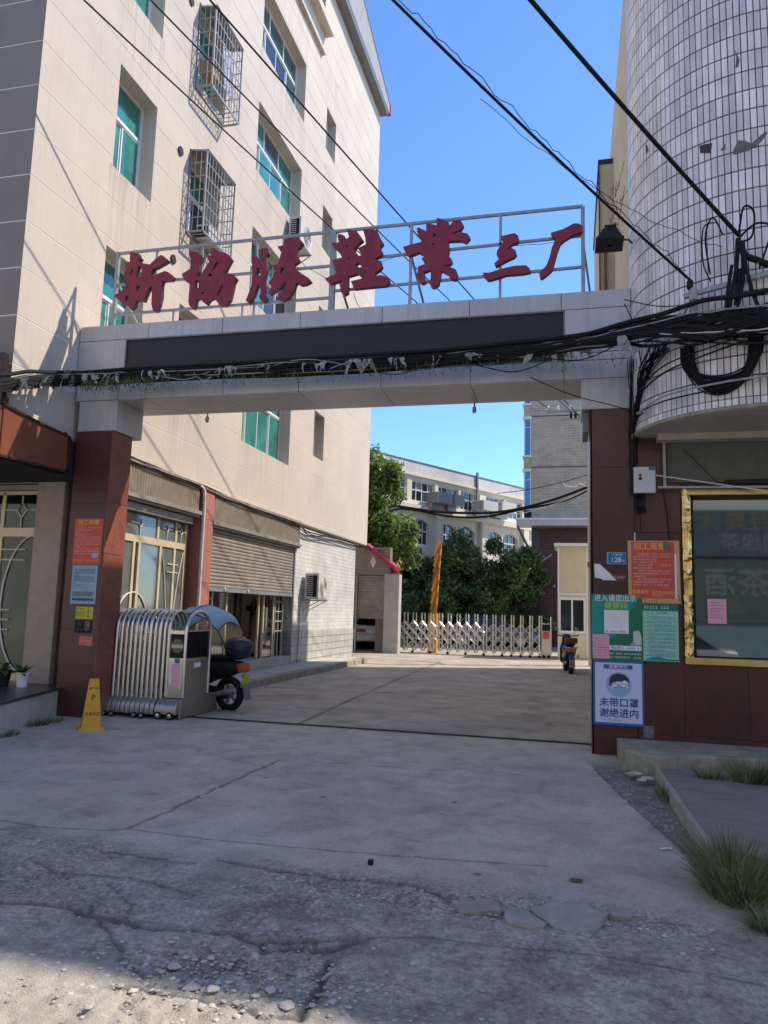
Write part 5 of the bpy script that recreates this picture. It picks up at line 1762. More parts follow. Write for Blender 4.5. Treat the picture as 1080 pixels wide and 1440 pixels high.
m.build('frame_head', M['gold_trim'], sw, bevel=0.006)
m = MB()
m.box(x0 + 0.10, x0 + 0.125, 9.50, 9.56, 1.165, 3.065)
m.box(x0 + 0.10, x1, 9.50, 9.56, 3.02, 3.065)
m.box(x0 + 0.10, x1, 9.50, 9.56, 1.165, 1.185)
m.build('inner_frame', M['black'], sw)
gz = (1.185 + 3.02) / 2
gm = MB().box(x0 + 0.125, x1, -0.003, 0.003, -(3.02 - 1.185) / 2, (3.02 - 1.185) / 2)
tl = R(0.35)
gm.v = [(a, 9.545 + b + c * math.sin(tl), gz + c * math.cos(tl)) for a, b, c in gm.v]
gm.build('pane', M['mirrorish'], sw)
nb = B(1.53, 1.735, 9.512, 9.516, 1.56, 1.845).build('pink_notice', M['pinkpost'], sw)
for k in range(6):
    B(1.56, 1.56 + (0.14 if k % 3 else 0.1), 9.5105, 9.5115, 1.80 - k * 0.035, 1.804 - k * 0.035).build('print_line', M['txt_dark'], nb)
sr = MB()
sr.box(1.0, 6.0, 12.4, 12.5, 0.2, 3.7)
sr.box(1.3, 6.0, 9.9, 12.4, 0.15, 0.2)
sr.box(1.3, 6.0, 9.8, 12.4, 3.2, 3.3)
sr.build('room_wall', mat('room_dim', (0.2, 0.24, 0.24), 0.9, var=0.4, vscale=1.2), sw)
fr = MB()
fr.box(1.4, 3.6, 10.25, 10.27, 1.2, 2.05)
fr.build('mist_screen', mat('reflection_mist', (0.28, 0.42, 0.46), 0.5, var=0.35, vscale=1.5), sw)  # added screen; the bluish reflection mist in the glass is its colour

# bracket of rods that carried an awning
aw = thing('awning_bracket', 'bare grey steel awning rods fixed above the gold framed shop window', 'bracket', (1.2, 9.4, 3.2))
MB().bar((1.075, 9.40, 3.14), (1.075, 9.40, 3.80), 0.03).build('upright', M['galv'], aw)
MB().bar((1.0, 9.40, 3.15), (3.2, 9.42, 3.14), 0.025).build('rod', M['galv'], aw)
MB().bar((0.98, 9.42, 3.30), (2.3, 9.38, 3.07), 0.014).build('pole', M['cable_white'], aw)
MB().bar((1.3, 9.45, 3.62), (1.66, 9.42, 3.2), 0.008).build('stay', M['black'], aw)
MB().bar((1.74, 9.40, 3.20), (3.2, 9.40, 3.23), 0.05).build('rail', M['black'], aw)

# meter box with its black cable pile
mb_ = thing('meter_box', 'small white meter box on the dark red wall beside the gate pillar', 'meter box', (0.85, 9.46, 3.08))
B(0.725, 0.975, 9.40, 9.505, 3.085, 3.405).build('case', M['box_white'], mb_, bevel=0.012)
MB().lathe([(0.018, -0.01), (0.02, 0.0)], (0.80, 9.398, 3.26), 14, axis='y').build('lock', M['black'], mb_)
MB().lathe([(0.014, -0.01), (0.015, 0.0)], (0.80, 9.398, 3.30), 14, axis='y').build('lock', M['black'], mb_)
B(0.90, 0.97, 9.397, 9.40, 3.36, 3.40).build('blue_label', M['plate_blue'], mb_)
jb = thing('junction_bundle', 'tangle of black plugs and wires hanging under the white meter box', 'cable tangle', (0.8, 9.45, 2.8))
cbn = MB()
rj = random.Random(9)
for k in range(16):
    a = [(0.745 + rj.uniform(0, .12), 9.47 - rj.uniform(0, .06), 3.09 - i * 0.045 + rj.uniform(-.02, .02)) for i in range(6)]
    cbn.tube(a, rj.uniform(0.005, 0.011), 5)
cbn.tube([(0.79, 9.46, 2.86), (0.80, 9.46, 2.78), (0.80, 9.465, 2.64)], 0.004, 4)
cbn.build('wires', M['cable'], jb, smooth=True)
B(0.745, 0.86, 9.43, 9.50, 2.93, 3.03).build('plug_block', M['black'], jb, bevel=0.01)

# conduit on the pillar edge and thin wires down the wall
wd_ = thing('wall_wires', 'thin black wires running down between the gate pillar and the round tower', 'wires', (0.73, 9.5, 2.6))
for k in range(9):
    m = MB()
    x = 0.70 + 0.012 * k
    pts = []
    for i in range(14):
        t = i / 13
        zz = 4.75 - t * (1.7 if k % 2 else 1.3)
        pts.append((x + 0.06 * math.sin(3 * t + k) * t * (1 - t) * 2 - 0.02 + rj.uniform(-.006, .006), 9.46 - 0.03 * (k % 3) * (1 - t), zz))
    m.tube(pts, rj.uniform(0.004, 0.009), 5)
    m.build('wire', M['cable'], wd_, smooth=True)
m = MB()
m.tube([(1.06, 9.47, 3.15), (1.10, 9.50, 2.9), (1.13, 9.505, 2.5), (1.17, 9.505, 2.1), (1.23, 9.50, 1.8)], 0.006, 5)
m.build('wire', M['cable'], wd_)
B(0.728, 0.742, 9.50, 9.512, 2.5, 2.62).build('white_conduit', M['cable_white'], wd_)

# ---- things stuck on the wall ----
def sheet(name, label, cat, x0, x1, z0, z1, mt, y=9.499, group=None, skew=0.0, thick=0.004):
    t = thing(name, label, cat, ((x0 + x1) / 2, y, z0), group)
    m = MB()
    m.add([(x0 + skew, y, z0), (x1 + skew, y, z0 + skew * .4), (x1, y, z1 + skew * .3), (x0, y, z1), (x0 + skew, y + thick, z0), (x1 + skew, y + thick, z0 + skew * .4), (x1, y + thick, z1 + skew * .3), (x0, y + thick, z1)],
          [(0, 1, 2, 3), (7, 6, 5, 4), (0, 4, 5, 1), (1, 5, 6, 2), (2, 6, 7, 3), (3, 7, 4, 0)])
    m.build('sheet', mt, t)
    return t
def rect(t, name, x0, x1, z0, z1, mt, y):
    return B(x0, x1, y - 0.0008, y + 0.0008, z0, z1).build(name, mt, t)
def lines(t, x0, x1, ztop, rows, dz, h, mt, y, seed, gap=0.15, cw=0.018, indent=()):
    """blocks of print too small to read: one small mark for each character"""
    r = random.Random(seed)
    m = MB()
    for k in range(rows):
        zc = ztop - k * dz
        x = x0 + (0.05 if k in indent else 0)
        xe = x1 - (r.uniform(0.3, 0.8) * (x1 - x0) if r.random() < 0.12 or (k + 1) in indent else 0)
        while x + cw < xe:
            if r.random() > gap:
                u = cw * 0.76
                # a little cross-hatched mark, like a printed character out of focus
                m.add([(x, y, zc), (x + u, y, zc), (x + u, y, zc + h * .24), (x, y, zc + h * .24)], [(0, 1, 2, 3)])
                m.add([(x, y, zc + h * .66), (x + u * r.uniform(.6, 1), y, zc + h * .66), (x + u, y, zc + h * .85), (x, y, zc + h * .85)], [(0, 1, 2, 3)])
                xv = x + u * r.uniform(.2, .6)
                m.add([(xv, y - 0.0002, zc - h * .1), (xv + u * .22, y - 0.0002, zc - h * .1), (xv + u * .22, y - 0.0002, zc + h), (xv, y - 0.0002, zc + h)], [(0, 1, 2, 3)])
            x += cw
    return m.build('small_print', mt, t, stuff=True)

# recruitment notice on its tan board
p1 = sheet('recruitment_poster', 'red recruitment notice with yellow heading on a tan board, left of the gold window frame', 'poster', 0.65, 1.235, 1.775, 2.52, M['orange_card'], y=9.497, skew=0.006)
rect(p1, 'red_sheet', 0.693, 1.175, 1.835, 2.505, M['red_poster'], 9.4945)
text('招工简章', 0.092, (0.90, 9.4925, 2.445), M['txt_yellow'], p1, bold=0.03)
lines(p1, 0.71, 1.14, 2.355, 12, 0.0335, 0.017, M['txt_pink'], 9.4925, 3, indent=(0, 4, 9))
text('联系电话  13799629008', 0.052, (0.93, 9.4925, 1.905), M['txt_yellow'], p1, bold=0.02, sx=0.88)
lines(p1, 0.92, 1.06, 1.865, 1, 0.03, 0.015, M['txt_yellow'], 9.4925, 4, gap=0)
rect(p1, 'white_edge', 1.178, 1.20, 1.84, 2.36, M['paper'], 9.4935)
m = MB().add([(1.05, 9.490, 2.51), (1.11, 9.486, 2.515), (1.135, 9.470, 2.40), (1.06, 9.484, 2.415)], [(0, 1, 2, 3)])
m.build('peeling_corner', M['broken'], p1)
# house number plate
p2 = sheet('house_number_plate', 'small blue enamel house number plate reading 128 on the pillar', 'number plate', 0.41, 0.632, 2.235, 2.38, M['sky_blue'], y=9.498)
rect(p2, 'blue_field', 0.43, 0.625, 2.243, 2.372, M['plate_blue'], 9.4955)
text('128', 0.085, (0.515, 9.4935, 2.285), M['txt_white'], p2, bold=0.02)
text('号', 0.035, (0.60, 9.4935, 2.272), M['txt_white'], p2)
text('三新街', 0.034, (0.528, 9.4935, 2.345), M['txt_white'], p2, sx=1.35)
# small red label
p3 = sheet('red_label', 'small dark red label half covered by a folded white sheet', 'label', 0.46, 0.63, 2.025, 2.115, mat('label_maroon', (0.16, 0.02, 0.04), 0.5), y=9.4985)
text('工业用户', 0.034, (0.555, 9.4955, 2.075), M['txt_pink'], p3)
# torn white paper
t = thing('torn_paper', 'torn and folded white paper stuck on the pillar below the number plate', 'paper', (0.36, 9.49, 2.02))
m = MB()
m.add([(0.262, 9.494, 2.235), (0.325, 9.488, 2.235), (0.44, 9.482, 2.125), (0.522, 9.492, 2.035), (0.50, 9.492, 2.04), (0.352, 9.488, 2.04), (0.352, 9.489, 2.055), (0.268, 9.493, 2.07)],
      [(0, 1, 6, 7), (1, 2, 5, 6), (2, 3, 4, 5)])
m.build('sheet', M['paper'], t)
# health code poster (the code itself is left out)
p4 = sheet('health_code_poster', 'teal and green entry poster with white heading and a pale square, on the pillar', 'poster', 0.228, 0.808, 1.09, 1.875, M['green_poster'], y=9.496)
m = MB().add([(0.228, 9.4945, 1.20), (0.50, 9.4945, 1.38), (0.60, 9.4945, 1.58), (0.79, 9.4945, 1.86), (0.228, 9.4945, 1.86)], [(0, 1, 2, 3, 4)])
m.build('teal_field', M['teal_poster'], p4)
text('进入请您出示', 0.088, (0.50, 9.492, 1.822), M['txt_white'], p4, bold=0.02, sx=0.92)
text('健康码', 0.092, (0.51, 9.492, 1.732), M['txt_green'], p4, bold=0.025)
rect(p4, 'pale_square', 0.372, 0.652, 1.41, 1.685, M['paper'], 9.4925)
lines(p4, 0.39, 0.64, 1.425, 1, 0.03, 0.017, M['txt_dark'], 9.491, 8, gap=0.1, cw=0.026)
lines(p4, 0.43, 0.66, 1.345, 1, 0.03, 0.012, M['txt_mint'], 9.492, 9, gap=0.2)
rect(p4, 'white_strip', 0.428, 0.79, 1.215, 1.27, M['paper'], 9.4925)
text('禁止进入', 0.038, (0.52, 9.491, 1.243), M['txt_dark'], p4, bold=0.02)
lines(p4, 0.63, 0.78, 1.232, 1, 0.03, 0.02, M['txt_blue'], 9.491, 10, gap=0.05, cw=0.024)
lines(p4, 0.43, 0.80, 1.168, 2, 0.042, 0.018, M['txt_white'], 9.492, 11, gap=0.12)
# a hand holding a phone, flat print
m = MB().add([(0.71, 9.492, 1.28), (0.79, 9.492, 1.28), (0.795, 9.492, 1.36), (0.775, 9.492, 1.44), (0.755, 9.492, 1.45), (0.70, 9.492, 1.44), (0.70, 9.492, 1.35)], [tuple(range(7))])
m.build('printed_hand', M['skin_blank'], p4)
m = MB().add([(0.66, 9.4918, 1.275), (0.73, 9.4918, 1.275), (0.725, 9.4918, 1.31), (0.70, 9.4918, 1.325)], [(0, 1, 2, 3)])
m.build('printed_sleeve', M['sky_blue'], p4)
for k, (z0_, z1_) in enumerate(((1.245, 1.395), (1.11, 1.24))):
    t = sheet('pink_slip', ['upper pink handwritten slip stuck over the green entry poster', 'lower pink handwritten slip stuck over the green entry poster'][k], 'slip', 0.235, 0.425, z0_, z1_, M['pinkpost'], y=9.489, group='pink slips on the green poster', skew=0.004)
    m = MB()
    for i in range(3):
        m.tube([(0.25 + j * 0.03, 9.4885, z0_ + 0.03 + i * 0.035 + rj.uniform(-.006, .01)) for j in range(6)], 0.0014, 3)
    m.build('handwriting', M['txt_dark'], t)
# mint coloured notice
p5 = sheet('mint_notice', 'pale mint notice packed with small print, right of the green entry poster', 'poster', 0.812, 1.207, 1.105, 1.78, M['mint'], y=9.4975)
rect(p5, 'green_band', 0.812, 1.207, 1.69, 1.78, M['green_poster'], 9.4955)
lines(p5, 0.825, 1.12, 1.715, 1, 0.03, 0.035, M['mint'], 9.494, 5, gap=0.05, cw=0.032)
lines(p5, 0.86, 1.10, 1.66, 1, 0.03, 0.02, M['txt_mint'], 9.494, 6, gap=0.4, cw=0.026)
for g_ in range(10):
    lines(p5, 0.825, 1.19, 1.615 - g_ * 0.048, 2, 0.02, 0.011, M['txt_mint'], 9.494, 20 + g_, gap=0.1, cw=0.012, indent=(0,))
m = MB().add([(0.83, 9.4945, 1.112), (1.20, 9.4945, 1.112), (1.20, 9.4945, 1.13), (1.10, 9.4945, 1.128), (0.98, 9.4945, 1.16), (0.90, 9.4945, 1.15)], [tuple(range(6))])
m.build('green_wave', M['teal_poster'], p5)
# mask notice
p6 = sheet('mask_notice', 'blue bordered notice about wearing masks with a masked face drawing, lowest on the pillar', 'poster', 0.238, 0.812, 0.345, 1.092, M['blue_poster'], y=9.4965)
rect(p6, 'pale_field', 0.262, 0.79, 0.375, 1.065, M['pale_blue'], 9.494)
B(0.36, 0.69, 9.4920, 9.4932, 0.995, 1.045).build('blue_bar', M['blue_poster'], p6)
text('温馨提示', 0.042, (0.525, 9.491, 1.02), M['txt_white'], p6, bold=0.02, sx=1.3)
def disc(t, name, x, z, rx_, rz_, mt, y, a0=0, a1=2 * math.pi, n=28):
    pts = [(x + rx_ * math.cos(a), y, z + rz_ * math.sin(a)) for a in np.linspace(a0, a1, n)]
    return MB().add(pts, [tuple(range(n))]).build(name, mt, t)
disc(p6, 'halo', 0.53, 0.815, 0.145, 0.145, mat('halo', (0.33, 0.42, 0.66), 0.4), 9.4925)
disc(p6, 'face', 0.535, 0.82, 0.098, 0.105, M['txt_white'], 9.4915)
MB().add([(0.42, 9.4908, 0.80), (0.425, 9.4908, 0.88), (0.46, 9.4908, 0.925), (0.52, 9.4908, 0.945), (0.60, 9.4908, 0.93), (0.645, 9.4908, 0.88), (0.65, 9.4908, 0.80), (0.635, 9.4908, 0.85), (0.59, 9.4908, 0.87), (0.575, 9.4908, 0.85), (0.51, 9.4908, 0.85), (0.455, 9.4908, 0.83), (0.44, 9.4908, 0.79)], [tuple(range(13))]).build('hair', M['txt_dark'], p6)
MB().add([(0.455, 9.4908, 0.775), (0.535, 9.4908, 0.80), (0.62, 9.4908, 0.775), (0.60, 9.4908, 0.725), (0.535, 9.4908, 0.70), (0.475, 9.4908, 0.725)], [tuple(range(6))]).build('mask', M['sky_blue'], p6)
m = MB()
for xx in (0.49, 0.58):
    m.tube([(xx + 0.034 * math.cos(a), 9.4905, 0.805 + 0.024 * math.sin(a)) for a in np.linspace(0, 2 * math.pi, 14, endpoint=False)], 0.003, 4, closed=True)
m.tube([(0.524, 9.4905, 0.81), (0.546, 9.4905, 0.81)], 0.003, 4)
m.build('glasses', M['txt_dark'], p6)
text('未带口罩', 0.112, (0.53, 9.4905, 0.60), M['txt_blue'], p6, bold=0.03)
text('谢绝进内', 0.112, (0.53, 9.4905, 0.48), M['txt_blue'], p6, bold=0.03)
lines(p6, 0.33, 0.72, 0.40, 1, 0.02, 0.011, M['txt_blue'], 9.4905, 31, gap=0.05, cw=0.014)

# left pillar papers
q1 = sheet('recruitment_poster', 'red recruitment notice with yellow heading taped to the left pillar', 'poster', -7.0, -6.535, 2.135, 2.80, M['red_poster'], y=9.497)
text('招工简章', 0.085, (-6.77, 9.494, 2.74), M['txt_yellow'], q1, bold=0.03)
lines(q1, -6.975, -6.56, 2.66, 12, 0.034, 0.017, M['txt_pink'], 9.494, 41, indent=(0, 4, 9))
text('联系电话  13799629008', 0.046, (-6.77, 9.494, 2.19), M['txt_yellow'], q1, bold=0.02, sx=0.9)
rect(q1, 'pale_sticker', -6.68, -6.58, 2.235, 2.30, M['sky_blue'], 9.493)
q2 = sheet('blue_notice', 'light blue sheet of small print and photographs under the red notice on the left pillar', 'notice', -6.98, -6.57, 1.575, 2.125, mat('pale_blue_sheet', (0.30, 0.42, 0.50), 0.6), y=9.4975)
lines(q2, -6.955, -6.60, 2.06, 9, 0.021, 0.012, M['txt_blue'], 9.494, 42, cw=0.013)
lines(q2, -6.955, -6.80, 1.86, 4, 0.02, 0.01, M['txt_blue'], 9.494, 43, cw=0.013)
r5 = random.Random(6)
for k in range(7):
    a = -6.95 + k * 0.05
    rect(q2, 'printed_photo', a, a + 0.042, 1.615 + r5.uniform(0, .01), 1.655, M['txt_blue'], 9.4935)
rect(q2, 'printed_photo', -6.95, -6.62, 1.685, 1.75, M['blue_glass'], 9.4935)
q3 = sheet('yellow_notice', 'small yellow flyer on the left pillar below the light blue sheet', 'notice', -6.87, -6.59, 1.365, 1.535, M['yellow_paper'], y=9.497)
lines(q3, -6.86, -6.70, 1.50, 5, 0.025, 0.012, M['txt_dark'], 9.494, 44)
lines(q3, -6.68, -6.60, 1.46, 2, 0.065, 0.05, M['txt_dark'], 9.494, 45, cw=0.04, gap=0)
q4 = sheet('dark_list', 'dark card of phone numbers on the left pillar under the yellow flyer', 'card', -6.87, -6.60, 1.17, 1.345, M['black'], y=9.4975)
lines(q4, -6.84, -6.74, 1.32, 7, 0.021, 0.012, M['txt_mint'], 9.494, 46)
lines(q4, -6.71, -6.61, 1.32, 7, 0.021, 0.012, M['txt_pink'], 9.494, 47)
q5 = sheet('red_sticker', 'small red printed sticker, lowest paper on the left pillar', 'sticker', -6.78, -6.56, 0.995, 1.13, M['red_poster'], y=9.4978)
lines(q5, -6.77, -6.57, 1.09, 4, 0.03, 0.018, M['txt_pink'], 9.494, 48, gap=0.05)

# ---- cable bracket on the tower and the coil ----
br_ = thing('cable_bracket', 'galvanised angle bracket with an insulator fixed to the round tower', 'bracket', (1.5, 8.2, 5.1))
def tower_pt(a, z, off=0.0):
    return (TX + (TR + off) * math.cos(a), TY + (TR + off) * math.sin(a), z)
MB().bar((1.18, 8.30, 5.05), (2.05, 8.10, 5.17), 0.05).build('angle_bar', M['galv'], br_, bevel=0.004)
MB().bar((1.28, 8.27, 5.06), (1.34, 8.55, 5.03), 0.03).build('bolt', M['galv'], br_)
m = MB().lathe([(0.03, -0.22), (0.045, -0.2), (0.045, -0.14), (0.025, -0.13), (0.025, -0.09), (0.045, -0.08), (0.045, 0.03), (0.03, 0.06)], (1.27, 8.25, 5.0 + 0.06), 12)
m.build('insulator', M['cable_grey'], br_, smooth=True)
m = MB().lathe([(0.02, 0), (0.035, 0.02), (0.035, 0.09), (0.02, 0.11)], (1.24, 8.25, 5.10), 12)
m.build('clamp', M['black'], br_, smooth=True)
cl_ = thing('cable_coil', 'big slack loop of black cable hanging from the bundle on the round tower', 'cable coil', (1.55, 8.1, 4.0))
for k in range(26):
    m = MB()
    rxx = 0.285 + rj.uniform(-.045, .045) * (1 if k < 18 else 1.8)
    rzz = 0.44 + rj.uniform(-.05, .05) - (0.1 if k > 20 else 0)
    cx = 1.545 + rj.uniform(-.02, .02)
    pts = []
    for i in range(21):
        a = math.pi + math.pi * i / 20
        x = cx + rxx * math.cos(a)
        z = 4.44 + rzz * math.sin(a)
        yb = TY - math.sqrt(max(0.01, TR * TR - (x - TX) ** 2))
        pts.append((x, yb - 0.03 - 0.06 * (k % 5) / 5, z))
    pts = [(pts[0][0], pts[0][1], 4.56)] + pts + [(pts[-1][0], pts[-1][1], 4.58)]
    m.tube(pts, rj.uniform(0.007, 0.012), 6)
    m.build('cable_loop', M['cable'], cl_, smooth=True)

kn = thing('cable_knot', 'twisted knot of thick black cables hanging on the tower bracket', 'cable knot', (1.7, 8.1, 4.6))
for k, (pts, r) in enumerate([
    ([(1.69, 8.08, 5.55), (1.66, 8.05, 5.2), (1.60, 8.04, 4.9), (1.56, 8.04, 4.6), (1.63, 8.04, 4.75), (1.70, 8.05, 5.2)], 0.022),
    ([(1.74, 8.06, 5.5), (1.72, 8.03, 5.1), (1.66, 8.02, 4.8), (1.58, 8.03, 4.58), (1.55, 8.04, 4.8), (1.62, 8.05, 5.25)], 0.018),
    ([(1.72, 8.05, 5.5), (1.76, 8.0, 5.1), (1.85, 7.98, 4.75), (2.05, 8.0, 4.62), (2.6, 8.05, 4.6)], 0.02),
    ([(1.55, 8.1, 5.62), (1.45, 8.06, 5.8), (1.38, 8.1, 5.6), (1.42, 8.12, 5.2)], 0.009),
    ([(1.7, 8.06, 5.6), (1.74, 8.0, 5.85), (1.84, 8.02, 5.8), (1.82, 8.05, 5.55), (1.7, 8.06, 5.5)], 0.011),
    ([(1.7, 8.06, 5.55), (1.85, 7.98, 5.65), (2.0, 8.0, 5.6), (1.95, 8.05, 5.4), (1.88, 8.08, 5.2)], 0.011),
    ([(1.5, 8.08, 5.75), (1.36, 8.08, 5.7), (1.36, 8.15, 5.35), (1.44, 8.2, 5.15)], 0.007),
    ([(1.7, 8.06, 5.5), (1.75, 8.05, 5.35), (1.86, 8.04, 5.28), (1.97, 8.05, 5.22)], 0.035)]):
    P = [Vector(p) for p in pts]
    S = []
    for i in range(len(P) - 1):
        p0, p1, p2, p3 = P[max(i - 1, 0)], P[i], P[i + 1], P[min(i + 2, len(P) - 1)]
        for j in range(6):
            t = j / 6
            S.append(0.5 * ((2 * p1) + (-p0 + p2) * t + (2 * p0 - 5 * p1 + 4 * p2 - p3) * t * t + (-p0 + 3 * p1 - 3 * p2 + p3) * t ** 3))
    S.append(P[-1])
    MB().tube(S, r, 8).build('cable', M['cable'], kn, smooth=True)

# ---- the two thick service cables from above ----
def cat(p, q, sag, n=28):
    p, q = Vector(p), Vector(q)
    return [p.lerp(q, t) - Vector((0, 0, 4 * sag * t * (1 - t))) for t in np.linspace(0, 1, n)]
def wobble(pts, a, s, seed=0):
    r = random.Random(seed)
    ph = [r.uniform(0, 6) for _ in range(4)]
    return [Vector(p) + Vector((0, a * math.sin(s * i * .7 + ph[0]), a * math.sin(s * i + ph[1]) + a * .6 * math.sin(2.3 * s * i + ph[2]))) for i, p in enumerate(pts)]

# ------------------------------------------------------------------ cables
def cable(name, label, pts, r, mt='cable', group=None, n=8):
    o = MB().tube(pts, r, n).build(name, M[mt], smooth=True)
    return tag(o, label, 'cable', group)
cable('service_cable', 'thickest black cable coming down from the top of the picture to the tower bracket', cat((-1.52, 5.0, 7.88), (1.70, 8.07, 5.58), 0.05), 0.021)
cable('service_cable', 'second thick black cable, ending at the insulator on the tower bracket', cat((-2.1, 5.3, 7.35), (1.25, 8.25, 5.2), 0.06), 0.014)
cable('twist_wire', 'thin wire wound loosely round the second thick cable', wobble(cat((-1.9, 5.5, 7.3), (1.20, 8.2, 5.28), 0.05, 60), 0.022, 1.3, 2), 0.004, n=5)
cable('twist_wire', 'thin sagging wire crossing the tower tiles below the street lamp', wobble(cat((-0.9, 7.2, 6.9), (1.55, 8.15, 5.5), 0.22, 40), 0.012, 0.9, 5), 0.0035, n=5)
cable('roof_cable', 'lowest of the three thin cables crossing the cream facade', cat((-6.43, 8, 9.74), (-0.68, 26, 8.62), 0.25), 0.013)
cable('roof_cable', 'middle one of the three thin cables crossing the cream facade', cat((-5.40, 8, 9.55), (-0.05, 26, 8.62), 0.2), 0.012)
cable('roof_cable', 'highest of the three thin cables crossing the cream facade', cat((-4.53, 8, 9.39), (0.57, 26, 8.0), 0.04), 0.014)
mid = [(-6.9, 28.3, 5.6), (-6.24, 27, 5.45), (-4.63, 27, 5.23), (-2.57, 27, 5.22), (-0.83, 27, 5.59), (0.58, 26.1, 5.96)]
def spline(P, k=8):
    P = [Vector(p) for p in P]
    S = []
    for i in range(len(P) - 1):
        p0, p1, p2, p3 = P[max(i - 1, 0)], P[i], P[i + 1], P[min(i + 2, len(P) - 1)]
        for j in range(k):
            t = j / k
            S.append(0.5 * ((2 * p1) + (-p0 + p2) * t + (2 * p0 - 5 * p1 + 4 * p2 - p3) * t * t + (-p0 + 3 * p1 - 3 * p2 + p3) * t ** 3))
    S.append(P[-1])
    return S
cable('span_cable', 'upper of the two heavy cables slung across the far end of the alley', spline(mid), 0.045)
cable('span_cable', 'lower of the two heavy cables slung across the far end of the alley', [p + Vector((0, 0.05, -0.10 - 0.06 * math.sin(i * .4))) for i, p in enumerate(spline(mid))], 0.04)
cable('span_wire', 'thin straight wire above the heavy cables at the far end of the alley', cat((-2.6, 27, 5.9), (0.5, 26.05, 6.35), 0.1), 0.014, n=5)
cable('span_wire', 'pale thin wire below the heavy cables at the far end of the alley', cat((-2.2, 27, 5.1), (0.6, 26.05, 5.9), 0.15), 0.012, 'cable_white', n=5)
cf = thing('facade_cables', 'black cables clipped along the facade above the shop fascia boards', 'cables', (-7.15, 18, 3.8))
base = [(-7.12, 10.0, 4.08), (-7.12, 10.94, 4.04), (-7.12, 13.58, 3.95), (-7.12, 15.82, 3.90), (-7.12, 18.82, 3.83), (-7.12, 19.97, 3.70), (-7.12, 22, 3.80), (-7.12, 26.05, 3.83), (-7.0, 28.2, 3.9)]
for k in range(4):
    pts = [p + Vector((0.01 * k, 0, -0.028 * k + 0.02 * math.sin(i * .5 + k * 2))) for i, p in enumerate(spline(base))]
    MB().tube(pts, 0.013 if k else 0.018, 6).build('cable', M['cable'], cf, smooth=True)

# bundle across the gateway and round the front of the tower
bdl = thing('cable_bundle', 'sagging bundle of many black and grey cables crossing in front of the gateway beam', 'cable bundle', (-3, 9.2, 4.8))
bp = [(-7.6, 6.3, 3.95), (-7.12, 7.3, 4.16), (-7.03, 7.9, 4.33), (-6.93, 8.35, 4.52), (-6.88, 8.9, 4.70), (-6.6, 9.18, 4.79), (-4.79, 9.2, 4.785), (-2.27, 9.2, 4.785), (-0.72, 9.15, 4.83), (0.20, 8.95, 4.84), (0.85, 8.50, 4.76), (1.35, 8.16, 4.66), (2.0, 7.98, 4.62), (2.7, 7.98, 4.62), (4.5, 8.2, 4.75)]
rb_ = random.Random(31)
core_ = spline(bp, 8)
for k in range(50):
    thick = rb_.choice([0.008, 0.010, 0.012, 0.016, 0.020]) if k > 3 else 0.026
    oy, oz = rb_.uniform(-0.06, 0.04), rb_.gauss(0, 0.042)
    spread = 1.0
    a1, a2, f1, f2 = rb_.uniform(.006, .034), rb_.uniform(.003, .016), rb_.uniform(.08, .3), rb_.uniform(.4, .9)
    p1, p2 = rb_.uniform(0, 6), rb_.uniform(0, 6)
    pts = []
    for i, p in enumerate(core_):
        s = 1.0 + 1.4 * max(0, min(1, (p.x - 0.2) / 1.2))
        if p.x > 0.2:
            pass
        pts.append(p + Vector((0, oy, oz * s + (a1 * math.sin(f1 * i + p1) + a2 * math.sin(f2 * i + p2)) * s)))
    mt = 'cable' if k % 6 else ('cable_white' if k % 12 else 'cable_grey')
    MB().tube(pts, thick if mt == 'cable' else 0.008, 6).build('cable', M[mt], bdl, smooth=True)
for k in range(26):       # short lengths that leave the bundle, loop and come back
    x = rb_.uniform(-6.6, 0.3)
    L = rb_.uniform(.35, 1.3)
    d = rb_.uniform(-.09, .16)
    z0 = 4.79 + rb_.uniform(-.05, .05)
    MB().tube(spline([(x, 9.14, z0), (x + L * .3, 9.10, z0 - d * .8), (x + L * .6, 9.10, z0 - d + rb_.uniform(-.03, .03)), (x + L, 9.14, z0 + rb_.uniform(-.05, .05))], 5), rb_.uniform(.003, .008), 5).build('loose_cable', M['cable' if k % 5 else 'cable_grey'], bdl, smooth=True)
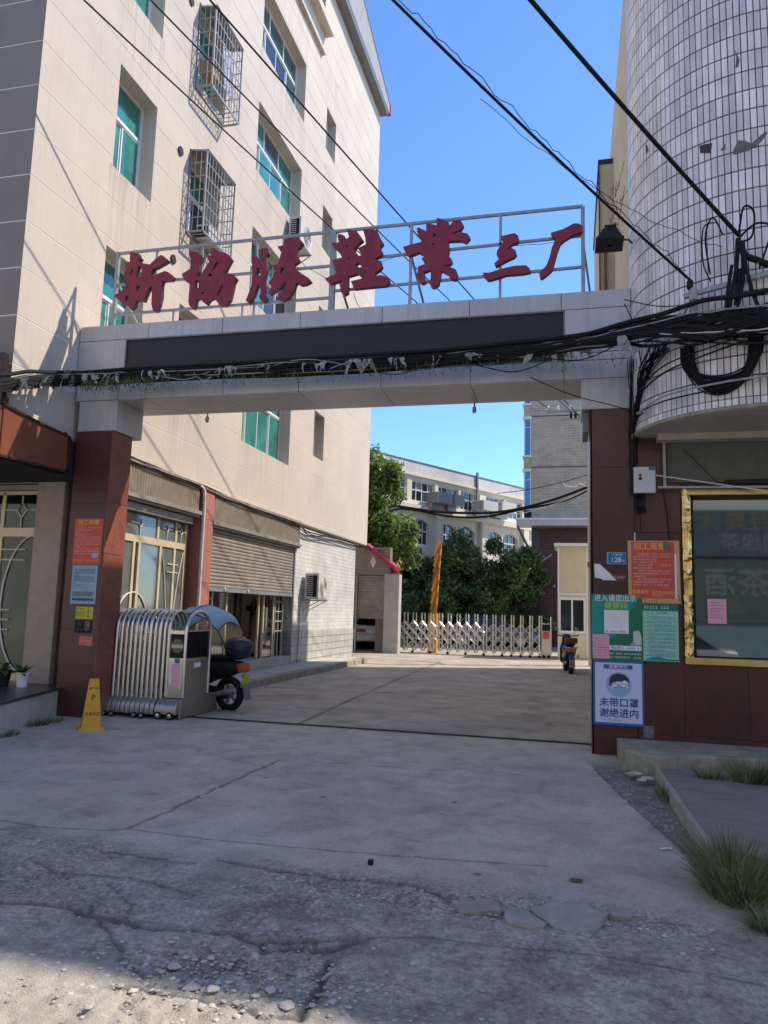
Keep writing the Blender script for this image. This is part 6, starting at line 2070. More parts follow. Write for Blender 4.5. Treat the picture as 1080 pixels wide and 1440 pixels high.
# strays that sag away from the bundle
for k, (P, r, mt) in enumerate([
    ([(-5.3, 9.15, 4.78), (-4.9, 9.13, 4.70), (-4.4, 9.15, 4.77)], .007, 'cable'),
    ([(-1.5, 9.12, 4.80), (-1.0, 9.1, 4.66), (-0.3, 9.1, 4.80)], .006, 'cable'),
    ([(-0.6, 9.1, 4.78), (0.1, 8.95, 4.62), (0.6, 8.62, 4.72)], .007, 'cable'),
    ([(0.6, 8.75, 5.25), (1.0, 8.42, 5.0), (1.5, 8.15, 4.93), (2.3, 8.0, 4.9)], .006, 'cable'),
    ([(0.62, 9.0, 5.3), (0.74, 8.95, 4.95), (0.78, 8.9, 4.55)], .007, 'cable'),
    ([(1.24, 8.26, 4.95), (1.12, 8.3, 4.75), (1.0, 8.4, 4.55), (0.95, 8.5, 4.45)], .007, 'cable'),
    ([(0.72, 8.9, 4.12), (1.0, 8.5, 4.28), (1.5, 8.2, 4.4), (2.1, 8.05, 4.55), (2.9, 8.0, 4.9)], .011, 'cable'),
    ([(0.75, 8.9, 4.2), (1.0, 8.5, 4.36), (1.5, 8.2, 4.46), (2.1, 8.05, 4.62)], .009, 'cable'),
    ([(0.75, 9.1, 3.98), (1.0, 8.55, 4.03), (1.5, 8.22, 4.05), (2.1, 8.12, 4.1), (2.9, 8.15, 4.25)], .012, 'cable_grey'),
    ([(0.78, 9.1, 4.0), (1.0, 8.58, 3.98), (1.5, 8.23, 4.0), (2.1, 8.14, 4.14), (2.9, 8.15, 4.33)], .009, 'cable'),
    ([(0.9, 8.6, 4.86), (1.35, 8.2, 4.74), (1.9, 7.98, 4.60), (2.6, 7.95, 4.72)], .010, 'cable_white'),
    ([(0.6, 8.8, 4.62), (1.2, 8.25, 4.60), (1.7, 8.0, 4.66), (2.4, 7.95, 4.55)], .008, 'cable_white'),
    ([(1.86, 8.02, 5.35), (1.87, 8.03, 4.9), (1.87, 8.05, 4.5)], .003, 'cable_white'),
    ([(1.46, 8.2, 4.9), (1.46, 8.16, 4.7), (1.45, 8.15, 4.5)], .009, 'cable_white'),
    ([(0.8, 8.95, 3.95), (0.74, 9.2, 3.9), (0.73, 9.46, 3.6), (0.735, 9.46, 3.1)], .012, 'cable'),
    ([(-0.5, 9.3, 4.55), (0.0, 9.3, 4.3), (0.6, 9.35, 4.12), (0.74, 9.4, 4.0)], .006, 'cable'),
]):
    MB().tube(spline(P, 6), r, 6).build('loose_cable', M[mt], bdl, smooth=True)
for k in range(30):       # short drops bundled down the edge between pillar and tower
    m = MB()
    x = 0.76 + rb_.uniform(-.03, .10)
    P = [(x + rb_.uniform(0, .25), 8.75 - rb_.uniform(0, .2), 4.62 + rb_.uniform(-.08, .08)), (x + .02, 8.9, 4.40 + rb_.uniform(-.05, .05)), (0.745 + rb_.uniform(-.02, .04), 9.1, 4.1), (0.74 + rb_.uniform(-.015, .02), 9.4, 3.85)]
    m.tube(spline(P, 5), rb_.uniform(.004, .008), 5)
    m.build('drop_wire', M['cable'], bdl, smooth=True)
# ties
for k in range(12):
    x = -6.5 + k * 0.62 + rb_.uniform(-.1, .1)
    m = MB().tube([(x, 9.18 + 0.075 * math.cos(a), 4.79 + 0.075 * math.sin(a)) for a in np.linspace(0, 2 * math.pi, 12, endpoint=False)], 0.006, 4, closed=True)
    m.build('cable_tie', M['cable_white' if k % 2 else 'cable'], bdl)
rod = MB().bar((-7.80, 9.35, 4.69), (-7.10, 9.38, 3.93), 0.04)
tag(rod.build('steel_strut', M['black']), 'black strut slanting down to the top of the left pillar behind the cables', 'strut')
# torn plastic and dead vines caught on the bundle
rags = thing('plastic_scraps', 'torn pale plastic film caught on the cable bundle', 'plastic scraps', (-3, 9.15, 4.7))
def rag(x, y, z, w, h, seed):
    r = random.Random(seed * 13 + 5)
    m = MB()
    for q in range(r.randint(3, 6)):           # a few overlapping shreds
        cx = x + r.uniform(-.5, .5) * w
        ww = w * r.uniform(.12, .45)
        L = h * r.uniform(.35, 1.25)
        lean = r.uniform(-.6, .6) * L
        n = 6
        base = len(m.v)
        for j in range(n + 1):
            t = j / n
            for i in range(3):
                u = i - 1
                m.v.append((cx + u * ww * .5 * (1 - t ** r.uniform(.6, 1.6)) + lean * t + r.uniform(-.012, .012), y - .03 + .03 * math.sin(3 * t + i + q) + r.uniform(-.01, .01), z + .02 - t * L + r.uniform(-.012, .012)))
        for j in range(n):
            for i in range(2):
                a = base + j * 3 + i
                m.f.append((a, a + 1, a + 4, a + 3))
    return m
rr6 = random.Random(8)
spots = [(-7.6, .30, .34), (-7.35, .35, .20), (-7.0, .3, .2), (-6.75, .35, .14), (-6.4, .16, .22), (-6.2, .14, .16), (-5.6, .22, .14), (-4.55, .30, .12), (-4.0, .20, .08), (-3.3, .30, .12), (-2.75, .26, .16), (-2.55, .16, .20), (-2.2, .2, .14), (-1.6, .2, .14), (-1.2, .24, .12), (-0.5, .40, .26), (-0.25, .35, .22), (0.05, .3, .16), (0.62, .22, .34), (0.82, .3, .2)]
for k, (x, w, h) in enumerate(spots):
    y = 9.12 if x < 0.3 else 8.62
    zz_ = 4.80 if x < 0.3 else 4.74
    if x < -6.9:
        x, y, zz_ = {-7.6: (-6.98, 8.1, 4.44), -7.35: (-6.92, 8.45, 4.58), -7.0: (-6.85, 8.8, 4.72)}[x]
    o = rag(x, y, zz_, w, h, k).build('plastic_film', M['rag'], rags)
m = MB()
for k in range(520):
    x = rr6.choice([rr6.uniform(-6.8, -6.2), rr6.uniform(-6.8, -4.0), rr6.uniform(-6.9, -5.5), rr6.uniform(-4, 0.7)])
    y = 9.14 + rr6.uniform(-.05, .05)
    z = 4.76 + rr6.uniform(-.05, .02)
    L = rr6.uniform(.03, .17)
    dx = rr6.uniform(-.05, .05)
    m.tube([(x, y, z), (x + dx * .5, y - .01, z - L * .6), (x + dx, y, z - L)], [0.003, 0.003, 0.001], 3)
    if k % 2:
        m.add([(x + dx, y, z - L), (x + dx + .018, y - .005, z - L * .8), (x + dx + .012, y, z - L - .02)], [(0, 1, 2)])
vn = m.build('dead_vine', M['vine'], stuff=True)
vn['label'] = 'dry olive vine strands hanging from the cable bundle'
m = MB()
for k in range(16):
    x = rr6.uniform(-6.9, -6.2) if k % 2 else rr6.uniform(-2, 0.6)
    m.tube([(x, 9.13, 4.72), (x + rr6.uniform(-.02, .02), 9.13, 4.72 - rr6.uniform(.1, .35))], 0.0018, 3)
m.build('plastic_threads', M['rag'], rags)

# ------------------------------------------------------------------ lamp on the tower side
lm = thing('street_lamp', 'dark trapezoid street lamp on a short arm at the left edge of the round tower', 'lamp', (0.47, 9.3, 6.2))
m = MB()
m.add([(0.305, 9.12, 6.225), (0.63, 9.12, 6.20), (0.63, 9.48, 6.20), (0.305, 9.48, 6.225), (0.405, 9.22, 6.40), (0.555, 9.22, 6.39), (0.555, 9.38, 6.39), (0.405, 9.38, 6.40)],
      [(4, 5, 6, 7), (0, 1, 5, 4), (1, 2, 6, 5), (2, 3, 7, 6), (3, 0, 4, 7)])
m.build('shade', M['black'], lm)
B(0.30, 0.635, 9.11, 9.49, 6.20, 6.222).build('rim', M['black'], lm)
B(0.41, 0.55, 9.23, 9.37, 6.40, 6.44).build('cap', M['black'], lm)
MB().lathe([(0.03, 0.0), (0.05, 0.05), (0.03, 0.1)], (0.47, 9.3, 6.2), 12).build('bulb', M['cable_white'], lm)
MB().tube([(0.60, 9.3, 6.26), (0.70, 9.35, 6.28), (0.80, 9.45, 6.22)], 0.014, 6).build('arm', M['rust'], lm)
tw = MB()
r7 = random.Random(12)
for k in range(14):
    a = (0.60 + r7.uniform(-.05, .05), 9.2, 6.25 + r7.uniform(0, .8))
    tw.tube([a, (a[0] + r7.uniform(-.12, .08), 9.2, a[2] + r7.uniform(-.25, .25)), (a[0] + r7.uniform(-.1, .1), 9.2, a[2] + r7.uniform(-.4, .3))], 0.003, 4)
tag(tw.build('loose_twigs', M['cable']), 'wisps of thin wire standing up round the street lamp', 'wire')

# ------------------------------------------------------------------ air conditioners
def ac_unit(label, x0, x1, y0, y1, z0, z1, loc):
    t = thing('air_conditioner', label, 'air conditioner', loc, 'air conditioner outdoor units on the left building')
    B(x0, x1, y0, y1, z0, z1).build('casing', M['ac'], t, bevel=0.012)
    B(x0 + 0.06, x1 - 0.05, y0 - 0.006, y0 + 0.01, z0 + 0.06, z1 - 0.06).build('dark_opening', M['black'], t)
    n = 11
    for i in range(n):
        z = z0 + 0.07 + (z1 - z0 - 0.14) * i / (n - 1)
        B(x0 + 0.05, x0 + (x1 - x0) * .62, y0 - 0.016, y0 - 0.002, z - 0.008, z + 0.008).build('louvre', M['ac'], t)
    cy, cz = (y0 + y1) / 2 + 0.04, (z0 + z1) / 2
    fr = MB()
    for k in range(5):
        rad = 0.06 + 0.05 * k
        fr.tube([(x1 + 0.006, cy + rad * math.cos(a), cz + rad * math.sin(a)) for a in np.linspace(0, 2 * math.pi, 24, endpoint=False)], 0.006, 4, closed=True)
    for k in range(8):
        a = k * math.pi / 4
        fr.tube([(x1 + 0.006, cy, cz), (x1 + 0.006, cy + 0.27 * math.cos(a), cz + 0.27 * math.sin(a))], 0.005, 4)
    fr.build('fan_grille', M['ac'], t)
    m = MB()
    m.bar((-7.2, y0 + 0.1, z0 - 0.03), (x1 + 0.04, y0 + 0.1, z0 - 0.03), 0.03)
    m.bar((-7.2, y1 - 0.1, z0 - 0.03), (x1 + 0.04, y1 - 0.1, z0 - 0.03), 0.03)
    m.bar((-7.2, y0 + 0.1, z0 - 0.3), (x1, y0 + 0.1, z0 - 0.04), 0.02)
    m.bar((-7.2, y1 - 0.1, z0 - 0.3), (x1, y1 - 0.1, z0 - 0.04), 0.02)
    m.build('bracket', M['galv'], t)
    return t
a1 = ac_unit('air conditioner outdoor unit on the white tiled wall at street level', -7.12, -6.72, 19.68, 20.45, 1.86, 2.57, (-6.9, 20.1, 1.86))
MB().tube(spline([(-7.16, 19.75, 1.95), (-7.17, 19.5, 1.6), (-7.17, 19.52, 0.9), (-7.17, 19.46, 0.15)], 6), 0.014, 6).build('drain_hose', M['cable_grey'], a1, smooth=True)
ac_unit('air conditioner outdoor unit high on the cream facade under a wide window', -7.14, -6.80, 17.38, 18.26, 11.05, 11.74, (-6.97, 17.8, 11.05))

# ------------------------------------------------------------------ window cages
def cage(label, y0, y1, z0, z1, xo, seed):
    t = thing('window_cage', label, 'window cage', ((-7.2 + xo) / 2, (y0 + y1) / 2, z0), 'wire security cages on the cream facade')
    f = MB()
    w = 0.03
    for y in (y0, y1):
        f.bar((-7.19, y, z0), (xo, y, z0), w); f.bar((-7.19, y, z1), (xo, y, z1 - .05), w)
        f.bar((xo, y, z0), (xo, y, z1 - .05), w); f.bar((-7.19, y, z0), (-7.19, y, z1), w)
    f.bar((xo, y0, z0), (xo, y1, z0), w); f.bar((xo, y0, z1 - .05), (xo, y1, z1 - .05), w)
    f.bar((-7.19, y0, z0), (-7.19, y1, z0), w); f.bar((-7.19, y0, z1), (-7.19, y1, z1), w)
    f.build('frame', M['galv'], t)
    r = random.Random(seed)
    nv = 10
    for i in range(1, nv):
        y = y0 + (y1 - y0) * i / nv
        MB().bar((xo, y, z0), (xo, y, z1 - .05), 0.013).build('vertical_bar', M['steel_dull'], t)
        MB().bar((-7.19, y, z0), (xo, y, z0), 0.012).build('floor_bar', M['steel_dull'], t)
    for y in (y0, y1):
        for i in range(1, 3):
            x = -7.19 + (xo + 7.19) * i / 3
            MB().bar((x, y, z0), (x, y, z1 - .02), 0.012).build('side_bar', M['steel_dull'], t)
    for i in range(1, 6):
        z = z0 + (z1 - z0) * i / 6
        m = MB()
        m.bar((-7.19, y0, z), (xo, y0, z), 0.016)
        m.bar((xo, y0, z), (xo, y1, z), 0.016)
        m.bar((xo, y1, z), (-7.19, y1, z), 0.016)
        m.build('hoop_bar', M['galv'], t)
    m = MB()
    m.add([(-7.19, y0, z1 + .01), (xo - .03 + .06, y0 - .02, z1 - .04), (xo + .03, y1 + .02, z1 - .04), (-7.19, y1, z1 + .01)], [(0, 1, 2, 3)])
    m.build('top_sheet', M['galv'], t)
    return t
cage('upper wire window cage on the cream facade, with a wooden box standing in it', 12.36, 13.60, 11.76, 13.52, -6.84, 1)
cage('lower wire window cage on the cream facade, with a grey unit standing in it', 12.36, 13.60, 8.72, 10.42, -6.84, 2)
tag(B(-7.17, -6.90, 12.42, 12.78, 12.10, 12.36).build('wooden_box', mat('wood_box', (0.30, 0.19, 0.10), 0.8, var=0.2), bevel=0.006), 'brown wooden box on a shelf inside the upper window cage', 'box')
ub = thing('cage_unit', 'small grey appliance on the floor of the lower window cage', 'appliance', (-7.0, 13.0, 8.74))
B(-7.17, -6.90, 12.7, 13.3, 8.745, 9.05).build('case', M['ac'], ub, bevel=0.01)
B(-7.165, -6.92, 12.69, 12.699, 8.78, 9.0).build('vent', M['black'], ub)
cl = thing('laundry', 'pale cloth hanging behind the bars of the upper window cage', 'laundry', (-7.0, 13.3, 12.2))
m = MB()
for j in range(7):
    for i in range(9):
        m.v.append((-6.98 + 0.03 * math.sin(i * 1.6) + 0.01 * j, 13.0 + 0.055 * i, 13.2 - 0.17 * j))
for j in range(6):
    for i in range(8):
        a = j * 9 + i
        m.f.append((a, a + 1, a + 10, a + 9))
m.build('cloth', mat('cloth_pale', (0.55, 0.53, 0.62), 0.9), cl, smooth=True)

# ------------------------------------------------------------------ fan and stool in the open shop, pots on the platform
FZ = .215
fn = thing('pedestal_fan', 'black pedestal fan standing in the open shop doorway', 'fan', (-8.05, 18.35, 0.147))
m = MB()
for k in range(6):
    rad = 0.05 + 0.042 * k
    m.tube([(-8.0, 18.35 + rad * math.cos(a), 1.35 + rad * math.sin(a)) for a in np.linspace(0, 2 * math.pi, 24, endpoint=False)], 0.006, 4, closed=True)
for k in range(16):
    a = k * math.pi / 8
    m.tube([(-7.97, 18.35, 1.35), (-8.0, 18.35 + 0.26 * math.cos(a), 1.35 + 0.26 * math.sin(a))], 0.003, 3)
m.build('guard', M['black'], fn)
MB().lathe([(0.07, -0.15), (0.08, -0.05), (0.05, 0.0)], (-8.05, 18.35, 1.35), 14, axis='x').build('motor', M['black'], fn, smooth=True)
m = MB()
for k in range(3):
    a = k * 2.09
    m.add([(-8.02, 18.35, 1.35), (-8.02, 18.35 + .2 * math.cos(a), 1.35 + .2 * math.sin(a)), (-8.0, 18.35 + .21 * math.cos(a + .7), 1.35 + .21 * math.sin(a + .7))], [(0, 1, 2)])
m.build('blade', M['grey_paint'], fn)
MB().cyl((-8.08, 18.35, 0.17), (-8.08, 18.35, 1.3), 0.022, n=10).build('pole', M['black'], fn)
MB().lathe([(0.2, 0), (0.2, 0.02), (0.05, 0.04)], (-8.08, 18.35, 0.15), 18).build('base', M['black'], fn)
fn.location.z += FZ
stl = thing('plastic_stool', 'dark stool inside the open shop', 'stool', (-7.9, 17.4, 0.147))
B(-8.05, -7.75, 17.25, 17.55, 0.62, 0.66).build('seat', M['rust'], stl, bevel=0.01)
for dx in (-.13, .13):
    for dy in (-.13, .13):
        MB().bar((-7.9 + dx, 17.4 + dy, 0.147), (-7.9 + dx * .9, 17.4 + dy * .9, 0.62), 0.03).build('leg', M['rust'], stl)

stl.location.z += FZ
def pot_plant(label, x, y, z, rp, hp, mt, nleaf, L, seed):
    t = thing('potted_plant', label, 'plant', (x, y, z), 'pot plants on the left platform')
    m = MB().lathe([(rp * .72, 0), (rp * .95, hp * .85), (rp * 1.05, hp * .87), (rp * 1.05, hp), (rp * .9, hp), (rp * .88, hp * .9)], (x, y, z), 20)
    m.build('pot', mt, t, smooth=True)
    MB().lathe([(rp * .85, hp * .85), (rp * .1, hp * .88)], (x, y, z), 14).build('soil', M['soil'], t)
    r = random.Random(seed)
    lf = None
    for k in range(nleaf):
        a = r.uniform(0, 6.28)
        el = r.uniform(.3, 1.3)
        ln = L * r.uniform(.6, 1.1)
        d = Vector((math.cos(a), math.sin(a), 0))
        pts = []
        for i in range(5):
            u = i / 4
            c = Vector((x, y, z + hp * .9)) + d * (ln * u * math.cos(el)) + Vector((0, 0, ln * u * math.sin(el) - ln * .5 * u * u))
            w = 0.028 * math.sin(math.pi * min(1, u * .85 + .12)) * ln / .2
            s_ = Vector((-d.y, d.x, 0)) * w
            pts += [c - s_, c + s_]
        m = MB().add(pts, [(2 * i, 2 * i + 1, 2 * i + 3, 2 * i + 2) for i in range(4)])
        m.build('leaf', M['leaf_dark'] if seed % 2 else M['leaf'], t, smooth=True)
pot_plant('white pot with a drooping leafy plant at the end of the left platform', -7.50, 9.3, 0.397, 0.095, 0.20, M['white'], 16, .30, 3)
pot_plant('dark pot with dry stems beside the white pot on the left platform', -7.78, 9.25, 0.397, 0.11, 0.22, M['black'], 12, .34, 4)

# ------------------------------------------------------------------ far end of the alley
pole = thing('utility_pole', 'concrete utility pole behind the right pillar with a crossarm and white insulators', 'utility pole', (0.64, 26, 0))
MB().cyl((0.64, 26, 0), (0.60, 26, 8.9), 0.13, 0.085, 16).build('pole', M['concrete_lt'], pole, smooth=True)
MB().bar((-0.85, 25.95, 8.56), (0.75, 25.95, 8.60), 0.07).build('crossarm', M['steel_dull'], pole)
MB().bar((-0.35, 25.95, 8.27), (0.75, 25.95, 8.29), 0.06).build('lower_arm', M['steel_dull'], pole)
for x in (-0.78, -0.45, -0.05, 0.35):
    m = MB().lathe([(0.02, 0), (0.05, 0.03), (0.05, 0.09), (0.025, 0.11), (0.045, 0.13), (0.02, 0.17)], (x, 25.95, 8.60), 12)
    m.build('insulator', M['white'], pole, smooth=True)
for x in (-0.05, 0.10):
    B(x, x + .08, 25.9, 26.0, 8.3, 8.52).build('fuse', M['black'], pole)
MB().tube([(-0.3, 26.3, 6.15), (-0.2, 26.2, 6.0), (0.1, 26.1, 5.95), (0.25, 26.0, 6.05), (0.5, 26, 5.95)], 0.02, 6).build('hook', M['white'], pole)
B(0.50, 0.80, 25.85, 26.15, 3.22, 3.40).build('steel_band', M['rust'], pole)

booth = thing('guard_booth', 'narrow cream panelled guard booth with a white framed window at the end of the alley', 'booth', (0.1, 30, 0))
B(-0.52, 1.2, 29.55, 31.4, 0.02, 4.22).build('wall', M['booth'], booth)
B(-0.66, 1.35, 29.35, 31.6, 4.225, 4.34).build('roof', M['white'], booth)
for x in (-0.53, 0.52):
    B(x, x + 0.07, 29.52, 29.56, 0.02, 4.2).build('corner_strip', M['white'], booth)
B(-0.46, 0.52, 29.525, 29.548, 2.40, 2.46).build('band', M['white'], booth)
for k in range(9):
    B(-0.44 + k * 0.105, -0.432 + k * 0.105, 29.535, 29.548, 2.47, 4.18).build('panel_rib', M['booth'], booth)
m = MB()
for a in ((-0.50, -0.42, 0.96, 2.30), (0.42, 0.50, 0.96, 2.30), (-0.42, 0.42, 2.20, 2.30), (-0.42, 0.42, 0.96, 1.05), (-0.03, 0.03, 1.05, 2.20)):
    m.box(a[0], a[1], 29.49, 29.53, a[2], a[3])
wn_ = m.build('window', M['white'], booth)
B(-0.42, -0.03, 29.51, 29.515, 1.05, 2.20).build('pane', M['dark_glass'], wn_)
B(0.03, 0.42, 29.51, 29.515, 1.05, 2.20).build('pane', M['dark_glass'], wn_)
B(-0.55, 1.25, 29.45, 31.5, -0.02, 0.06).build('base', M['concrete_lt'], booth)

# expanding lattice gate
lg_ = thing('lattice_gate', 'expanded stainless lattice gate closing the far end of the alley', 'gate', (-3.8, 29.5, 0))
GY = 29.5
np_ = 17
xs = [-6.75 + i * (5.55 / (np_ - 1)) for i in range(np_)]
for i, x in enumerate(xs):
    m = MB()
    for dy in (-.16, .16):
        m.tube([(x + (0.0 if dy < 0 else 0.07), GY + dy, 0.10), (x + (0.0 if dy < 0 else 0.07), GY + dy, 1.50), (x + (0.0 if dy < 0 else 0.07), GY + dy * .8, 1.56)], 0.026, 8)
    m.bar((x, GY - .16, 0.12), (x + .07, GY + .16, 0.12), 0.04)
    m.build('post', M['steel'], lg_, smooth=True)
    if i % 2 == 0 or i > 12:
        MB().lathe([(0.05, -0.02), (0.055, 0), (0.05, 0.02)], (x, GY - .16, 0.055), 14, axis='y').build('wheel', M['black'], lg_)
for i in range(np_ - 1):
    a, b = xs[i], xs[i + 1]
    for z0, z1 in ((0.14, 0.50), (0.50, 0.86), (0.86, 1.22)):
        MB().bar((a, GY - .13, z0), (b, GY - .13, z1), 0.045, 0.025).build('lattice_bar', M['steel'], lg_)
        if z0 > .4 and i < 10:
            MB().tube([(a, GY - .17, z1), (b, GY - .17, z0)], 0.05, 12).build('lattice_tube', M['steel'], lg_, smooth=True)
        else:
            MB().bar((a, GY - .16, z1), (b, GY - .16, z0), 0.045, 0.025).build('lattice_bar', M['steel'], lg_)
        MB().bar((a + .07, GY + .13, z0), (b + .07, GY + .13, z1), 0.03, 0.02).build('lattice_bar', M['steel'], lg_)
m = MB()
for k in range(10):     # plain plates hung on the upper lattice at the left
    x = -6.55 + k * 0.34
m2_ = B(-1.10, -0.80, 29.40, 29.62, 0.10, 1.02)
mb2 = m2_.build('motor_box', M['steel'], lg_, bevel=0.01)
B(-1.07, -0.83, 29.39, 29.398, 0.72, 1.0).build('pink_notice', M['red_poster'], mb2)
B(-1.07, -0.83, 29.39, 29.398, 1.03, 1.25).build('display', M['black'], lg_)
m = MB()
for x in (-1.12, -0.78):
    m.tube([(x, 29.45, 0.1), (x, 29.45, 1.55)], 0.024, 8)
m.bar((-1.12, 29.45, 1.28), (-.78, 29.45, 1.28), 0.04)
m.build('box_post', M['steel'], lg_)
for x in (-1.04, -0.86):
    MB().lathe([(0.06, -0.02), (0.065, 0), (0.06, 0.02)], (x, 29.38, 0.065), 14, axis='y').build('wheel', M['black'], lg_)

# raised boom barrier, folded fence rods hanging on it
bm_ = thing('boom_barrier', 'yellow and orange boom barrier raised upright behind the lattice gate', 'barrier', (-5.3, 29.9, 0))
B(-5.55, -5.20, 29.8, 30.15, 0.0, 1.55).build('cabinet', M['yellow'], bm_, bevel=0.02)
B(-5.52, -5.23, 29.79, 29.8, 0.75, 0.95).build('cabinet_panel', mat('amber', (0.6, 0.25, 0.02), 0.4), bm_)
MB().bar((-5.34, 29.9, 1.5), (-5.18, 29.9, 4.45), 0.10).build('boom', M['yellow'], bm_)
r8 = random.Random(14)
orange = mat('boom_orange', (0.42, 0.13, 0.02), 0.45, var=0.1)
for k in range(11):
    t = k / 11
    z = 1.45 + t * 2.7
    x = -5.42 + 0.16 * t
    o = MB()
    o.bar((x - 0.05, 29.78, z), (x + 0.11, 29.80, z + 0.52), 0.07)
    o.build('folded_rod', orange if k % 2 else (M['rust'] if k % 3 == 0 else M['yellow']), bm_)
    o = MB()
    o.bar((x + 0.15, 29.82, z - 0.05), (x + 0.20, 29.80, z + 0.45), 0.06)
    o.build('folded_rod', orange if k % 2 == 0 else M['yellow'], bm_)

# left gate post
gp = thing('gate_post', 'rusty hinge post where the lattice gate meets the garage pier', 'post', (-6.85, 29.4, 0))
MB().bar((-6.85, 29.4, 0), (-6.85, 29.4, 2.3), 0.06).build('post', M['rust'], gp)
for z in (0.3, 0.6, 0.9, 1.2):
    MB().bar((-6.95, 29.38, z), (-6.7, 29.42, z + .1), 0.035).build('hinge', M['rust'], gp)

# ------------------------------------------------------------------ cars
def car(name, label, loc, rz, paint, L=4.5):
    c = thing(name, label, 'car', loc, local=True, rz=rz)
    prof = [(-2.22, 0.55, 0.86, .70), (-2.15, 0.38, 0.98, .80), (-1.7, 0.30, 1.02, .87), (-1.1, 0.28, 1.0, .89), (0.4, 0.28, 0.98, .89), (1.2, 0.28, 0.93, .88), (1.8, 0.30, 0.84, .84), (2.12, 0.36, 0.74, .74), (2.24, 0.45, 0.62, .6)]
    m = MB()
    n = 10
    for (x, zb, zt, hw) in prof:
        ring = [(-hw * .92, zb), (-hw, zb + .12), (-hw, zt - .22), (-hw * .95, zt - .06), (-hw * .8, zt), (hw * .8, zt), (hw * .95, zt - .06), (hw, zt - .22), (hw, zb + .12), (hw * .92, zb)]
        m.v += [(x, y, z) for y, z in ring]
    for i in range(len(prof) - 1):
        for k in range(n):
            k2 = (k + 1) % n
            m.f.append((i * n + k, i * n + k2, (i + 1) * n + k2, (i + 1) * n + k))
    m.f.append(tuple(range(n)))
    m.f.append(tuple(range((len(prof) - 1) * n, len(prof) * n))[::-1])
    m.build('body', paint, c, smooth=True, bevel=0.02)
    m = MB()
    cab = [(-1.75, 1.0, 1.01, .70), (-1.2, 1.0, 1.36, .66), (-0.7, 1.0, 1.45, .64), (0.1, 0.98, 1.44, .64), (0.5, 0.96, 1.32, .66), (1.15, 0.92, 0.94, .72)]
    for (x, zb, zt, hw) in cab:
        ring = [(-.80, zb - .03), (-hw, zt - .04), (-hw * .85, zt), (hw * .85, zt), (hw, zt - .04), (.80, zb - .03)]
        m.v += [(x, y, z) for y, z in ring]
    for i in range(len(cab) - 1):
        for k in range(5):
            m.f.append((i * 6 + k, i * 6 + k + 1, (i + 1) * 6 + k + 1, (i + 1) * 6 + k))
    m.f.append(tuple(range(6)))
    m.f.append(tuple(range(30, 36))[::-1])
    m.build('greenhouse', M['dark_glass'], c, smooth=True)
    m = MB()
    rf = [(-1.25, 1.37, .60), (-0.7, 1.46, .58), (0.1, 1.455, .58), (0.45, 1.36, .58)]
    for x, z, hw in rf:
        m.v += [(x, -hw, z), (x, hw, z), (x, -hw, z + .02), (x, hw, z + .02)]
    for i in range(3):
        a = i * 4
        m.f += [(a, a + 1, a + 5, a + 4), (a + 2, a + 6, a + 7, a + 3), (a, a + 4, a + 6, a + 2), (a + 1, a + 3, a + 7, a + 5)]
    for s in (-1, 1):
        m.bar((-1.7, .76 * s, 1.03), (-1.15, .68 * s, 1.38), 0.06)
        m.bar((1.1, .77 * s, 0.96), (0.45, .68 * s, 1.36), 0.05)
        m.bar((-0.3, .80 * s, 1.0), (-0.3, .67 * s, 1.42), 0.05)
    m.build('roof', paint, c)
    for x in (-1.35, 1.38):
        for s in (-1, 1):
            w = MB().lathe([(0.2, -0.1), (0.32, -0.09), (0.33, 0), (0.32, 0.09), (0.2, 0.1)], (x, 0.78 * s, 0.33), 20, axis='y').build('wheel', M['black'], c, smooth=True)
            MB().lathe([(0.05, -0.02), (0.2, -0.005), (0.2, 0.02)] if s < 0 else [(0.2, -0.02), (0.2, 0.005), (0.05, 0.02)], (x, 0.88 * s, 0.33), 16, axis='y').build('hubcap', M['steel'], w)
    for s in (-1, 1):
        B(-2.24, -2.12, .45 * s - .18, .45 * s + .18, 0.72, 0.86).build('tail_light', mat('car_tail_red', (0.4, 0.02, 0.02), 0.3), c, bevel=0.01)
        B(2.1, 2.2, .5 * s - .15, .5 * s + .15, 0.56, 0.68).build('headlight', M['white'], c, bevel=0.01)
    return c
white_paint = mat('car_white', (0.65, 0.65, 0.66), 0.25, spec=0.6)
car('parked_car', 'white car parked inside the garage behind the half raised shutter', (-8.1, 31.9, 0), R(98), white_paint)
car('parked_car', 'dark car parked beyond the lattice gate against the hedge', (-3.8, 36.2, 0), R(10), mat('car_dark', (0.10, 0.11, 0.13), 0.3))
car('parked_car', 'silver car in the street, seen only as a reflection in the shop window', (2.0, -3.2, 0), R(180), mat('car_silver', (0.45, 0.46, 0.48), 0.25, 0.3))

# ------------------------------------------------------------------ cream factory building beyond the trees
fb_ = thing('factory_building', 'cream factory block with arched lower windows and grey coolers behind the trees', 'building', (-6, 46, 0))
A0, D0 = Vector((-9.4, 42.0, 0)), Vector((0.49, 0.872, 0)).normalized()
N0 = Vector((D0.y, -D0.x, 0))
def W(s, z, o=0.0):
    p = A0 + D0 * s + N0 * o
    return (p.x, p.y, z)
def wbox(m, s0, s1, z0, z1, o0, o1):
    return m.add([W(s0, z0, o0), W(s1, z0, o0), W(s1, z0, o1), W(s0, z0, o1), W(s0, z1, o0), W(s1, z1, o0), W(s1, z1, o1), W(s0, z1, o1)],
                 [(0, 3, 2, 1), (4, 5, 6, 7), (0, 1, 5, 4), (1, 2, 6, 5), (2, 3, 7, 6), (3, 0, 4, 7)])
fcream = mat('factory_cream', (0.74, 0.69, 0.57), 0.85, var=0.06, vscale=0.5, streak=0.2, gcol=(0.35, 0.32, 0.26))
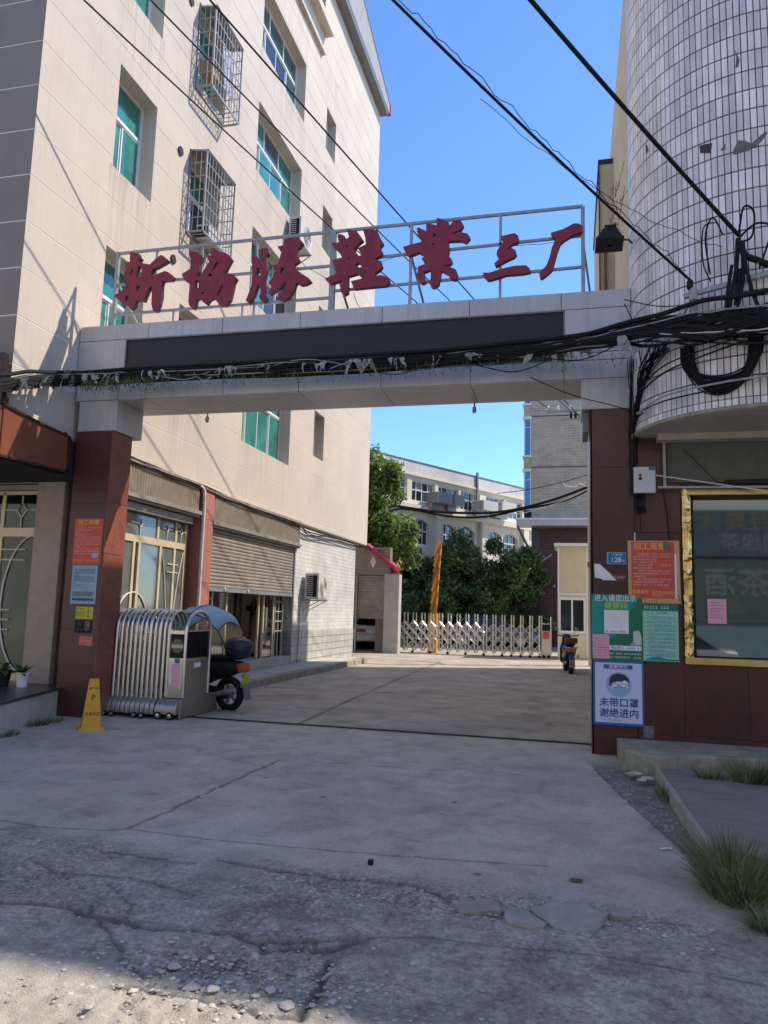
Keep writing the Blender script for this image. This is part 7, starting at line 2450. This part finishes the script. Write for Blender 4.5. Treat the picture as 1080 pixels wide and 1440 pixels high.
fgrey = mat('factory_parapet', (0.66, 0.63, 0.60), 0.9, var=0.14, vscale=0.8, streak=0.45, gcol=(0.22, 0.21, 0.2))
upw = [(-4.6, -2.3), (-2.0, 0.3), (0.72, 2.85), (3.15, 5.2), (5.35, 7.4), (8.1, 10.2), (10.35, 12.4)]
low = [(-4.0, -2.0), (-1.6, 0.2), (0.6, 2.35), (3.3, 5.0), (5.1, 6.9), (8.2, 9.95), (10.05, 11.85)]
holes = [(a, b, 8.05, 9.25) for a, b in upw] + [(a, b, 5.5, 7.0) for a, b in low]
m = MB()
for a, b, c, d in cells(-6.0, 16.0, 0.0, 9.65, holes):
    m.add([W(a, c), W(b, c), W(b, d), W(a, d)], [(0, 1, 2, 3)])
for a, b, c, d in holes:
    m.add([W(a, c), W(a, c, -.25), W(a, d, -.25), W(a, d)], [(0, 1, 2, 3)])
    m.add([W(b, c), W(b, c, -.25), W(b, d, -.25), W(b, d)], [(0, 1, 2, 3)])
    m.add([W(a, c), W(a, c, -.25), W(b, c, -.25), W(b, c)], [(0, 1, 2, 3)])
    m.add([W(a, d), W(a, d, -.25), W(b, d, -.25), W(b, d)], [(0, 1, 2, 3)])
m.build('wall', fcream, fb_)
m = MB()
wbox(m, -6, 16, 0, 10.3, -6.0, -0.8)
m.build('rear_block', fgrey, fb_)
m = MB()
for a, b in ((-6, 6.9), (6.94, 16)):
    wbox(m, a, b, 9.62, 10.32, -0.8, 0.06)
m.build('parapet', fgrey, fb_)
m = MB(); wbox(m, -6, 16, 10.325, 10.38, -0.85, 0.10); m.build('coping', M['grey_paint'], fb_)
m = MB(); wbox(m, -6, 16, 9.50, 9.60, 0.002, 0.12); m.build('cornice', fcream, fb_)
m = MB(); wbox(m, -6, 16, 7.42, 7.78, 0.002, 0.30); m.build('floor_band', fcream, fb_)
for s in (2.75, 7.35, 12.2):
    m = MB(); wbox(m, s, s + .62, 0, 7.42, 0.002, 0.28); m.build('pilaster', fcream, fb_)
m = MB(); wbox(m, 6.86, 7.0, 7.8, 10.6, 0.07, 0.18); m.build('rain_pipe', M['grey_paint'], fb_)
r9 = random.Random(77)
for (a, b, c, d) in holes:
    arch = d < 8
    fr = MB()
    t = .06
    wbox(fr, a, a + t, c, d, -.22, -.16); wbox(fr, b - t, b, c, d, -.22, -.16)
    wbox(fr, a, b, d - t, d, -.22, -.16); wbox(fr, a, b, c, c + t, -.22, -.16)
    zt = c + (d - c) * .55
    wbox(fr, a, b, zt - .03, zt + .03, -.22, -.15)
    nn = 4
    for i in range(1, nn):
        s = a + (b - a) * i / nn
        wbox(fr, s - .025, s + .025, c, d, -.22, -.155)
    f_ = fr.build('window', M['white'], fb_)
    for i in range(nn):
        for z0, z1 in ((c, zt), (zt, d)):
            s0, s1 = a + (b - a) * i / nn + .03, a + (b - a) * (i + 1) / nn - .03
            pm = MB(); wbox(pm, s0, s1, z0 + .03, z1 - .03, -.20, -.19)
            pm.build('pane', M[r9.choice(['dark_glass', 'blue_glass', 'curtain', 'blue_glass'] if z1 == d else ['dark_glass', 'blue_glass', 'dark_glass'])], f_)
    if arch:       # spandrels turn the square head into a shallow arch
        for side in (0, 1):
            pts = []
            w = (b - a)
            for k in range(7):
                u = k / 6
                s = (a + w * .5 * u) if side == 0 else (b - w * .5 * u)
                zz = d - .32 * (1 - u) ** 2
                pts.append((s, zz))
            loop = pts + [((a if side == 0 else b), d)]
            m = MB().prism([[(p[0], p[1]) for p in loop]], lambda s, z, o: W(s, z, o), -.26, -.002)
            m.build('arch_spandrel', fcream, fb_)
for k, (a, b, c, d) in enumerate(((1.86, 3.2, 8.0, 8.62), (3.35, 4.4, 8.02, 8.66), (6.3, 7.9, 8.05, 8.68), (8.35, 10.0, 8.2, 8.85))):
    t = thing('air_cooler', ['leftmost grey boxed air cooler on the factory wall', 'second grey boxed air cooler from the left on the factory wall', 'third boxed air cooler on the factory wall, bluish and square', 'rightmost boxed air cooler on the factory wall, beside the brick tower'][k], 'air cooler', W((a + b) / 2, c, .6), 'air coolers on the factory wall')
    m = MB(); wbox(m, a, b, c, d, 0.15, 1.1); m.build('casing', M['ac'] if k > 1 else M['galv'], t, bevel=.02)
    for i in range(6):
        m = MB(); wbox(m, a - .02, a + .01, c + .06 + i * .09, c + .10 + i * .09, 0.22, 1.0); m.build('louvre', M['grey_paint'], t)
    m = MB(); wbox(m, a + .1, b - .1, c - .35, c, 0.1, .5); m.build('support', M['galv'], t)

# ------------------------------------------------------------------ brick tower block at the right
bk_ = thing('brick_tower', 'tan brick building with dark red tiled base and flat canopy right of the factory', 'building', (2, 42, 0))
B(-2.05, 9.0, 40.0, 48, 6.45, 15.9).build('wall', M['tan_brick'], bk_)
m = MB()
for z in (9.32, 12.08, 14.9):
    m.box(-2.052, 9, 39.97, 39.999, z, z + .05)
m.build('floor_line', M['grout'], bk_)
for k in range(3):
    z0 = 7.15 + 2.84 * k
    fr = MB()
    fr.box(-2.50, -2.06, 40.02, 40.10, z0 + 1.98, z0 + 2.10)
    fr.box(-2.50, -2.06, 40.02, 40.10, z0 - .06, z0 + .02)
    fr.box(-2.46, -2.40, 40.04, 40.10, z0, z0 + 2.0)
    fr.box(-2.13, -2.07, 40.04, 40.10, z0, z0 + 2.0)
    fr.box(-2.44, -2.10, 40.05, 40.09, z0 + 1.52, z0 + 1.55)
    w_ = fr.build('window', M['white'], bk_)
    B(-2.44, -2.09, 40.06, 40.066, z0, z0 + 2.0).build('pane', M['sky_glass'], w_)
    B(-2.47, -2.055, 40.03, 41.0, z0 + 2.11, z0 + 2.77).build('bay_brick', M['tan_brick'], bk_)
    B(-2.54, -2.055, 39.98, 41.1, z0 + 2.06, z0 + 2.12).build('bay_sill', M['white'], bk_)
    B(-2.54, -2.055, 39.98, 41.1, z0 - .08, z0 - .02).build('bay_sill', M['white'], bk_)
B(-2.45, -2.06, 40.2, 41.0, 6.5, 15.6).build('bay_core', M['dark'], bk_)
B(-2.75, 3.0, 38.9, 40.0, 6.12, 6.42).build('canopy', M['cladding'], bk_)
B(-2.80, 3.0, 38.85, 40.0, 6.421, 6.50).build('canopy_edge', M['white'], bk_)
B(-2.05, -1.62, 40.0, 40.6, 0, 6.12).build('dark_pillar', M['black_stone'], bk_)
B(-1.62, 9.0, 40.2, 47, 0, 6.12).build('tiled_base', M['red_brick'], bk_)
MB().bar((-2.7, 39.0, 6.1), (-2.05, 40.0, 4.75), 0.09).build('canopy_brace', M['grey_paint'], bk_)
B(-4.3, -1.6, 38.5, 40.2, 3.55, 3.66).build('entrance_canopy', M['black'], bk_)
for x in (-3.6, -2.9, -2.3):
    MB().bar((x, 38.7, 3.66), (x + 1.3, 39.9, 4.75), 0.04).build('canopy_rod', M['galv'], bk_)
B(-2.4, -1.62, 40.05, 40.2, 0, 3.5).build('entrance_wall', M['black_stone'], bk_)
MB().lathe([(0.02, -0.2), (0.06, -0.1), (0.06, 0.05)], (-0.9, 40.1, 3.1), 12, axis='y').build('camera', M['white'], bk_)
mat_far = mat('far_render', (0.35, 0.32, 0.27), 0.9)

# ------------------------------------------------------------------ trees and shrubs
def foliage(c, rad, n, size, seed, lobes=34, low=0.0, hollow=0.35):
    r = np.random.default_rng(seed)
    c = np.array(c, float); rad = np.array(rad, float)
    d = r.normal(size=(lobes, 3)); d /= np.linalg.norm(d, axis=1)[:, None]
    lc = c + d * rad * r.uniform(0.40, 0.98, (lobes, 1))
    lr = rad.mean() * r.uniform(0.14, 0.44, lobes)
    which = r.integers(0, lobes, n)
    dd = r.normal(size=(n, 3)); dd /= np.linalg.norm(dd, axis=1)[:, None]
    p = lc[which] + dd * (lr[which] * r.uniform(hollow, 1.08, n) ** 0.6)[:, None]
    # sparse fliers at the outline
    p += r.normal(size=(n, 3)) * size * 0.7
    nrm = dd + r.normal(size=(n, 3)) * 0.8 + np.array([0, 0, .5])
    nrm /= np.linalg.norm(nrm, axis=1)[:, None]
    t = np.cross(nrm, r.normal(size=(n, 3))); t /= np.linalg.norm(t, axis=1)[:, None]
    b = np.cross(nrm, t)
    s = size * r.uniform(0.6, 1.25, n)[:, None]
    v = np.stack([p - t * s, p + b * s * .42 - nrm * s * .1, p + t * s, p - b * s * .42 - nrm * s * .1], 1).reshape(-1, 3)
    return v
def crown(parent, name, mt, v):
    n = len(v) // 4
    me = bpy.data.meshes.new(name)
    org = np.array(ORG[parent.name])
    me.vertices.add(len(v))
    me.vertices.foreach_set('co', (v - org).astype(np.float32).ravel())
    me.loops.add(n * 4)
    me.loops.foreach_set('vertex_index', np.arange(n * 4, dtype=np.int32))
    me.polygons.add(n)
    me.polygons.foreach_set('loop_start', (np.arange(n) * 4).astype(np.int32))
    me.polygons.foreach_set('loop_total', np.full(n, 4, dtype=np.int32))
    me.update()
    me.materials.append(mt)
    o = bpy.data.objects.new(name, me)
    o.parent = parent
    COL.objects.link(o)
    ORG[o.name] = ORG[parent.name]
    return o
def tree(label, x, y, zc, rad, n, size, mt, seed, group, trunk=0.14, extra=()):
    t = thing('tree', label, 'tree', (x, y, 0), group)
    r = random.Random(seed)
    m = MB()
    P = [Vector((x, y, -0.05)), Vector((x + r.uniform(-.1, .1), y, zc * .4)), Vector((x + r.uniform(-.15, .15), y, zc))]
    m.tube(P, [trunk * 1.3, trunk, trunk * .6], 10)
    m.build('trunk', M['bark'], t, smooth=True)
    for k in range(7):
        a = r.uniform(0, 6.28)
        z0 = zc * r.uniform(.45, .95)
        q = (x + rad[0] * .7 * math.cos(a), y + rad[1] * .7 * math.sin(a), z0 + rad[2] * r.uniform(.2, .8))
        MB().tube([(x, y, z0), ((x + q[0]) / 2, (y + q[1]) / 2, z0 + (q[2] - z0) * .4), q], [trunk * .5, trunk * .35, trunk * .12], 6).build('limb', M['bark'], t, smooth=True)
    v = foliage((x, y, zc), rad, n, size, seed)
    for (c, rd, nn) in extra:
        v = np.concatenate([v, foliage(c, rd, nn, size, seed + 50)])
    crown(t, 'crown', mt, v)
    return t
tree('tall bright green tree rising behind the corner of the cream building', -9.1, 32.0, 6.1, (2.1, 2.0, 2.9), 26000, 0.13, M['leaf'], 5, 'trees at the end of the alley',
     extra=[((-7.45, 31.5, 4.6), (1.15, .9, 1.4), 8000), ((-8.3, 31.8, 7.3), (1.2, 1.1, 1.1), 7000), ((-7.6, 31.2, 3.3), (.55, .5, .9), 2500)])
tree('rounded dark tree in front of the factory, second from the right', -5.2, 38.0, 4.15, (1.7, 1.6, 1.75), 20000, 0.12, M['leaf_dark'], 7, 'trees at the end of the alley')
tree('rounded dark tree next to the brick tower, rightmost of the trees', -2.75, 38.4, 3.45, (1.45, 1.4, 1.35), 16000, 0.12, M['leaf_dark'], 8, 'trees at the end of the alley')
tree('dark tree between the tall bright tree and the boom barrier', -8.1, 37.5, 3.3, (1.9, 1.6, 1.7), 18000, 0.12, M['leaf_dark'], 9, 'trees at the end of the alley')
tree('low dark tree filling the gap between the two rounded trees', -3.9, 37.2, 2.2, (1.5, 1.2, 1.3), 12000, 0.11, M['leaf_dark'], 10, 'trees at the end of the alley')
tree('low dark tree behind the boom barrier', -6.7, 36.5, 2.2, (1.6, 1.2, 1.5), 13000, 0.11, M['leaf_dark'], 12, 'trees at the end of the alley')
hd_ = thing('hedge', 'low dark hedge beyond the lattice gate', 'hedge', (-4.5, 36.8, 0))
v = np.concatenate([foliage((x, 38.0, 0.75), (1.0, .6, .9), 5000, .1, 100 + int(x * 10)) for x in (-9, -7.5, -6, -4.5, -3, -1.8)])
crown(hd_, 'foliage', M['leaf_dark'], v)
MB().box(-9.5, -1.6, 38.9, 39.0, 0, 2.6).build('backing_sheet', mat('near_black', (0.03, 0.035, 0.03), 0.9), hd_)  # near-black sheet standing behind the foliage

# ------------------------------------------------------------------ opposite side of the street (seen in the window glass)
op = thing('opposite_building', 'grey shop building across the street, seen mirrored in the shop window', 'building', (5, -9, 0))
B(-70, 40, -10.5, -9.0, 0, 14).build('wall', mat('opposite_wall', (0.74, 0.66, 0.55), 0.9, var=0.08, vscale=.6), op)
for k in range(8):
    x = -6 + k * 2.6
    w = B(x, x + 1.6, -9.0, -8.96, 6.3, 7.7).build('window', M['white'], op)
    B(x + .08, x + .76, -8.958, -8.95, 6.38, 7.62).build('pane', M['dark_glass'], w)
    B(x + .84, x + 1.52, -8.958, -8.95, 6.38, 7.62).build('pane', M['dark_glass'], w)
B(-2, 12, -8.99, -8.7, 4.0, 5.6).build('upper_sign', mat('opp_sign_blue', (0.10, 0.14, 0.17), 0.5), op)
B(-2, 12, -8.99, -8.75, 1.75, 3.9).build('lower_sign', mat('opp_sign_green', (0.11, 0.16, 0.14), 0.5), op)
rr_op = (math.pi / 2, 0, math.pi)
text('经典·大', 0.72, (5.35, -8.69, 5.15), mat('dim_gold', (0.22, 0.19, 0.12), 0.6), op, rot=rr_op, bold=.03)  # letter tone dimmed so the mirrored text stays weak in the glass
fw_ = mat('dim_white', (0.24, 0.27, 0.26), 0.6)  # likewise dimmed for a weak reflection
text('国缘茶', 0.68, (5.9, -8.69, 4.42), fw_, op, rot=rr_op, bold=.02)
text('海茶酒', 1.05, (5.95, -8.74, 3.05), fw_, op, rot=rr_op, bold=.03)
text('13073656780', 0.34, (5.6, -8.74, 2.15), fw_, op, rot=rr_op)
B(-2, 12, -8.99, -8.8, 0, 1.74).build('shopfront', mat('opp_shopfront', (0.22, 0.32, 0.36), 0.3), op)

# ------------------------------------------------------------------ small things on the ground
def rock(m, x, y, z, s, r, flat=.6):
    n = 7
    base = len(m.v)
    rings = [(0, -.35), (.8, -.2), (1.0, .12), (.62, .42), (0, .5)]
    jx = [r.uniform(.7, 1.3) for _ in range(n)]
    a0 = r.uniform(0, 6)
    m.v.append((x, y, z - .3 * s * flat))
    for rad, h in rings[1:4]:
        for k in range(n):
            a = a0 + 2 * math.pi * k / n
            q = rad * s * jx[k] * r.uniform(.85, 1.1)
            m.v.append((x + q * math.cos(a), y + q * math.sin(a), z + h * s * flat * r.uniform(.8, 1.2)))
    m.v.append((x, y, z + .5 * s * flat))
    for k in range(n):
        k2 = (k + 1) % n
        m.f.append((base, base + 1 + k2, base + 1 + k))
        for j in range(2):
            a = base + 1 + j * n
            m.f.append((a + k, a + k2, a + n + k2, a + n + k))
        m.f.append((base + 1 + 2 * n + k, base + 1 + 2 * n + k2, base + 1 + 3 * n))
rg2 = random.Random(91)
def gz_at(x, y):
    i = min(max(int(np.searchsorted(gy, y)), 1), len(gy) - 1)
    j = min(max(int(np.searchsorted(gx, x)), 1), len(gx) - 1)
    return float(Z[i, j])
m = MB()
for k in range(4600):
    u = rg2.random()
    if u < .20:
        x, y, s = rg2.uniform(-1.9, .7), rg2.gauss(4.42, .11), rg2.choice([.003, .005, .007, .012])
    elif u < .42:
        x, y, s = rg2.gauss(-1.45, .42), rg2.gauss(3.25, .17), rg2.choice([.003, .005, .008, .014])
    elif u < .62:
        x, y, s = rg2.uniform(-3.4, -.2), rg2.uniform(2.3, 3.35), rg2.choice([.002, .003, .005, .009])
    elif u < .72:
        x, y, s = rg2.gauss(-2.8, .5), rg2.gauss(3.95, .2), rg2.choice([.003, .005, .008])
    elif u < .86:
        x, y = rg2.uniform(-6.0, 1.2), rg2.uniform(2.6, 5.0); s = rg2.choice([.002, .003, .005])
    else:
        y = rg2.uniform(4.2, 8.8); x = .22 + (8.65 - y) * .185 + abs(rg2.gauss(0, .2)); s = rg2.choice([.003, .005, .008, .012])
    s *= rg2.uniform(.5, 1.4)
    rock(m, x, y, gz_at(x, y) + s * .1, s, rg2, .8)
rb2 = m.build('rubble', M['stone'], stuff=True)
rb2['label'] = 'loose stones and crumbs of broken concrete on the street'
# larger pieces of broken concrete
def slab(label, poly, z, h, tiltx, tilty, group='broken slabs in the street'):
    cx = sum(p[0] for p in poly) / len(poly)
    cy = sum(p[1] for p in poly) / len(poly)
    r = random.Random(int(cx * 1000) + 7)
    pts = []
    for a, b in zip(poly, poly[1:] + poly[:1]):
        for t in (0, .33, .66):
            pts.append((a[0] + (b[0] - a[0]) * t + r.uniform(-.012, .012), a[1] + (b[1] - a[1]) * t + r.uniform(-.012, .012)))
    m = MB()
    m.prism([pts], lambda a, b, d: (a, b, d + (a - cx) * tiltx + (b - cy) * tilty), z - .012, z + h - .014)
    o = m.build('broken_slab', M['concrete'], bevel=.006)
    return tag(o, label, 'slab', group)
slab('largest broken concrete slab, right of the centre of the street', [(-.23, 4.44), (-.10, 4.54), (.08, 4.56), (.16, 4.42), (.12, 4.26), (-.03, 4.20), (-.13, 4.25)], -.02, .055, .02, .05)
slab('small broken concrete slab on the left end of the largest one', [(-.36, 4.40), (-.25, 4.42), (-.15, 4.24), (-.20, 4.14), (-.33, 4.20)], -.02, .055, .02, -.05)
slab('thin broken concrete slab on the right of the largest one', [(.19, 4.64), (.31, 4.62), (.29, 4.50), (.19, 4.51)], -.01, .03, .0, .04)
slab('flat broken concrete slab to the left of the big ones', [(-.66, 4.44), (-.42, 4.50), (-.38, 4.36), (-.60, 4.30)], -.02, .045, .03, .02)
for k, (x, y, s) in enumerate(((-1.74, 3.30, .035), (-1.58, 3.17, .04), (-1.47, 3.15, .03), (-1.24, 3.22, .03), (-1.13, 3.12, .036))):
    m = MB()
    rock(m, x, y, gz_at(x, y) + .012, s, rg2, .7)
    tag(m.build('concrete_lump', M['stone'], bevel=.003), ['grey concrete lump farthest left in the pothole', 'largest grey concrete lump at the front of the pothole', 'grey concrete lump right of the largest one', 'small grey lump in the middle of the pothole', 'grey lump at the right rim of the pothole'][k], 'lump', 'concrete lumps in the pothole')
# rubble against the ledge
for k, (x, y, s) in enumerate(((.60, 8.34, .09), (.72, 8.15, .07), (.66, 8.05, .05))):
    m = MB()
    rock(m, x, y, .03, s, rg2, .5)
    tag(m.build('ledge_stone', M['stone']), ['largest broken stone against the right ledge', 'second broken stone against the right ledge', 'small stone nearest the street by the right ledge'][k], 'stone', 'stones by the ledge')
# litter
tag(MB().box(-1.262, -1.232, 4.87, 4.905, .0, .03).build('litter_box', M['black']), 'small black scrap lying on the street by the long crack', 'litter')
m = MB().bar((-1.055, 3.34, .012), (-1.03, 3.44, .016), .007)
tag(m.build('pale_stick', M['concrete_lt']), 'pale thin stick lying at the pothole edge', 'stick')
m = MB()
for i in range(5):
    rock(m, .63 + rg2.uniform(-.03, .03), 5.86 + rg2.uniform(-.02, .02), .01, .015, rg2)
tag(m.build('white_litter', M['white']), 'crumpled white scrap beside the big grass clump', 'litter')
tag(MB().add([(-.03, 4.97, .012), (.05, 4.96, .01), (.06, 5.01, .014), (-.01, 5.02, .012)], [(0, 1, 2, 3)]).build('fallen_leaf', M['vine']), 'olive leaf lying near the broken slabs', 'leaf')
for k, (x, y) in enumerate(((-2.83, 6.90), (-2.10, 6.40), (-1.0, 6.6), (-.6, 4.9))):
    tag(MB().add([(x, y, .008), (x + .05, y + .005, .008), (x + .045, y + .025, .01), (x + .005, y + .02, .009)], [(0, 1, 2, 3)]).build('dry_leaf', M['rust']),
        ['dry leaf on the concrete, farthest to the left', 'dry leaf on the concrete left of the middle', 'dry leaf on the concrete right of the middle', 'dry leaf nearest the street crack'][k], 'leaf', 'dry leaves on the concrete')

# grass
def tuft(name, label, x, y, z, rx_, ry, h, n, seed, group=None, lean=.5):
    r = random.Random(seed)
    t = thing(name, label, 'grass', (x, y, z), group)
    m = MB()
    for k in range(n):
        a = r.uniform(0, 6.28)
        q = math.sqrt(r.random())
        px_, py_ = x + rx_ * q * math.cos(a), y + ry * q * math.sin(a)
        L = h * r.uniform(.25, 1.2) * (1.1 - .35 * q)
        d = Vector((math.cos(a), math.sin(a), 0)) * (q * lean + r.uniform(0, .25)) + Vector((r.uniform(-.3, .3), r.uniform(-.3, .3), 0))
        w = r.choice([.0018, .0025, .0035, .0045, .007])
        s_ = Vector((-math.sin(a), math.cos(a), 0)) * w
        s_ = Vector((math.cos(r.uniform(0, 6)), math.sin(r.uniform(0, 6)), 0)) * w
        pts = []
        droop = r.choice([r.uniform(.1, .6), r.uniform(.6, 1.5)])
        for i in range(5):
            u = i / 4
            c = Vector((px_, py_, z)) + d * (L * u * (.45 + .5 * u)) + Vector((0, 0, L * (u - droop * .5 * u * u)))
            ww = (1 - u * .92)
            pts += [c - s_ * ww, c + s_ * ww]
        m.add(pts, [(2 * i, 2 * i + 1, 2 * i + 3, 2 * i + 2) for i in range(4)])
    m.build('blades', M['grass'], t, stuff=True)
    return t
tuft('grass_clump', 'large grass clump at the right edge of the street', 0.93, 5.10, -.02, .15, .26, .40, 3000, 1, lean=.6)
tuft('grass_clump', 'trailing end of grass lying right of the large clump', 1.02, 4.62, -.01, .12, .12, .16, 420, 2, lean=1.2)
tuft('grass_clump', 'grass clump on the sloping pavement under the gold window', 1.66, 8.05, .07, .20, .10, .34, 700, 3)
tuft('grass_clump', 'dry grass tuft left of the clump under the gold window', 1.28, 8.10, .07, .12, .06, .20, 260, 4)
tuft('grass_clump', 'small weed beside the pavement kerb', .80, 7.6, -.01, .05, .22, .16, 220, 5)
tuft('grass_clump', 'thin weeds at the foot of the left platform', -6.72, 8.85, -.0, .10, .35, .13, 360, 6)
tuft('grass_clump', 'small weed at the foot of the left platform, nearest the street', -6.5, 7.9, -.0, .06, .2, .10, 160, 7)
tuft('grass_clump', 'small weed at the foot of the ledge corner', .56, 8.45, 0, .05, .06, .10, 70, 8)
tag(B(-7.30, -7.16, 9.75, 9.95, .0, .16).build('broken_pipe_stub', M['concrete']), 'broken concrete stub between the left platform and the pillar', 'stub')
